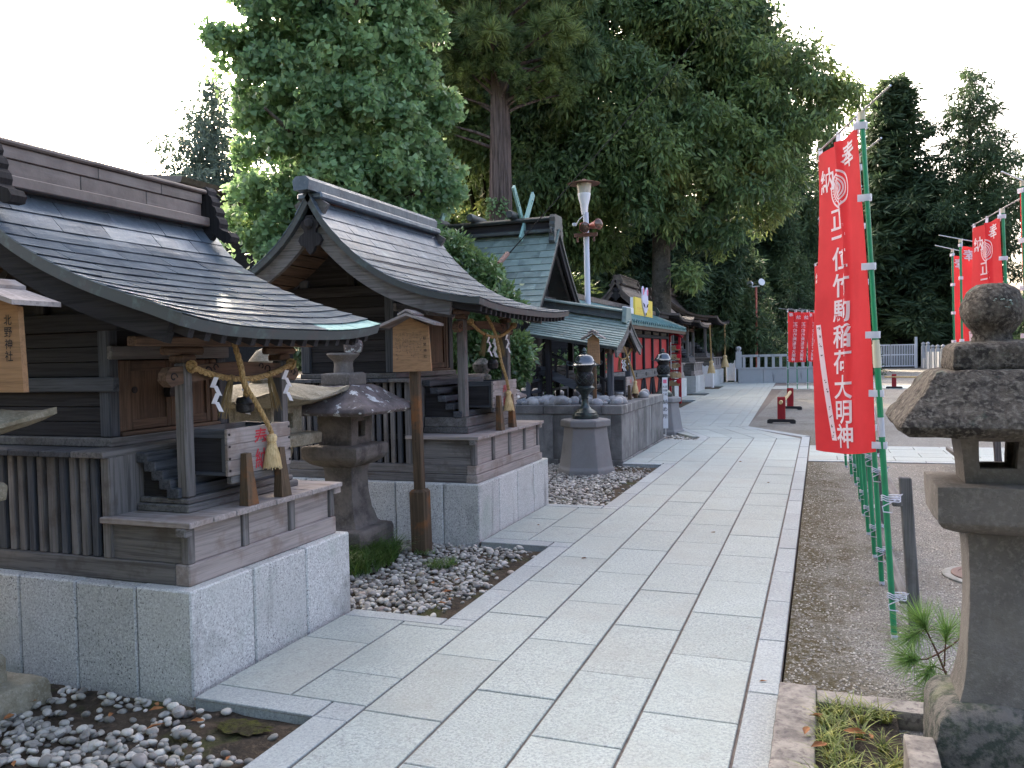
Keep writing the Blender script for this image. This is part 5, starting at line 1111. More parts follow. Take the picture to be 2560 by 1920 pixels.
XF = None
g = G(); g.box(sx - .12, sx - .02, 20.9, 21.85, 2.66, 2.82, .01); obj('notice_board', g, 'white_paint', label='low white board lying beside the yellow roof sign', cat='board', loc=(sx - .07, 21.4, 2.66))

# ================================================================ votive plaque rack
A, B = Vector((-4.56, 26.55)), Vector((-4.2, 26.5))
rk = thing('plaque_rack', 'red rack hung with wooden votive plaques beside the red hall', 'rack', (-4.38, 26.5, 0)); dv = (B - A).normalized(); nv = Vector((-dv.y, dv.x)); nv = nv if nv.y > 0 else -nv
def rp(s, z, o=0.0): q = A + (B - A) * s - nv * o; return (q.x, q.y, z)
for s in (0, 1):
    g = G(); q = rp(s, 0); w_ = .04 if s else .075; g.box(q[0] - w_, q[0] + w_, q[1] - .05, q[1] + .05, -.02, 2.1 if s else 2.25, .008); obj('post', g, 'red_lacquer', rk)
for zz in (.75, 1.03, 1.31, 1.59, 1.87): g = G(); g.tube([rp(-.02, zz), rp(1.02, zz)], .025, 6); obj('rail', g, 'red_lacquer', rk)
g = G(); g.tube([rp(-.3, 2.1), rp(.5, 2.22), rp(1.3, 2.1)], .045, 6); obj('top_beam', g, 'red_lacquer', rk)
beam(rk, 'price_board', -4.478, -4.462, 26.4, 26.45, 1.1, 1.95, 'white_paint')
rv = random.Random(12); k = 0
for zz in (.75, 1.03, 1.31, 1.59, 1.87):
    for i in range(4):
        s = .2 + .85 * (i + rv.uniform(-.3, .3)) / 3.3; z = zz - .03; hgt, wd = rv.uniform(.13, .2), rv.uniform(.13, .18); an = rv.uniform(-.35, .35); o = .04 + .03 * (k % 4)
        q = Vector(rp(s, z, o)); ax_ = Vector((dv.x, dv.y, 0)); up = Vector((0, 0, 1)); ou = Vector((-nv.x, -nv.y, 0))
        out = [(-wd / 2, -hgt), (wd / 2, -hgt), (wd / 2, -.06), (0, 0), (-wd / 2, -.06)]
        g = G(); v = [q + ax_ * (a * math.cos(an)) + ou * (a * math.sin(an) + t_) + up * b for t_ in (0, .012) for a, b in out]
        g.add(v, [(0, 1, 2, 3, 4), (9, 8, 7, 6, 5)] + [(j, (j + 1) % 5, 5 + (j + 1) % 5, 5 + j) for j in range(5)])
        obj('votive_plaque', g, 'plaque_wood', loc=q, label='small house-shaped wooden votive plaque hanging on the red rack', cat='plaque', group='votive plaques on the red rack'); k += 1
for (yy, zz) in ((1.0, 1.78), (1.05, 1.5), (1.02, .7)):
    g = G(); q = Vector(rp(yy, zz, .15)); g.lathe([(.001, 0), (.075, .004), (.075, .016), (.001, .02)], 12); g.v = [tuple(q + Vector((-nv.x * c, -nv.y * c, b)) + Vector((dv.x, dv.y, 0)) * a) for a, b, c in g.v]
    obj('gourd_charm', g, 'red_ink', loc=q, label='round red paper charm hanging on the plaque rack', cat='charm', group='red charms on the plaque rack')
# ================================================================ stone and bronze lanterns
from mathutils import noise as mnoise
def rough_obj(name, g, mat, parent, bev=.012, cuts=3, amp=.006, freq=9, kw=None):
    me0 = bpy.data.meshes.new('tmp'); me0.from_pydata(g.v, [], g.f); bm = bmesh.new(); bm.from_mesh(me0); bpy.data.meshes.remove(me0)
    bmesh.ops.remove_doubles(bm, verts=bm.verts, dist=1e-5); bmesh.ops.recalc_face_normals(bm, faces=bm.faces)
    if bev:
        es = [e for e in bm.edges if len(e.link_faces) == 2 and e.calc_face_angle(0) > .35]
        bmesh.ops.bevel(bm, geom=es, offset=bev, segments=2, profile=.6, affect='EDGES', clamp_overlap=True)
    if cuts:
        for _ in range(cuts):
            L_ = [e for e in bm.edges if e.calc_length() > .03]
            if not L_ or len(bm.faces) > 9000: break
            bmesh.ops.subdivide_edges(bm, edges=L_, cuts=1, use_grid_fill=True)
    bm.normal_update()
    mv = [(v, v.normal.copy() * (amp * (mnoise.noise(v.co * freq) + .5 * mnoise.noise(v.co * freq * 2.7)))) for v in bm.verts]
    for v, d in mv: v.co += d
    bm.verts.index_update(); q = G(); q.v = [tuple(v.co) for v in bm.verts]; q.f = [tuple(v.index for v in f.verts) for f in bm.faces]; bm.free()
    return obj(name, q, mat, parent, sm=True, ang=45, **(kw or {}))
def frame_box(c, ht, hb, z0, z1, hole, round_back=False, t=.035, front=True, side=False):
    """hollow lantern chamber: walls with a window each; tapered from ht (top) to hb (bottom)"""
    g = G(); cx, cy = c; hw, h0, h1 = hole
    def wall(fx):                                                        # fx(u, z, d) -> world, u in -1..1
        zs = [z0, h0, h1, z1]; us = [-1, -hw, hw, 1]
        for i in range(3):
            for j in range(3):
                if i == 1 and j == 1: continue
                v = [fx(u, z, d) for d in (0, 1) for (u, z) in ((us[j], zs[i]), (us[j + 1], zs[i]), (us[j + 1], zs[i + 1]), (us[j], zs[i + 1]))]
                g.add(v, [(0, 1, 2, 3), (7, 6, 5, 4), (0, 4, 5, 1), (1, 5, 6, 2), (2, 6, 7, 3), (3, 7, 4, 0)])
    hz = lambda z: hb + (ht - hb) * (z - z0) / (z1 - z0)
    if front:
        wall(lambda u, z, d: (cx + u * hz(z), cy - hz(z) + d * t, z)); wall(lambda u, z, d: (cx + u * hz(z), cy + hz(z) - d * t, z))
    if side:
        wall(lambda u, z, d: (cx + hz(z) - d * t, cy + u * hz(z), z)); wall(lambda u, z, d: (cx - hz(z) + d * t, cy + u * hz(z), z))
    for s in (-1, 1):
        if not side: v = [(cx + s * (hz(z) - d * t), cy + e * (hz(z) - t * .999), z) for d in (0, 1) for (e, z) in ((-1, z0), (1, z0), (1, z1), (-1, z1))]
        else: v = [(cx + e * (hz(z) - t * .999), cy + s * (hz(z) - d * t), z) for d in (0, 1) for (e, z) in ((-1, z0), (1, z0), (1, z1), (-1, z1))]
        if not (front and side): g.add(v, [(0, 1, 2, 3), (7, 6, 5, 4), (0, 4, 5, 1), (1, 5, 6, 2), (2, 6, 7, 3), (3, 7, 4, 0)])
    return g
A4 = math.pi / 4
def sq(prof, c): g = G(); g.lathe(prof, 4, (c[0], c[1], 0), A4, sq=True); return g
# large lantern at the right edge
c = (.59, 3.45)
L1 = thing('stone_lantern', 'large rough stone lantern with ball finial close by at the right edge', 'stone lantern', (c[0], c[1], 0))
rough_obj('base', sq([(.19, -.1), (.215, -.02), (.215, .2), (.205, .26), (.17, .30), (.12, .315)], c), 'lantern_stone_mossy', L1, .02, 3, .01)
rough_obj('shaft', sq([(.128, .30), (.114, .36), (.099, .46), (.09, .6), (.087, .75), (.091, .86), (.1, .93)], c), 'lantern_stone_grey', L1, .008, 3, .004)
rough_obj('platform', sq([(.1, .925), (.14, .935), (.185, .955), (.203, .978), (.205, 1.04), (.207, 1.108), (.12, 1.11)], c), 'lantern_stone_grey', L1, .006, 3, .004)
rough_obj('light_chamber', frame_box(c, .124, .104, 1.1, 1.305, (.52, 1.165, 1.262)), 'lantern_stone_grey', L1, .006, 2, .003)
g = G(); g.lathe([(.325, 1.305), (.34, 1.328), (.325, 1.352), (.29, 1.395), (.255, 1.44), (.225, 1.485), (.205, 1.512), (.19, 1.518), (.08, 1.52)], 4, (*c, 0), A4, sq=True)
g2 = G(); g2.lathe([(.1, 1.285), (.3, 1.29), (.33, 1.3099)], 4, (*c, 0), A4, sq=True); g.add(g2.v, g2.f)
rough_obj('roof', g, 'lantern_roof_rough', L1, .005, 4, .007, 17)
rough_obj('neck_block', sq([(.145, 1.515), (.15, 1.53), (.147, 1.6), (.125, 1.615), (.06, 1.622)], c), 'lantern_roof_rough', L1, .012, 3, .007, 14)
g = G(); g.lathe([(.075, 1.6), (.066, 1.625), (.062, 1.645), (.075, 1.665), (.095, 1.69), (.105, 1.725), (.103, 1.76), (.085, 1.8), (.05, 1.825), (.01, 1.832)], 24, (*c, 0)); rough_obj('ball_finial', g, 'lantern_roof_rough', L1, 0, 2, .007, 16)
g = G(); lc = Vector((c[0] + .012, c[1] - .086, 1.752))
for i in range(26):
    a, q = random.uniform(0, 6.28), .022 * math.sqrt(random.random()); o = lc + Vector((q * 1.5 * math.cos(a), -.012 + random.uniform(-.003, .002), q * math.sin(a))); g.lathe([(.001, -.003), (.006, 0), (.001, .004)], 6, o)
obj('lichen_patch', g, 'lichen', L1, sm=True)
kb = thing('kerb_stones', 'low rough kerb stones edging the small planted bed by the path', 'kerb', (-.1, 3.4, 0))
for (x0, x1, y0, y1, z1) in ((-.188, -.03, 2.4, 3.16, .085), (-.188, -.028, 3.166, 3.93, .08), (-.027, .5, 3.79, 3.925, .065)):
    g = G(); g.box(x0, x1, y0, y1, -.1, z1); rough_obj('kerb_stone', g, 'kerb_stone', kb, .012, 4, .006, 12)
g = G(); g.box(.272, .372, 2.3, 3.26, -.05, .2); rough_obj('curb_block', g, 'kerb_stone', None, .008, 4, .004, 10, kw=dict(label='narrow brown stone block set against the large lantern base', cat='stone block', loc=(.32, 2.8, 0)))
g = G(); g.grid([[(-.04 + .33 * i / 14, 2.3 + 1.5 * j / 40, .045 + .014 * mnoise.noise(Vector((i * .5, j * .5, 1)))) for i in range(15)] for j in range(41)]); obj('planting_bed', g, 'soil', sm=True, kind='structure')

def temple_lantern(label, cx, cy, s, z0, mats, finial='bowl', tip=.0, grp=None):
    """square-roofed lantern: mats = (stone, roof, top)"""
    t = thing('stone_lantern', label, 'stone lantern', (cx, cy, 0), grp); c = (cx, cy); Z = lambda z: z0 + z * s; P = lambda pr: [(r * s, Z(z)) for r, z in pr]
    rough_obj('base', sq(P([(.3, -z0 / s - .05), (.31, .0), (.3, .04), (.22, .05)]), c), mats[0], t, .01, 2, .006)
    rough_obj('shaft', sq(P([(.24, .03), (.2, .08), (.165, .2), (.145, .38), (.14, .5), (.15, .6)]), c), mats[0], t, .008, 3, .006)
    rough_obj('platform', sq(P([(.15, .59), (.22, .62), (.27, .66), (.285, .69), (.285, .77), (.27, .785), (.18, .79)]), c), mats[0], t, .008, 3, .005)
    rough_obj('light_chamber', frame_box(c, .178 * s, .172 * s, Z(.785), Z(1.07), (.36, Z(.86), Z(1.0)), side=True, front=False, t=.05 * s), mats[0], t, .006, 2, .003)
    return t, c, P, Z
# brown lantern standing in front of the second shrine
t, c, P, Z = temple_lantern('brown stone lantern with white lichen spots on its roof', -3.66, 5.84, .9, .2, ('lantern_stone_brown',))
rough_obj('roof', sq(P([(.2, 1.06), (.47, 1.075), (.5, 1.1), (.48, 1.135), (.38, 1.19), (.3, 1.245), (.23, 1.3), (.2, 1.32), (.12, 1.325)]), c), 'lantern_roof_lichen', t, .008, 4, .009, 10)
rough_obj('neck_block', sq(P([(.145, 1.32), (.15, 1.335), (.148, 1.425), (.13, 1.435), (.08, 1.437)]), c), 'lantern_stone_grey', t, .012, 2, .004)
g = G(); g.lathe(P([(.09, 1.43), (.085, 1.5), (.09, 1.54), (.13, 1.575), (.15, 1.6), (.145, 1.615), (.1, 1.6)]), 20, (*c, 0)); rough_obj('bowl', g, 'lantern_stone_grey', t, 0, 2, .005)
g = G(); g.lathe(P([(.03, 1.6), (.08, 1.62), (.09, 1.68), (.075, 1.74), (.02, 1.77)]), 16, (c[0] + .075, c[1] + .03, 0)); rough_obj('broken_finial', g, 'lantern_roof_lichen', t, 0, 2, .006)
# tan pair flanking the left-edge shrine: broad curved caps
def tan_lantern(label, cx, cy):
    t = thing('stone_lantern', label, 'stone lantern', (cx, cy, 0)); c = (cx, cy)
    rough_obj('lower_base', sq([(.41, -.1), (.41, .05), (.395, .08), (.3, .085)], c), 'lantern_stone_tan', t, .02, 3, .01)
    rough_obj('upper_base', sq([(.275, .08), (.28, .2), (.265, .23), (.15, .235)], c), 'lantern_stone_tan', t, .02, 3, .01)
    g = G(); g.lathe([(.19, .225), (.165, .3), (.15, .6), (.15, .8), (.19, .9), (.2, .96)], 16, (*c, 0)); rough_obj('shaft', g, 'lantern_stone_tan', t, 0, 2, .006)
    rough_obj('platform', sq([(.22, .945), (.295, .96), (.3, 1.03), (.29, 1.045), (.2, 1.05)], c), 'lantern_stone_tan', t, .012, 3, .005)
    rough_obj('light_chamber', frame_box(c, .19, .19, 1.045, 1.26, (.4, 1.09, 1.2), side=True, front=False, t=.05), 'lantern_stone_tan', t, .008, 2, .004)
    n = 25; rows_t, rows_b = [], []
    for i in range(n):
        rt, rb_ = [], []
        for j in range(n):
            u, v = -1 + 2 * i / (n - 1), -1 + 2 * j / (n - 1); k = max(abs(u), abs(v)); q = (abs(u) * abs(v)) ** 1.6
            x, y = cx + u * .43 * (1 + .06 * q), cy + v * .43 * (1 + .06 * q); zt = 1.44 - .125 * k ** 2.2 + .085 * q * k ** 3; zb_ = 1.245 + .075 * k ** 3 * .8 + .06 * q
            rt.append((x, y, zt)); rb_.append((x, y, min(zb_, zt - .012)))
        rows_t.append(rt); rows_b.append(rb_)
    g = G(); g.grid(rows_t); o2 = len(g.v); g.grid(rows_b)
    for i in range(n - 1):
        for (a, b) in ((i, i + 1), ((n - 1) * n + i, (n - 1) * n + i + 1), (i * n, (i + 1) * n), (i * n + n - 1, (i + 1) * n + n - 1)): g.f.append((a, b, o2 + b, o2 + a))
    rough_obj('roof', g, 'lantern_stone_tan', t, 0, 0, .006, 14)
    g = G(); g.lathe([(.1, 1.42), (.11, 1.46), (.07, 1.49), (.1, 1.53), (.12, 1.6), (.06, 1.68), (.01, 1.7)], 16, (*c, 0)); rough_obj('finial', g, 'lantern_stone_tan', t, 0, 2, .005)
    return t
tan_lantern('tan stone lantern cut by the left picture edge, broad curved cap', -3.95, 2.53)
tan_lantern('tan stone lantern seen behind the offering box of the left-edge shrine', -3.95, 5.2)
t, c, P, Z = temple_lantern('dark mossy stone lantern half hidden behind the second shrine post', -3.85, 9.25, .86, .15, ('lantern_stone_mossy',))
rough_obj('roof', sq(P([(.2, 1.06), (.47, 1.075), (.5, 1.1), (.48, 1.135), (.38, 1.19), (.3, 1.245), (.23, 1.3), (.2, 1.32), (.12, 1.325)]), c), 'lantern_roof_lichen', t, .008, 3, .01, 10)
g = G(); g.lathe(P([(.12, 1.32), (.13, 1.42), (.08, 1.45), (.12, 1.5), (.14, 1.58), (.05, 1.66)]), 14, (*c, 0)); rough_obj('finial', g, 'lantern_stone_mossy', t, 0, 2, .006)

def bronze_lantern(label, cx, cy, s=1.0):
    t = thing('bronze_lantern', label, 'bronze lantern', (cx, cy, .71)); z = .715
    g = G(); g.lathe([(.18, z), (.185, z + .01), (.182, z + .055), (.165, z + .062), (.162, z + .085), (.14, z + .1), (.125, z + .115), (.09, z + .135), (.065, z + .165), (.052, z + .2), (.045, z + .24), (.047, z + .275), (.06, z + .29), (.05, z + .3), (.055, z + .325), (.085, z + .365), (.12, z + .395), (.135, z + .41), (.138, z + .43), (.12, z + .445), (.11, z + .455)], 32, (cx, cy, 0)); obj('stand', g, 'bronze', t, sm=True)
    g = G(); g.lathe([(.1, z + .455), (.115, z + .475), (.128, z + .52), (.13, z + .57), (.12, z + .62), (.1, z + .65), (.105, z + .665), (.12, z + .7), (.13, z + .72)], 32, (cx, cy, 0)); fb = obj('fire_box', g, 'iron_black', t, sm=True)
    g = G()
    for k in range(10):                                                   # pierced lattice bands
        for sg in (1, -1):
            g.tube([(cx + (.131 - .02 * abs(u - .5) ** 2 * 2) * math.cos(6.283 * (k / 10 + sg * .16 * u)), cy + (.131 - .02 * abs(u - .5) ** 2 * 2) * math.sin(6.283 * (k / 10 + sg * .16 * u)), z + .49 + .13 * u) for u in np.linspace(0, 1, 8)], .005, 4)
    obj('lattice', g, 'bronze', t)
    g = G(); g.lathe([(.12, z + .715), (.19, z + .735), (.2, z + .745), (.17, z + .762), (.145, z + .79), (.128, z + .83), (.11, z + .862), (.07, z + .885), (.04, z + .895)], 32, (cx, cy, 0)); obj('roof', g, 'bronze_roof', t, sm=True)
    g = G(); g.lathe([(.042, z + .89), (.05, z + .9), (.025, z + .91), (.02, z + .92), (.035, z + .935), (.03, z + .955), (.008, z + .985)], 14, (cx, cy, 0)); obj('finial', g, 'bronze', t, sm=True)
    for k in range(6):
        a = k * math.pi / 3 + .35; ca, sa = math.cos(a), math.sin(a); g = G()
        g.tube([(cx + ca * r_, cy + sa * r_, z + zz) for r_, zz in ((.18, .745), (.21, .742), (.235, .75), (.25, .77), (.245, .79), (.23, .792), (.225, .778))], .0075, 6); obj('roof_scroll', g, 'bronze', t)
    return t
def pedestal(label, cx, cy):
    t = thing('hexagonal_pedestal', label, 'pedestal', (cx, cy, 0)); g = G(); g.lathe([(.4, -.08), (.4, .02), (.375, .06), (.335, .3), (.305, .52), (.3, .6)], 6, (cx, cy, 0), R(10)); rough_obj('shaft', g, 'pedestal_stone', t, .012, 2, .004)
    g = G(); g.lathe([(.31, .6), (.345, .61), (.35, .62), (.35, .685), (.34, .7), (.29, .715)], 6, (cx, cy, 0), R(10)); rough_obj('cap', g, 'pedestal_stone', t, .008, 2, .003); return t
pedestal('tapered hexagonal stone pedestal on the pebbles before the podium', -3.07, 11.07); bronze_lantern('dark bronze lantern with dome roof before the cobbled podium', -3.07, 11.07)
pedestal('hexagonal stone pedestal behind the narrow white sign', -3.0, 16.8); bronze_lantern('far bronze lantern standing before the red panels', -3.0, 16.8)

# ================================================================ wooden notice boards
def notice(label, cx, cy, pz, w, z0, z1, rot, post_w, chars, cols, col0=None, pdx=0.0, foot=None, base=-.02, tilt=0.0):
    t = thing('notice_board', label, 'notice board', (cx, cy, base)); M = Matrix.Translation((cx, cy, 0)) @ Matrix.Rotation(R(rot), 4, 'Z') @ Matrix.Rotation(R(tilt), 4, 'Y')
    def o(name, g, mat): g.v = [tuple(M @ Vector(v)) for v in g.v]; return obj(name, g, mat, t)
    pw = post_w / 2
    g = G(); g.box(pdx - pw, pdx + pw, .03, .03 + post_w, base - .05, z0 + .3, .008); o('post', g, 'sign_post')
    if foot: g = G(); g.box(-pw - .035, pw + .035, .0, .06 + post_w, base - .06, foot, .02); o('post_foot', g, 'sign_post')
    wt = w * .92; g = G(); g.prism([(-w / 2, z0), (w / 2, z0), (wt / 2, z1 - .03), (0, z1 + .045), (-wt / 2, z1 - .03)], 'xz', 0, .028); bd = o('board', g, 'sign_board')
    ov = w * .5 + .075
    for s in (1, -1):
        g = G(); g.prism([(0, z1 + .06), (s * ov, z1 - .03), (s * ov, z1 - .008), (0, z1 + .083)], 'xz', -.1, .15); o('roof_board', g, 'wood_pale_x')
    g = G(); g.prism([(-.07, z1 + .062), (0, z1 + .095), (.07, z1 + .062), (.07, z1 + .078), (0, z1 + .112), (-.07, z1 + .078)], 'xz', -.105, .155); o('roof_cap', g, 'wood_pale_y')
    g = text_on(chars, lambda u, v: tuple(M @ Vector((u, -.0025, v))), .004); g.v = [tuple(v) for v in g.v]
    obj('heading', g, 'black_ink', t, fix=False)
    if cols: g = strokes_on(4, lambda u, v: tuple(M @ Vector((u, -.0025, v))), -w * .42, w * (.42 if col0 is None else col0), z0 + .1, z1 - .07, cols, w * .06, 6); obj('writing', g, 'faded_ink', t, fix=False)
    return t
zc = 1.81
notice('bright wooden notice board with four large characters at the left edge', -3.605, 2.72, 0, .44, 1.48, 1.9, 0, .07, [(c_, .14, zc - .0 - .055 * i * 1.0, .052) for i, c_ in enumerate('北野神社')], 0, pdx=-.17)
notice('roofed wooden notice board on a tall post before the second shrine', -3.145, 6.11, 0, .335, 1.49, 1.89, 8, .08, [(c_, .12, 1.76 - .05 * i, .03) for i, c_ in enumerate('秋葉神社')], 8, .3, foot=.5, tilt=-1.0)
notice('small roofed wooden notice board beside the bronze lantern at the podium', -3.19, 12.02, 0, .19, 1.45, 1.86, 6, .06, [], 6, base=.845)
# narrow white sign
ws = thing('narrow_sign', 'narrow white sign with black writing beside the far pedestal', 'sign', (-2.865, 16.2, 0)); Mw = Matrix.Translation((-2.865, 16.2, 0)) @ Matrix.Rotation(R(10), 4, 'Z')
g = G(); g.box(-.052, .052, -.008, .008, .12, 1.12, .003, Mw); obj('panel', g, 'white_paint', ws); g = G(); g.tube([(-2.865, 16.225, -.05), (-2.865, 16.225, 1.0)], .011, 6); obj('stake', g, 'steel_rod', ws)
g = G(); g.add([tuple(Mw @ Vector(v)) for v in ((-.035, -.0105, 1.01), (.035, -.0105, 1.01), (.035, -.0105, 1.08), (-.035, -.0105, 1.08))], [(0, 1, 2, 3)]); obj('pink_patch', g, 'pink_print', ws, fix=False)
ch = [(c_, .024, .94 - .075 * i, .052) for i, c_ in enumerate('古神札')] + [(c_, -.022, .94 - .075 * i, .05) for i, c_ in enumerate('お守り')] + [(c_, 0, .64 - .14 * i, .1) for i, c_ in enumerate('納め所')]
g = text_on(ch, lambda u, v: tuple(Mw @ Vector((u, -.0105, v))), .006); obj('writing', g, 'black_ink', ws, fix=False)

# ================================================================ banners on green poles
TR, TL, BL, BR = Vector((.208, 4.98, 2.83)), Vector((.0, 5.5, 2.80)), Vector((-.02, 5.36, .99)), Vector((.295, 4.98, 1.03)); PB = Vector((.374, 4.98, 0)); PT = Vector((.221, 4.98, 2.905))
FW, FH = .6, 1.8
def cloth_fn(u, v):
    """u: 0 free edge .. 1 pole edge; v: 0 bottom .. 1 top"""
    t = TL.lerp(TR, u); b = BL.lerp(BR, u); p = b.lerp(t, v); n = (TR - TL).lerp(BR - BL, 1 - v).cross(Vector((0, 0, 1))).normalized()
    w = .013 * math.sin(u * 6.5 + .6 + (1 - v) * 1.3) + .006 * math.sin(u * 15 + v * 5) * (1 - v) + .012 * math.sin(v * 6 + u * 2)
    fold = .04 * math.exp(-((u - .56) / .05) ** 2) * (.4 + .6 * v) * (1 if v > .25 else v * 4)
    sag = -.012 * math.sin(math.pi * u) * (v > .9) * (v - .9) * 10 - .02 * math.sin(u * 3.1) * (1 - v) ** 3
    return p + n * (w * (1 - .55 * u ** 6) + fold) + Vector((0, 0, sag))
def flag_pt(u, v, off=.0):
    e = .004; p = cloth_fn(u, v); a = cloth_fn(min(1, u + e), v) - cloth_fn(u - e, v); b = cloth_fn(u, v + e) - cloth_fn(u, v - e); n = a.cross(b).normalized()
    if n.x * -.93 + n.y * -.37 < 0: n = -n
    return tuple(p + n * off)
fl = thing('banner', 'large red banner with white characters on the nearest green pole', 'banner', PB, 'red banners in the row beside the path')
g = G(); g.grid([[flag_pt(i / 40, j / 90) for i in range(41)] for j in range(91)]); obj('cloth', g, 'red_cloth', fl, sm=True, fix=False, ang=80)
FT = lambda u, v: flag_pt(u / FW, v / FH, .0035)
vv = lambda t: FH * (1 - t)
chars = [('奉', .455, vv(.062), .19, .8), ('納', .14, vv(.105), .19, .8)] + [(c_, .262 + .035 * k / 9, vv(tt), .19, .76) for k, (c_, tt) in enumerate(zip('正一位竹駒稲荷大明神', (.245, .305, .375, .462, .545, .627, .71, .79, .868, .945)))]
FB = lambda u, v: flag_pt(u / FW, v / FH, -.0035)
g = text_on(chars, FT, .017); g2 = text_on(chars, FB, .017); g.add(g2.v, g2.f); obj('writing', g, 'white_ink', fl, fix=False)
g = G(); cu, cv = .3, vv(.152)                                             # round crest of rice ears
def arc(r0, r1, a0, a1, n=30):
    v = []
    for i in range(n + 1):
        a = a0 + (a1 - a0) * i / n
        for r_ in (r0, r1): v.append(FT(cu + r_ * math.cos(a), cv + r_ * math.sin(a)))
    g.add(v, [(2 * i, 2 * i + 1, 2 * i + 3, 2 * i + 2) for i in range(n)])
arc(.1, .112, 0, 6.2832, 48)
for r_ in (.03, .045, .06, .075): arc(r_, r_ + .009, R(-60), R(240), 30)
for k in range(7): x_ = -.045 + .015 * k; g.add([FT(cu + x_ * .6, cv - .03), FT(cu + x_ * .6 + .006, cv - .03), FT(cu + x_ * 1.1 + .006, cv - .094), FT(cu + x_ * 1.1, cv - .094)], [(0, 1, 2, 3)])
for k in range(12): a = R(100 + k * 11); g.add([FT(cu + q * math.cos(a + d), cv + q * math.sin(a + d)) for q, d in ((.085, 0), (.092, .05), (.096, 0), (.092, -.05))], [(0, 1, 2, 3)])
obj('crest', g, 'white_ink', fl, fix=False)
g = G(); sp = [(.02 + .14 * q, vv(.58 + .38 * q)) for q in np.linspace(0, 1, 14)]; g.grid([[FT(a, b), FT(a + .045, b)] for a, b in sp]); obj('name_strip', g, 'white_ink', fl, fix=False)
g = G()
for k in range(13):
    q = .04 + .92 * k / 12
    if k in (4, 5, 8): continue
    for _ in range(3): a, b = .02 + .14 * q + random.uniform(.008, .03), vv(.58 + .38 * q) + random.uniform(-.015, .015); l = random.uniform(.004, .012); g.add([flag_pt(x / FW, y / FH, .005) for x, y in ((a, b), (a + l, b + .004), (a + l, b + .009), (a, b + .006))], [(0, 1, 2, 3)])
obj('strip_writing', g, 'black_ink', fl, fix=False)
PL = lambda t: PB.lerp(PT, t)
g = G(); g.tube([PL(0), PL(.52)], .0165, 12); obj('lower_pole', g, 'green_pole', fl, sm=True)
g = G(); g.tube([PL(.52), PL(.985)], .0135, 12); obj('upper_pole', g, 'green_pole', fl, sm=True)
g = G(); g.tube([PL(.515), PL(.56)], .021, 12); g.tube([PL(.56), PL(.568)], .018, 12); obj('pole_collar', g, 'pole_joint', fl, sm=True)
g = G(); g.tube([PL(.985), PL(1.0)], .019, 10); obj('top_cap', g, 'pole_joint', fl)
g = G(); g.tube([PL(-.004), PL(.004)], .018, 10); obj('foot_cap', g, 'white_band', fl)
g = G(); g.tube([PL(.383), PL(.42)], .0172, 12); obj('pole_label', g, 'white_band', fl, sm=True)
d = (TL + Vector((0, 0, .03)) - PT).normalized(); g = G(); g.tube([PT - d * .32, PT + d * ((TL - PT).length + .02)], .006, 6); obj('cross_rod', g, 'steel_rod', fl)
for v_ in (1.0, .78, .57, .36, .18, .02):
    z_ = BR.z + (TR.z - BR.z) * v_; t_ = z_ / PT.z; p = PL(t_); e = BR.lerp(TR, v_); g = G(); ax = (p - e); ax = ax.normalized() if ax.length > 1e-6 else Vector((1, 0, 0)); h_ = .019
    a = e - ax * .03; b = p + ax * .02
    for s in (-.0175, .0175): g.add([a + Vector((0, s * .3 - .004, -h_)), b + Vector((0, s, -h_)), b + Vector((0, s, h_)), a + Vector((0, s * .3 - .004, h_))], [(0, 1, 2, 3)])
    g.add([b + Vector((0, -.0175, -h_)), b + Vector((.006, 0, -h_)), b + Vector((0, .0175, -h_)), b + Vector((0, .0175, h_)), b + Vector((.006, 0, h_)), b + Vector((0, -.0175, h_))], [(0, 1, 4, 5), (1, 2, 3, 4)])
    obj('band', g, 'white_band', fl, fix=False)
for u_ in (.05, .5, .95):
    q = TL.lerp(TR, u_); w = PT + d * (TL - PT).length * (1 - u_); g = G(); g.add([q + Vector((-.012, .01, -.04)), q + Vector((.012, -.01, -.04)), w + Vector((.012, -.01, .01)), w + Vector((-.012, .01, .01))], [(0, 1, 2, 3)]); obj('hanging_loop', g, 'white_band', fl, fix=False)
tie = G()
for z_ in (.76, .215):
    p = PL(z_ / PT.z)
    for k in range(3): tie.tube([(p.x + .024 * math.cos(a) + (.05 if math.cos(a) > .3 else 0), p.y + .022 * math.sin(a), z_ + .012 * k + .006 * math.sin(a * 2)) for a in np.linspace(0, 6.3, 14)], .0035, 5)
    tie.tube([(p.x + .05, p.y - .02, z_ + .03), (p.x + .08, p.y - .05, z_ + .045), (p.x + .05, p.y - .04, z_ + .01), (p.x - .02, p.y - .035, z_ - .03), (p.x - .015, p.y - .03, z_ - .06), (p.x + .03, p.y - .02, z_ - .065)], .0035, 5)
obj('tie_cord', tie, 'white_band', fl, fix=False)
names = ['second', 'third', 'fourth', 'fifth', 'sixth', 'seventh', 'eighth', 'ninth']
for k, (x, y) in enumerate(((.382, 6.11), (.382, 6.9), (.38, 7.74), (.38, 8.6), (.386, 9.42), (.383, 10.54), (.36, 11.28), (.32, 12.13))):
    c_ = copy_tree(fl, Vector((x, y, 0)) - PB, label='%s red banner back in the row behind the nearest one' % names[k]); c_.rotation_euler.z = R(random.uniform(-5, 3) - 2); c_.rotation_euler.y = R(random.uniform(-.5, .5))
G2 = 'red banners in the row behind the large lantern'
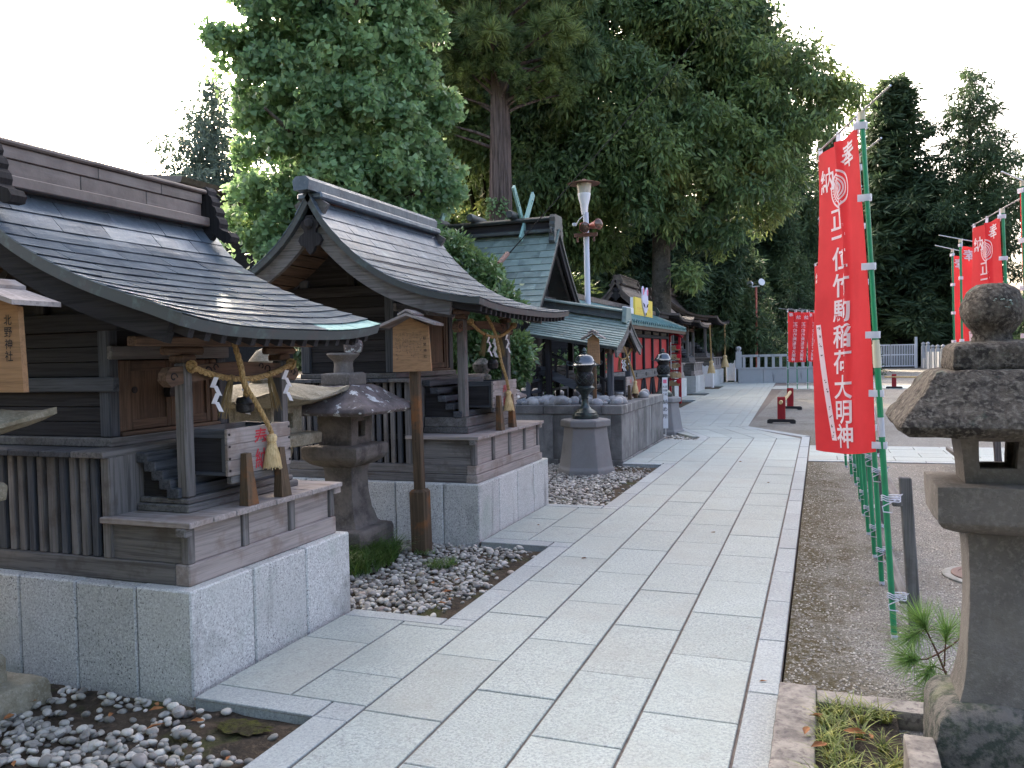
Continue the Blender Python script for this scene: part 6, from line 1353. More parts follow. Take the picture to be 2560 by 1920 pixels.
for (x, y, rz, lab) in ((1.69, 12.3, -70, 'red banner at the far end of the row behind the ball finial'), (1.62, 11.2, -76, 'red banner just left of the tallest one above the lantern ball, swung right'), (1.73, 9.0, -6, 'tallest red banner directly above the lantern ball finial'), (1.56, 7.5, -60, 'red banner cut by the right picture edge')):
    c_ = copy_tree(fl, Vector((x, y, 0)) - PB, label=lab); c_.rotation_euler.z = R(rz); c_['group'] = G2; c_.rotation_euler.y = R(3 if abs(rz) > 90 else 1)
for k, (x, y, rz) in enumerate(((-1.25, 35.35, -88), (-.9, 35.8, -80), (-.5, 36.3, -84), (.12, 34.6, -50))):
    c_ = copy_tree(fl, Vector((x, y, 0)) - PB, label=['far red banner on the leftmost pole beside the red and black barrier', 'far red banner directly behind the leftmost far one', 'far red banner third back near the stone fence', 'far red banner seen edge-on behind the large nearest banner'][k]); c_.rotation_euler.z = R(rz); c_['group'] = 'far red banners by the stone fence'; c_.scale = (1.13, 1.13, 1.13)
# wooden rails the poles are tied to
def rail(label, pts, zs, x):
    t = thing('pole_rail', label, 'rail', (pts[0][0], pts[0][1], 0))
    for (px_, py_) in pts: g = G(); g.box(px_ - .032, px_ + .032, py_ - .03, py_ + .03, -.1, .87, .006); g.v = [(a - .065 * c_ * .9, b, c_) for a, b, c_ in g.v]; obj('post', g, 'wood_grey_z', t)
    for z in zs: g = G(); g.box(x - .026, x + .026, pts[0][1] - .12, pts[-1][1] + .5, z - .026, z + .026, .005); g.v = [(a - .065 * c_ * .9, b, c_) for a, b, c_ in g.v]; obj('rail_bar', g, 'wood_grey_y', t)
rail('weathered wooden rail that the near green poles are tied to', [(.495, 5.14), (.487, 7.2), (.48, 9.3), (.475, 11.4)], (.745, .2), .438)
rail('weathered wooden rail behind the large lantern', [(1.72, 7.2), (1.72, 9.6), (1.74, 12.3)], (.745, .2), 1.66)

# ================================================================ yard furniture and far edge
def barrier(label, a, b, foot_ax):
    t = thing('bamboo_barrier', label, 'barrier', ((a[0] + b[0]) / 2, (a[1] + b[1]) / 2, 0))
    for (x, y) in (a, b):
        g = G(); g.box(x - .085, x + .085, y - .03, y + .03, .06, .58, .012); obj('post', g, 'red_lacquer', t)
        g = G(); g.prism([(x - .3, -.01), (x - .2, -.01), (x - .17, .015), (x + .17, .015), (x + .2, -.01), (x + .3, -.01), (x + .3, .06), (x + .26, .085), (x - .26, .085), (x - .3, .06)], 'xz', y - .06, y + .06); obj('foot', g, 'black_paint', t)
    A_, B_ = Vector((*a, .47)), Vector((*b, .47)); d_ = (B_ - A_).normalized(); g = G(); g.tube([A_ - d_ * .35, A_, A_.lerp(B_, .33) - Vector((0, 0, .02)), A_.lerp(B_, .66) - Vector((0, 0, .02)), B_, B_ + d_ * .35], .04, 10); obj('bamboo_pole', g, 'bamboo', t, sm=True)
    g = G()
    for s in np.linspace(.02, .98, 9): p = A_.lerp(B_, s); g.tube([p - d_ * .012 - Vector((0, 0, .015)), p + d_ * .012 - Vector((0, 0, .015))], .044, 10)
    obj('bamboo_node', g, 'bamboo', t)
    return t
barrier('low red barrier with a bamboo bar beside the bend of the path', (-.82, 19.2), (-.78, 23.7), 0)
barrier('far low red barrier with a bamboo bar on the yard', (2.75, 36.2), (5.6, 36.0), 0)
fe = thing('stone_fence', 'pale granite fence with round-topped end post and balusters', 'stone fence', (-1.4, 43.8, 0)); n = 17
fx = lambda s: -3.95 + 6.0 * s; fy = lambda s: 43.4 + 1.2 * s
def fbox(s0, s1, z0, z1, d, name, b=.01):
    g = G(); A_, B_ = Vector((fx(s0), fy(s0), 0)), Vector((fx(s1), fy(s1), 0)); u = (B_ - A_).normalized(); w = Vector((-u.y, u.x, 0)); M = Matrix(((u.x, w.x, 0, A_.x), (u.y, w.y, 0, A_.y), (0, 0, 1, 0), (0, 0, 0, 1)))
    g.box(0, (B_ - A_).length, -d, d, z0, z1, b, M); return obj(name, g, 'granite_far', fe)
for k in range(5): fbox(k / 5 + .001, (k + 1) / 5 - .001, -.05, .7, .17, 'wall_block')
fbox(-.01, 1, .701, .78, .2, 'coping'); fbox(.03, 1, 1.31, 1.43, .09, 'top_rail')
for k in range(n): s = .05 + .94 * k / (n - 1); fbox(s - .011, s + .011, .781, 1.309, .05, 'baluster', .006)
fbox(-.018, .03, .782, 1.6, .14, 'end_post'); g = G(); g.lathe([(.1, 1.6), (.09, 1.65), (.13, 1.69), (.15, 1.76), (.12, 1.83), (.03, 1.87)], 16, (fx(.006), fy(.006), 0)); obj('ball_finial', g, 'granite_far', fe, sm=True)
gt = thing('metal_gate', 'pale metal double gate of upright bars across the far drive', 'gate', (5.7, 73, 0))
for (xa, xb) in ((3.5, 5.28), (5.32, 7.05)):
    for zz in (.15, 1.05, 1.85): beam(gt, 'gate_rail', xa, xb, 72.97, 73.03, zz, zz + .08, 'white_metal', 0)
    for xx in np.linspace(xa + .03, xb - .03, 15): beam(gt, 'gate_bar', xx - .025, xx + .025, 72.98, 73.02, .231, 1.849, 'white_metal', 0)
for xx in (3.4, 7.15): beam(gt, 'gate_post', xx - .1, xx + .1, 72.9, 73.1, 0, 2.5, 'white_metal', .02)
g = G(); g.tube([(7.15, 73, 2.45), (5.3, 73, 1.95)], .015, 5); obj('stay_wire', g, 'wire_black', gt)
f2 = thing('stone_fence', 'low grey stone fence with ball-topped posts right of the metal gate', 'stone fence', (8.5, 66, 0))
for k in range(8):
    y = 72.3 - k * 1.5; x = 7.6 + k * .16; g = G(); g.box(x - .14, x + .14, y - .14, y + .14, 0, 1.55 + .25 * (k < 2), .02); g.lathe([(.08, 0), (.15, .1), (.14, .2), (.02, .28)], 10, (x, y, 1.55 + .25 * (k < 2))); obj('post', g, 'granite_far', f2)
    g = G(); g.box(x - .08, x + .1, y - 1.36, y - .14, 0, .8 + .5 * (k > 0), .01); obj('panel', g, 'granite_far', f2)
# white barriers by the far shrines
for (x0, x1, y, lab) in ((-5.05, -4.55, 37.9, 'white wooden barrier with notched top beside the middle far shrine'), (-4.72, -4.3, 45.6, 'white wooden barrier with notched top at the end of the farthest shrine')):
    t = thing('white_barrier', lab, 'barrier', ((x0 + x1) / 2, y, 0))
    for xx in (x0, x1): g = G(); g.lathe([(.055, 0), (.055, 1.08), (.04, 1.13), (.01, 1.15)], 10, (xx, y, 0)); obj('post', g, 'white_paint', t)
    for k in range(5): a = x0 + .03 + (x1 - x0 - .06) * k / 5; beam(t, 'slat', a + .003, a + (x1 - x0 - .06) / 5 - .003, y - .02, y + .02, .05, 1.0 - .03 * (k % 2), 'white_paint', .004)
# far shrine ropes
bell_rope('long straw bell rope with tassel before the middle far shrine', [(-4.42, 36.0, 2.75), (-4.4, 36.02, 2.0), (-4.38, 36.05, 1.25)], .035, .55, .17)
bell_rope('long straw bell rope with tassel before the farthest shrine', [(-4.5, 42.6, 3.0), (-4.5, 42.6, 2.2), (-4.5, 42.6, 1.45)], .04, .62, .2)
# lamp post with two floodlights
lp = thing('lamp_post', 'white lamp post with funnel glass shade and two reddish spotlights', 'lamp post', (-4.88, 18, 0)); x, y = -4.9, 18.0
g = G(); g.tube([(x + .03, y, 0), (x, y, 4.78)], [.07, .06], 14); obj('pole', g, 'pole_white', lp, sm=True)
g = G(); g.lathe([(.066, 4.74), (.075, 4.82), (.09, 4.95), (.125, 5.08), (.14, 5.16), (.145, 5.2), (.14, 5.21)], 20, (x - .03, y, 0)); obj('shade_cone', g, 'white_paint', lp, sm=True)
g = G(); g.lathe([(.14, 5.211), (.15, 5.28), (.168, 5.42), (.15, 5.43)], 20, (x - .03, y, 0)); obj('glass', g, 'lamp_glass', lp, sm=True)
g = G(); g.lathe([(.2, 5.43), (.36, 5.415), (.365, 5.425), (.2, 5.47), (.05, 5.5), (.03, 5.53)], 24, (x - .03, y, 0)); obj('top_disc', g, 'lamp_rust', lp, sm=True)
g = G(); g.box(x - .25, x + .28, y - .12, y - .06, 4.27, 4.31, .004); g.box(x - .25, x + .28, y - .13, y - .07, 4.23, 4.265, .004); g.box(x - .2, x - .16, y - .1, y - .07, 4.12, 4.27); g.box(x + .18, x + .22, y - .1, y - .07, 4.12, 4.27); obj('bracket', g, 'lamp_rust', lp)
for (ox, d_) in ((-.02, Vector((.35, -.75, -.28))), (.22, Vector((.75, -.6, .02)))):
    d_ = d_.normalized(); p = Vector((x + ox, y - .16, 4.46)); g = G(); g.tube([p - d_ * .14, p - d_ * .13, p + d_ * .06, p + d_ * .18], [.03, .06, .085, .12], 16, cap=True); obj('spotlight', g, 'spot_red', lp, sm=True)
    g = G(); g.tube([p + d_ * .181, p + d_ * .2, p + d_ * .215], [.112, .09, .02], 16); obj('lens', g, 'spot_glass', lp, sm=True)
g = G(); g.tube([(x - .2, y - .1, 4.5), (x - .12, y - .12, 4.62), (x - .02, y - .06, 4.72)], .01, 5); g.box(x - .28, x - .2, y - .14, y - .08, 4.48, 4.55, .01); obj('cable', g, 'white_metal', lp)
l2 = thing('flood_light', 'distant twin floodlight on a rust-red pole before dark trees', 'flood light', (-3.3, 47.6, 0)); x, y = -3.27, 47.0
g = G(); g.tube([(x, y, 0), (x, y, 5.1)], .06, 8); obj('pole', g, 'spot_red', l2)
for s in (-1, 1): g = G(); p = Vector((x + s * .2, y, 5.3)); g.tube([p - Vector((0, .1, 0)), p + Vector((.12 * s, -.25, .05 * s))], [.1, .2], 12); obj('lamp_head', g, 'white_metal', l2, sm=True)
g = G(); g.tube([(x - .2, y, 5.12), (x + .2, y, 5.15)], .04, 6); obj('cross_arm', g, 'white_metal', l2)
# stay cable
cb = thing('stay_cable', 'black stay cable rising across the trees from behind the second shrine', 'cable', (-4.04, 9.74, 2.49)); a, b = Vector((-4.4, 9.2, 1.9)), Vector((-2.3, 28.2, 13.6))
g = G(); g.tube([a, a.lerp(b, .5) - Vector((0, 0, .12)), b], .008, 6); obj('wire', g, 'wire_black', cb)
g = G(); g.tube([a, a.lerp(b, .09)], .022, 8); g.tube([a.lerp(b, .085), a.lerp(b, .1)], .035, 8); g.tube([a.lerp(b, .052), a.lerp(b, .056)], .035, 8); obj('clamp', g, 'lamp_rust', cb)
# roof of a building far behind the left-edge shrine
fr = thing('distant_hall', 'distant dark building roof just above the left-edge shrine ridge', 'building', (-17, 14.5, 0))
beam(fr, 'wall', -22, -14.2, 15, 20, 0, 5.3, 'wood_dark_x', 0); g = G(); g.prism([(-22.6, 5.35), (-12.9, 5.5), (-12.85, 5.62), (-14.5, 5.85), (-22.7, 5.75)], 'xz', 14.3, 20.6); obj('roof', g, 'copper_brown', fr)
# ================================================================ plants
def leaf_quads(P, A, N, L, Wd, shape):
    """P bases, A leaf axes, N side vectors (unit), L lengths, Wd widths"""
    L = L[:, None]; Wd = Wd[:, None]
    if shape == 'fan': q = [P, P + A * L * .75 + N * Wd * .5, P + A * L * .92, P + A * L * .75 - N * Wd * .5]
    elif shape == 'needle': q = [P - N * Wd * .5, P + A * L - N * Wd * .12, P + A * L + N * Wd * .12, P + N * Wd * .5]
    else: q = [P, P + A * L * .45 + N * Wd * .5, P + A * L, P + A * L * .45 - N * Wd * .5]
    V = np.stack(q, 1).reshape(-1, 3); F = np.arange(len(V)).reshape(-1, 4); return V, F
def unit(a): return a / np.maximum(1e-9, np.linalg.norm(a, axis=-1, keepdims=True))
def scatter(clumps, dens, size, asp, r, shape='leaf', outw=.6, droop=.4, rnd=.8, shell=.45, mn=12):
    """clumps rows: x y z r ; dens leaves per m2 of clump surface"""
    Ps, As = [], []
    for (x, y, z, rad) in clumps:
        n = max(mn, int(dens * 12.6 * rad * rad)); d = unit(r.normal(size=(n, 3))); rr = shell + (1 - shell) * r.random(n) ** .6
        p = np.array([x, y, z]) + d * (rad * rr * (1 + .18 * r.normal(size=n)))[:, None] * np.array([1, 1, .88]); Ps.append(p)
        As.append(unit(d * outw + np.array([0, 0, -droop]) + r.normal(size=(n, 3)) * rnd * .6))
    P = np.concatenate(Ps); A = np.concatenate(As); n = len(P); Nn = unit(np.cross(A, r.normal(size=(n, 3)))); L = size * r.uniform(.65, 1.35, n); return leaf_quads(P, A, Nn, L, L * asp, shape)
def sub_clumps(lobes, per, frac, r, flat=.9, k=1.0):
    out = []
    for (x, y, z, rad) in lobes:
        for i in range(max(3, int(per * (.4 + rad * k)))):
            d = unit(r.normal(size=3)); q = rad * r.uniform(.4, .82); out.append((x + d[0] * q, y + d[1] * q, z + d[2] * q * flat, rad * frac * r.uniform(.6, 1.3) + .06))
    return out
def limb(g, a, b, r0, r1, bend=.1, seg=7, sd=0):
    r = random.Random(sd); a, b = Vector(a), Vector(b); L_ = (b - a).length; o = Vector((r.uniform(-1, 1), r.uniform(-1, 1), r.uniform(-.3, 1))) * bend * L_
    g.tube([a, a.lerp(b, .35) + o * .7, a.lerp(b, .7) + o * .6, b], [r0, r0 * .72 + r1 * .28, r0 * .4 + r1 * .6, r1], seg)
def trunk_obj(t, pts, rads, mat, limbs=(), seg=14):
    g = G(); g.tube(pts, rads, seg)
    for k, (a, b, r0, r1) in enumerate(limbs): limb(g, a, b, r0, r1, .08, 7, k)
    return obj('trunk', g, mat, t, sm=True, ang=60, fix=False)
r6 = np.random.default_rng(61)
# --- ginkgo behind the two near shrines
GIN = [(-9.37, 11.21, 6.85, .46), (-9.32, 11.44, 6.72, .47), (-8.69, 11.48, 7.16, .73), (-7.83, 11.59, 7.33, .91), (-7.08, 12.08, 7.26, .92), (-6.49, 12.51, 7.06, .6), (-6.27, 12.79, 6.59, .41), (-6.54, 12.14, 6.16, .72), (-7.18, 11.59, 6.33, .9), (-8.08, 11.46, 6.36, .78), (-8.63, 11.36, 6.2, .59), (-8.57, 11.47, 5.77, .53), (-7.6, 11.51, 5.54, .84), (-6.8, 11.91, 5.48, .78), (-6.32, 12.52, 5.58, .54), (-6.15, 12.79, 5.43, .34), (-9.07, 11.5, 5.91, .27), (-9.46, 11.79, 6.25, .28), (-9.21, 11.65, 5.63, .34), (-8.83, 11.56, 5.1, .6), (-7.96, 11.45, 4.86, .78), (-7.17, 11.74, 4.71, .85), (-6.48, 12.22, 4.74, .66), (-6.2, 12.53, 4.64, .4), (-8.46, 11.47, 4.45, .66), (-9.22, 11.6, 4.34, .54), (-8.84, 11.51, 3.76, .6), (-7.84, 11.68, 4.11, .73), (-8.34, 11.47, 3.46, .59), (-7.2, 12.14, 4.13, .74), (-6.54, 12.6, 4.15, .48), (-9.61, 11.66, 3.98, .34), (-7.63, 11.81, 8.28, 1.31), (-6.76, 12.25, 8.51, 1.32), (-8.74, 11.72, 8.45, 1.21), (-9.19, 11.53, 7.92, .47)]
GIN = [(-7.75 + (x + 7.75) * .86, 11.95 + (y - 11.95) * .9, z, r_ * .95) for x, y, z, r_ in GIN]
GIN += [(-7.9 + 1.2 * math.cos(a), 12.9 + 1.3 * math.sin(a), z, .95) for z in (3.4, 4.7, 6.0, 7.4) for a in np.linspace(.2, 2.9, 4)] + [(-7.9 + q * math.cos(a), 12.5 + q * math.sin(a), z, 1.3) for z, q in ((9.8, 2.0), (11.4, 2.1), (13, 1.9), (14.6, 1.2), (16, .5)) for a in np.linspace(0, 5.2, 7)]
tg = thing('ginkgo_tree', 'broad leafy ginkgo tree with fan leaves behind the two near shrines', 'tree', (-7.8, 12.3, 0))
trunk_obj(tg, [(-7.8, 12.3, -.1), (-7.82, 12.25, 2.5), (-7.8, 12.2, 6), (-7.85, 12.3, 10), (-7.8, 12.4, 14.5)], [.42, .34, .28, .18, .05], 'bark_oak', [((-7.8, 12.2, z), (-7.8 + 1.7 * math.cos(a), 12.2 + 1.5 * math.sin(a), z + .9), .09, .02) for z, a in ((3, 3.4), (3.6, .4), (4.6, 4.6), (5.4, 2.7), (6.4, 5.6), (7.2, 3.6), (8.4, 1), (9.5, 4))])
cl = sub_clumps(GIN, 13, .23, r6); V, F = scatter(cl, 165, .1, 1.1, r6, 'fan', outw=.35, droop=.75, rnd=.9, shell=.3)
# hanging shoots of leaves
sh = []
for i in range(150):
    l = GIN[r6.integers(33)]; d = unit(r6.normal(size=3)); p = np.array(l[:3]) + d * l[3] * 1.02; m = int(r6.integers(7, 18)); zz = np.arange(m) * .055; w = r6.normal(size=2) * .1
    sh.append(np.stack([p[0] + w[0] * zz, p[1] + w[1] * zz, p[2] - zz], 1))
P = np.concatenate(sh); A = unit(r6.normal(size=P.shape) * .7 + np.array([0, 0, -.35])); V2, F2 = leaf_quads(P, A, unit(np.cross(A, r6.normal(size=P.shape))), np.full(len(P), .1) * r6.uniform(.7, 1.2, len(P)), np.full(len(P), .1), 'fan')
V = np.concatenate([V, V2]); F = np.concatenate([F, F2 + len(V) - len(V2)]); npmesh('crown', V, F, 'leaf_ginkgo', tg)
# --- evergreen oak spreading over the far shrines
OAK = [(-3.89, 29.91, 12.31, 3.24), (-1.23, 29.77, 10.25, 2.58), (.3, 30.34, 10.08, 1.29), (-2.47, 28.68, 7.72, 2.0), (-4.87, 27.29, 8.84, 2.62), (-6.95, 27.62, 10.24, 2.45), (-7.99, 27.14, 7.54, 2.31), (-5.26, 27.06, 6.62, 1.83), (-3.29, 28.84, 5.95, 1.36), (-6.53, 28.96, 13.21, 2.82), (-9.76, 28.8, 12.8, 2.91), (-2.6, 30.69, 13.1, 2.0), (-9.91, 28.63, 9.74, 2.48), (-10.21, 28.43, 6.98, 2.04), (-4.18, 27.91, 4.16, .73), (-7.5, 28.32, 5.63, 1.41), (-4.53, 29.8, 15.7, 3.66), (-8.78, 29.3, 16.27, 3.79), (-1.95, 30.45, 6.92, 1.27), (-5, 33, 12, 3.2), (-8, 33, 9, 3), (-2, 33.5, 9.5, 2.6)]
to = thing('oak_tree', 'huge dark evergreen oak spreading above the brown-roofed far shrines', 'tree', (-5.1, 28.6, 0))
trunk_obj(to, [(-5.1, 28.6, -.1), (-5.15, 28.6, 2.5), (-5.1, 28.5, 5.5), (-5.2, 28.8, 9), (-5, 29.2, 13)], [.42, .34, .3, .22, .1], 'bark_oak', [((-5.1, 28.5, 5), (-2.4, 28.9, 8), .16, .04), ((-5.1, 28.5, 5.6), (-7.6, 27.6, 8.4), .16, .04), ((-5.15, 28.7, 7.5), (-1.3, 29.9, 10.5), .14, .03), ((-5.15, 28.7, 8), (-9.6, 28.8, 11), .14, .03), ((-5.1, 28.9, 9.5), (-3.5, 30, 13.5), .12, .03), ((-5.1, 28.6, 6.5), (-4.9, 27.2, 9), .1, .03)])
cl = sub_clumps(OAK, 17, .25, r6, k=1.15); V, F = scatter(cl, 42, .25, .32, r6, 'leaf', outw=.45, droop=.7, rnd=.9, shell=.25); npmesh('crown', V, F, 'leaf_oak', to)
def broadleaf(label, name, x, y, lobes, bark, leaf, per=12, frac=.26, dens=30, size=.22, asp=.34, tr=.3, top=10, **kw):
    t = thing(name, label, 'tree', (x, y, 0)); rr = np.random.default_rng(int(abs(x * 13 + y * 7)))
    trunk_obj(t, [(x, y, -.1), (x + .1, y, top * .4), (x, y + .1, top)], [tr, tr * .75, tr * .2], bark, [((x, y, top * .45), l[:3], tr * .35, tr * .08) for l in lobes[::2]])
    V, F = scatter(sub_clumps(lobes, per, frac, rr), dens, size, asp, rr, 'leaf', **kw); npmesh('crown', V, F, leaf, t); return t
def blob(x, y, z0, z1, r, n, rr): return [(x + rr.uniform(-.75, .75) * r, y + rr.uniform(-.75, .75) * r, z0 + (z1 - z0) * (i + .5) / n, r * rr.uniform(.45, .75)) for i in range(n)]
rb = np.random.default_rng(5)
broadleaf('dark evergreen tree filling the gap behind the reddish cedar trunk', 'evergreen_tree', -12.2, 30.5, blob(-12.2, 30.2, 3.5, 19, 3.6, 16, rb), 'bark_dark', 'leaf_oak', dens=34, size=.3)
broadleaf('dark evergreen tree behind the ginkgo and the crossed roof finials', 'evergreen_tree', -15.5, 27.5, blob(-15.5, 27.5, 2.5, 18, 3.6, 16, rb), 'bark_dark', 'leaf_oak', dens=34, size=.3)
# copies of the evergreens, added unseen behind the viewer to block light there
ev = [o for o in bpy.data.objects if o.name.startswith('evergreen_tree') and o.parent is None]
for k, (x, y, lab) in enumerate(((-8.0, -7.0, 'added unseen evergreen blocking light behind the viewer on the shrine side'), (-2.5, -9.5, 'added unseen evergreen blocking light straight behind the viewer'), (3.5, -10.5, 'added unseen evergreen blocking light behind the viewer on the yard side'))):
    s_ = ev[k % 2]; c_ = copy_tree(s_, Vector((x, y, 0)) - WO[s_.name], label=lab); c_.scale = (1, 1, .72)
# --- big cedar with pompon foliage
CED = [(-7.21, 23.25, 10.2, .52), (-6.5, 23.5, 9.77, .49), (-8.0, 22.54, 10.47, .52), (-7.82, 22.67, 9.24, .48), (-6.94, 23.32, 9.2, .42), (-9.77, 22.29, 10.02, .52), (-10.23, 22.41, 9.36, .5), (-10.51, 22.27, 8.49, .42), (-9.17, 22.54, 10.7, .56), (-8.62, 22.77, 11.39, .56), (-7.58, 23.16, 11.48, .56), (-9.76, 22.33, 11.3, .56), (-10.93, 22.31, 10.77, .53), (-10.61, 22.25, 11.86, .56), (-6.39, 23.79, 10.48, .38), (-7.33, 22.65, 9.45, .46), (-9.12, 23.17, 9.97, .41), (-6.93, 23.81, 11.04, .47), (-11.46, 22.36, 11.81, .54), (-9.21, 22.59, 12.68, .7), (-7.9, 23.09, 12.77, .7), (-10.31, 22.23, 8.22, .35), (-9.61, 22.74, 9.2, .36)]
CED += [(-8.6, 21.95, 9.7, .42), (-8.2, 21.9, 10.2, .45), (-9.05, 21.9, 10.35, .45), (-8.7, 21.8, 11.0, .5), (-8.3, 21.8, 11.6, .5), (-9.2, 21.8, 11.7, .5), (-8.0, 21.9, 9.5, .36), (-9.3, 22.0, 9.7, .38), (-8.7, 21.8, 12.4, .55)]
CED += [(-8.75 + 2.2 * math.cos(a), 22.9 + 2.2 * math.sin(a), z, .7) for z in (10.5, 11.8, 13.2, 14.8, 16.5) for a in np.linspace(.4, 5.8, 7)]
tc = thing('cedar_tree', 'old cedar with bare fluted reddish trunk and pompon needle clusters', 'tree', (-8.75, 22.7, 0))
g = G(); n = 40; sec = 28; rows_ = []
for i in range(n + 1):
    z = -.1 + 18 * i / n; rad = .46 * (1 - z / 21) + .12 * math.exp(-z / 1.2)
    rows_.append([(-8.82 + .012 * z + (rad * (1 + .07 * math.sin(k * 2.9 + z * .25) + .035 * math.sin(k * 7.1 + z * .6))) * math.cos(6.2832 * k / sec), 22.7 + (rad * (1 + .07 * math.sin(k * 2.9 + z * .25))) * math.sin(6.2832 * k / sec), z) for k in range(sec)] )
    rows_[-1].append(rows_[-1][0])
g.grid(rows_)
for k, l in enumerate(CED): limb(g, (-8.75, 22.7, max(7.5, l[2] - .6)), l[:3], .06, .015, .1, 5, k)
obj('trunk', g, 'bark_cedar', tc, sm=True, fix=False, ang=70)
tuft = []
for (x, y, z, rad) in CED:
    for i in range(9): d = unit(r6.normal(size=3)); tuft.append((x + d[0] * rad * .75, y + d[1] * rad * .75, z + d[2] * rad * .5, rad * .42))
def needle_balls(tufts, n, rr, L0=1.25, wd=.018):
    Ps, As, Ls = [], [], []
    for (x, y, z, rad) in tufts:
        d = unit(rr.normal(size=(n, 3)) + np.array([0, 0, .35])); c = np.array([x, y, z]); Ps.append(c + d * rad * rr.uniform(.05, .3, n)[:, None]); As.append(d); Ls.append(rad * L0 * rr.uniform(.6, 1.1, n))
    P, A, L = np.concatenate(Ps), np.concatenate(As), np.concatenate(Ls); return leaf_quads(P, A, unit(np.cross(A, rr.normal(size=P.shape))), L, np.full(len(L), wd), 'needle')
V, F = needle_balls(tuft, 120, r6, wd=.04); npmesh('crown', V, F, 'leaf_cedar', tc)
g = G()
iv = np.random.default_rng(2); n = 700; a = iv.uniform(-2.6, -.6, n); zz = iv.uniform(2.4, 6.2, n) ; rad = .5 * (1 - zz / 21) + .05
P = np.stack([-8.82 + .012 * zz + rad * np.cos(a) * (1), 22.7 + rad * np.sin(a), zz], 1); A = unit(iv.normal(size=P.shape) * .6 + np.array([0, -.4, -.5])); V, F = leaf_quads(P, A, unit(np.cross(A, iv.normal(size=P.shape))), np.full(n, .11), np.full(n, .09), 'leaf'); o = npmesh('ivy_leaves', V, F, 'leaf_ginkgo', tc, kind='stuff')
# --- conifers
def conifer_data(h, rad, z0, rr, n=70, dens=10, size=.42, droop=.55, power=.8):
    cl = []; pos = []
    for i in range(n):
        t = (i + rr.random()) / n; z = z0 + (h - z0) * t; R_ = rad * (1 - t) ** power * rr.uniform(.55, 1.1) + .25; a = i * 2.4 + rr.uniform(-.4, .4)
        for q in (.35, .7, 1.0):
            cl.append((R_ * q * math.cos(a), R_ * q * math.sin(a), z - droop * R_ * q * .45, max(.35, .5 * R_ * (.55 if q < 1 else .42))))
        pos.append(((0, 0, z), (R_ * math.cos(a), R_ * math.sin(a), z - droop * R_ * .45)))
    V, F = scatter(cl, dens, size, .22, rr, 'leaf', outw=.6, droop=.35, rnd=.7, shell=.2); return V, F, pos
def conifer_mesh(h, rad, z0, sd, mat, **kw):
    rr = np.random.default_rng(sd); V, F, pos = conifer_data(h, rad, z0, rr, **kw); g = G(); g.tube([(0, 0, -.2), (.1, 0, h * .4), (0, .05, h * .97)], [h * .017, h * .012, .03], 9)
    for a, b in pos[::4]: g.tube([a, b], [.05, .012], 4)
    t = thing('prototype', 'x', 'tree', (0, 0, 0)); a = obj('trunk', g, 'bark_dark', t, sm=True, fix=False); b = npmesh('crown', V, F, mat, t); return t, a.data, b.data
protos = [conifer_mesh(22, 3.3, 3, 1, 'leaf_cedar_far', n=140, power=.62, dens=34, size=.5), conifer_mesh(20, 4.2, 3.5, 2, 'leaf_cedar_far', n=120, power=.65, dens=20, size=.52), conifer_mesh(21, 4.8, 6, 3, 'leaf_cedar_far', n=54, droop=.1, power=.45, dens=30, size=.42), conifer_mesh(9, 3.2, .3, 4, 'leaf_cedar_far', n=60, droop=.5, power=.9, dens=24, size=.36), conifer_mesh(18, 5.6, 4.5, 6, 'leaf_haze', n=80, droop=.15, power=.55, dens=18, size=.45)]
for p in protos:
    for ch in list(p[0].children): bpy.data.objects.remove(ch)
    bpy.data.objects.remove(p[0])
def conifer(k, x, y, s, rz, label, name='cedar_tree', grp='dark conifers behind the yard', wx=1.0):
    t = thing(name, label, 'tree', (x, y, 0), grp)
    for nm, me in (('trunk', protos[k][1]), ('crown', protos[k][2])):
        o = bpy.data.objects.new(nm, me); COL.objects.link(o); o.parent = t
    t.rotation_euler.z = rz; t.scale = (s * wx, s * wx, s); return t
conifer(0, 5.9, 78.5, 1.12, .3, 'tall pointed cedar just right of the nearest banner pole', wx=1.7); conifer(2, 11.6, 77, 1.15, 1.2, 'ragged pine with layered open branches against the sky', 'pine_tree')
conifer(0, 2.0, 80, .9, 2.2, 'cedar partly hidden behind the top of the nearest banner', wx=1.5); conifer(1, -1.6, 60, .86, .9, 'cedar hanging dark behind the right side of the oak crown'); conifer(0, .6, 66, .8, 4.2, 'slim cedar between the oak crown and the nearest banner')
conifer(1, 13.2, 60, .42, 2.9, 'short conifer at the right picture edge below the sky gap'); conifer(1, 17.5, 66, .8, 1.9, 'conifer beyond the right picture edge reaching in'); conifer(1, 8.8, 80, .78, 2.5, 'broad dark cedar filling the gap below the ragged pine', wx=1.4)
conifer(0, -5.4, 47, .78, 1.4, 'dark cedar with drooping boughs behind the farthest shrine'); conifer(1, -8.2, 44, .85, 3.3, 'dark cedar behind the brown ridge ornaments'); conifer(0, -3.2, 55, .82, 5.1, 'dark cedar behind the distant floodlight'); conifer(1, -12.5, 42, .9, 2.0, 'dark cedar deep behind the lamp post'); conifer(0, -17.5, 40, .85, .4, 'dark cedar deep behind the ginkgo right side')
conifer(0, 8.6, 86, .8, 1.1, 'distant cedar between the pointed cedar and the ragged pine', wx=1.7); conifer(1, 6.8, 92, .7, 1.7, 'distant cedar with bare lower trunk above the metal gate'); conifer(1, 3.6, 95, .8, 2.7, 'distant cedar with bare lower trunk left of the metal gate'); conifer(0, 13, 88, .62, 3.7, 'distant cedar behind the right stone fence', wx=1.8); conifer(1, -1, 92, .85, .7, 'distant cedar in the dark behind the far banners')
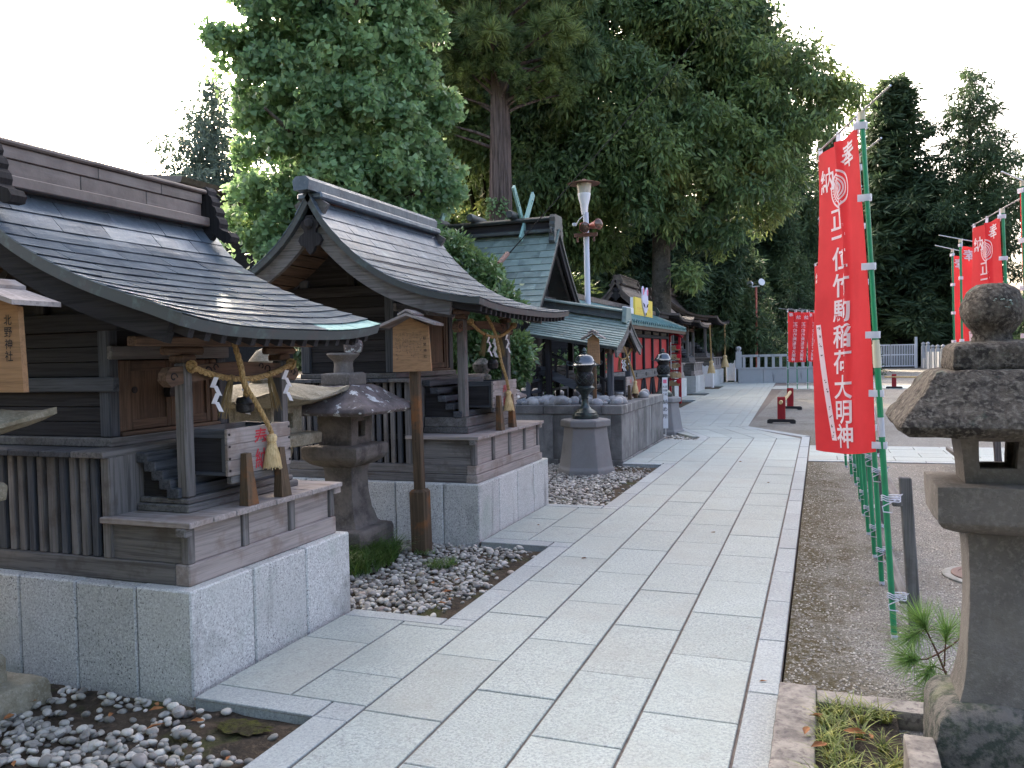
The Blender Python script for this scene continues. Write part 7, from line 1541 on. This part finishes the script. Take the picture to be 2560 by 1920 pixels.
conifer(3, -3.4, 48.6, .72, .2, 'low spreading fir right of the farthest shrine', 'fir_tree'); conifer(3, -1.2, 52, .8, 1.4, 'low spreading fir behind the granite fence', 'fir_tree'); conifer(3, 1.2, 55, .7, 2.7, 'low spreading fir behind the nearest banner', 'fir_tree'); conifer(3, -6.4, 49.5, .8, 4.0, 'low dark fir close behind the farthest shrine roof', 'fir_tree'); conifer(3, 12.0, 77, .55, 4.4, 'low dark shrub-like fir right of the gate', 'fir_tree'); conifer(3, 2.6, 77, .75, 1.9, 'low fir left of the metal gate in the dark', 'fir_tree'); conifer(3, 6.4, 81, .6, 3.1, 'low fir directly behind the metal gate', 'fir_tree'); conifer(3, 9.3, 84, .7, 5.1, 'low fir behind the stone fence right of the gate', 'fir_tree'); conifer(1, 5.0, 84, .62, 5.6, 'broad cedar in the dark above the metal gate', wx=1.5)
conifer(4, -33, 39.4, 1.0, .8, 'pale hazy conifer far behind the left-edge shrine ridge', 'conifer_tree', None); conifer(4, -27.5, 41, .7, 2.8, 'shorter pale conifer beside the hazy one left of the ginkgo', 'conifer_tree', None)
# far wood reading as one dark mass
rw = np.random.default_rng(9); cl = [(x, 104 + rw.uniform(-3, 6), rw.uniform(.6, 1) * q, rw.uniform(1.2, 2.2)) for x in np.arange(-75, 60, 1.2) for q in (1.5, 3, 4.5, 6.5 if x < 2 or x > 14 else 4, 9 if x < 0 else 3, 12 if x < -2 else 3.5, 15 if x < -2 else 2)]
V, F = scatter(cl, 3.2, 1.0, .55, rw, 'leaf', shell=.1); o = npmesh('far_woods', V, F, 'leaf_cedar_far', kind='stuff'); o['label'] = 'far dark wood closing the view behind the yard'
# --- camellia bush between second shrine and podium
CAM = [(-4.43, 9.72, 3.06, .31), (-4.19, 9.8, 2.85, .35), (-3.83, 9.71, 2.56, .3), (-3.58, 9.69, 2.33, .19), (-4.55, 9.66, 2.65, .36), (-4.21, 9.56, 2.27, .3), (-3.6, 9.77, 1.75, .28), (-3.9, 9.76, 1.61, .28), (-4.39, 9.69, 1.82, .31), (-4.2, 9.74, 1.3, .28), (-3.55, 9.78, 1.45, .15), (-4.6, 10.2, 2.0, .5), (-4.3, 10.3, 2.7, .4), (-4.7, 9.9, 1.3, .4)]
CAM = [(x - .16, y + .35, z - .06 - (.12 if x > -4.25 and z > 2.2 else 0), r_ * .88) for x, y, z, r_ in CAM]
tb_ = thing('camellia_bush', 'glossy leaved evergreen bush between the second shrine and the podium', 'bush', (-4.3, 10.2, 0)); g = G()
for k, l in enumerate(CAM): limb(g, (-4.35, 10.25, -.05), l[:3], .035, .008, .06, 5, k)
obj('stems', g, 'bark_oak', tb_, sm=True, fix=False); rc_ = np.random.default_rng(31); V, F = scatter(sub_clumps(CAM, 14, .4, rc_, k=6), 190, .09, .42, rc_, 'leaf', outw=.8, droop=.1, rnd=.8, shell=.25); npmesh('foliage', V, F, 'leaf_camellia', tb_)
# shrubs seen through the raised shrine
sb = thing('evergreen_bush', 'dim evergreen bush seen through the porch posts', 'bush', (-5.4, 17.6, 0)); V, F = scatter(sub_clumps([(-5.4, 17.6, .8, .8), (-6.4, 17.8, 1.2, .9), (-4.9, 17.3, 1.4, .6), (-7.4, 17.6, 1.2, 1.0)], 14, .35, rc_, k=2), 90, .12, .42, rc_, 'leaf', shell=.2); npmesh('foliage', V, F, 'leaf_camellia', sb)
# --- grass and sedge
def blades(roots, hgt, wid, rr, spread=.5, curl=.5, seg=3):
    n = len(roots); a = rr.uniform(0, 6.28, n); d = np.stack([np.cos(a), np.sin(a), np.zeros(n)], 1); s = np.stack([-np.sin(a), np.cos(a), np.zeros(n)], 1); H = hgt * rr.uniform(.55, 1.2, n); sp = spread * rr.uniform(.2, 1.1, n); rows_ = []
    for k in range(seg + 1):
        t = k / seg; c = roots + d * (H * sp * t + H * curl * t * t * .5)[:, None] + np.array([0, 0, 1.0]) * (H * (t - curl * .55 * t * t))[:, None]; w = (wid * (1 - t) ** .6 * .5 + .0003); rows_.append(c - s * w); rows_.append(c + s * w)
    V = np.stack(rows_, 1); m = 2 * (seg + 1); F = np.array([[2 * k, 2 * k + 1, 2 * k + 3, 2 * k + 2] for k in range(seg)]); return V.reshape(-1, 3), (F[None] + m * np.arange(n)[:, None, None]).reshape(-1, 4)
rg = np.random.default_rng(77); n = 3000; th = rg.uniform(0, 6.28, n); q = np.sqrt(rg.random(n)); roots = np.stack([-3.52 + .34 * q * np.cos(th), 5.62 + .52 * q * np.sin(th), np.full(n, -.03) + .1 * (1 - q)], 1)
V, F = blades(roots, .25, .007, rg, .55, .8); o = npmesh('grass', V, F, 'blade_grass', kind='stuff'); o['label'] = 'dark green grass tuft at the foot of the brown lantern'
n = 260; th = rg.uniform(0, 6.28, n); q = np.sqrt(rg.random(n)); V, F = blades(np.stack([-2.78 + .11 * q * np.cos(th), 5.78 + .13 * q * np.sin(th), np.full(n, -.02)], 1), .07, .005, rg, 1.2, .8); V2, F2 = blades(np.stack([-3.08 + rg.uniform(-.08, .08, 60), 6.06 + rg.uniform(-.05, .05, 60), np.full(60, -.02)], 1), .06, .005, rg, .8, .8)
o = npmesh('weeds', np.concatenate([V, V2]), np.concatenate([F, F2 + len(V)]), 'blade_grass', kind='stuff'); o['label'] = 'small green weeds among the pebbles near the notice post'
CL = [(.02, 3.7), (.07, 3.72), (.13, 3.74), (.2, 3.73), (.01, 3.6), (.06, 3.58), (.16, 3.66), (.24, 3.7), (.02, 3.48), (.0, 3.38), (.05, 3.4), (.14, 3.52), (.02, 3.28), (.21, 3.42), (.06, 3.18), (.0, 3.1), (.12, 3.14), (.2, 3.2), (.25, 3.3), (.1, 3.3)]
for i, (x, y) in enumerate(CL):
    m = 34; rt = np.stack([x + rg.normal(size=m) * .012, y + rg.normal(size=m) * .012, np.full(m, .045)], 1); V, F = blades(rt, .115, .0055, rg, .55, .9, 4)
    o = npmesh('sedge_tuft', V - np.array([x, y, .04]), F, 'blade_striped'); o.location = (x, y, .04); meta(o, 'yellow-striped grassy tuft in the small bed beside the path', 'grass tuft', 'striped tufts in the small bed')
# --- pine seedling by the rail
ps = thing('pine_seedling', 'young pine seedling with bright needles beside the rail post', 'seedling', (.56, 4.3, 0)); B0 = Vector((.575, 4.28, -.02)); st = [(B0, Vector((.5, 4.22, .18)), Vector((.43, 4.2, .34))), (Vector((.53, 4.24, .12)), Vector((.53, 4.22, .2)), Vector((.535, 4.2, .3))), (Vector((.5, 4.22, .18)), Vector((.45, 4.18, .165)), Vector((.37, 4.14, .165))), (Vector((.5, 4.22, .18)), Vector((.57, 4.26, .22)), Vector((.64, 4.28, .29))), (Vector((.54, 4.25, .09)), Vector((.48, 4.2, .13)), Vector((.45, 4.17, .1))), (Vector((.565, 4.27, .02)), Vector((.52, 4.2, .05)), Vector((.47, 4.12, .03))), (Vector((.45, 4.21, .3)), Vector((.42, 4.2, .28)), Vector((.385, 4.18, .26)))]
g = G()
for k, s in enumerate(st): g.tube(list(s), [.0065 if k == 0 else .004, .005 if k == 0 else .0035, .0025], 6)
obj('stem', g, 'stem_pine', ps, sm=True)
Ps, As = [], []; rp_ = np.random.default_rng(14)
for k, s in enumerate(st):
    e, dr = np.array(s[2]), np.array((s[2] - s[1]).normalized()); m = 260 if k in (0, 2, 3) else 190
    t_ = rp_.random(m) ** .7; base = e[None] - dr * (.07 * (1 - t_))[:, None]; Ps.append(base); As.append(unit(dr[None] * .75 + rp_.normal(size=(m, 3)) * .55))
P, A = np.concatenate(Ps), np.concatenate(As); V, F = leaf_quads(P, A, unit(np.cross(A, rp_.normal(size=P.shape))), rp_.uniform(.09, .165, len(P)), np.full(len(P), .003), 'needle'); npmesh('needles', V, F, 'leaf_pine', ps)
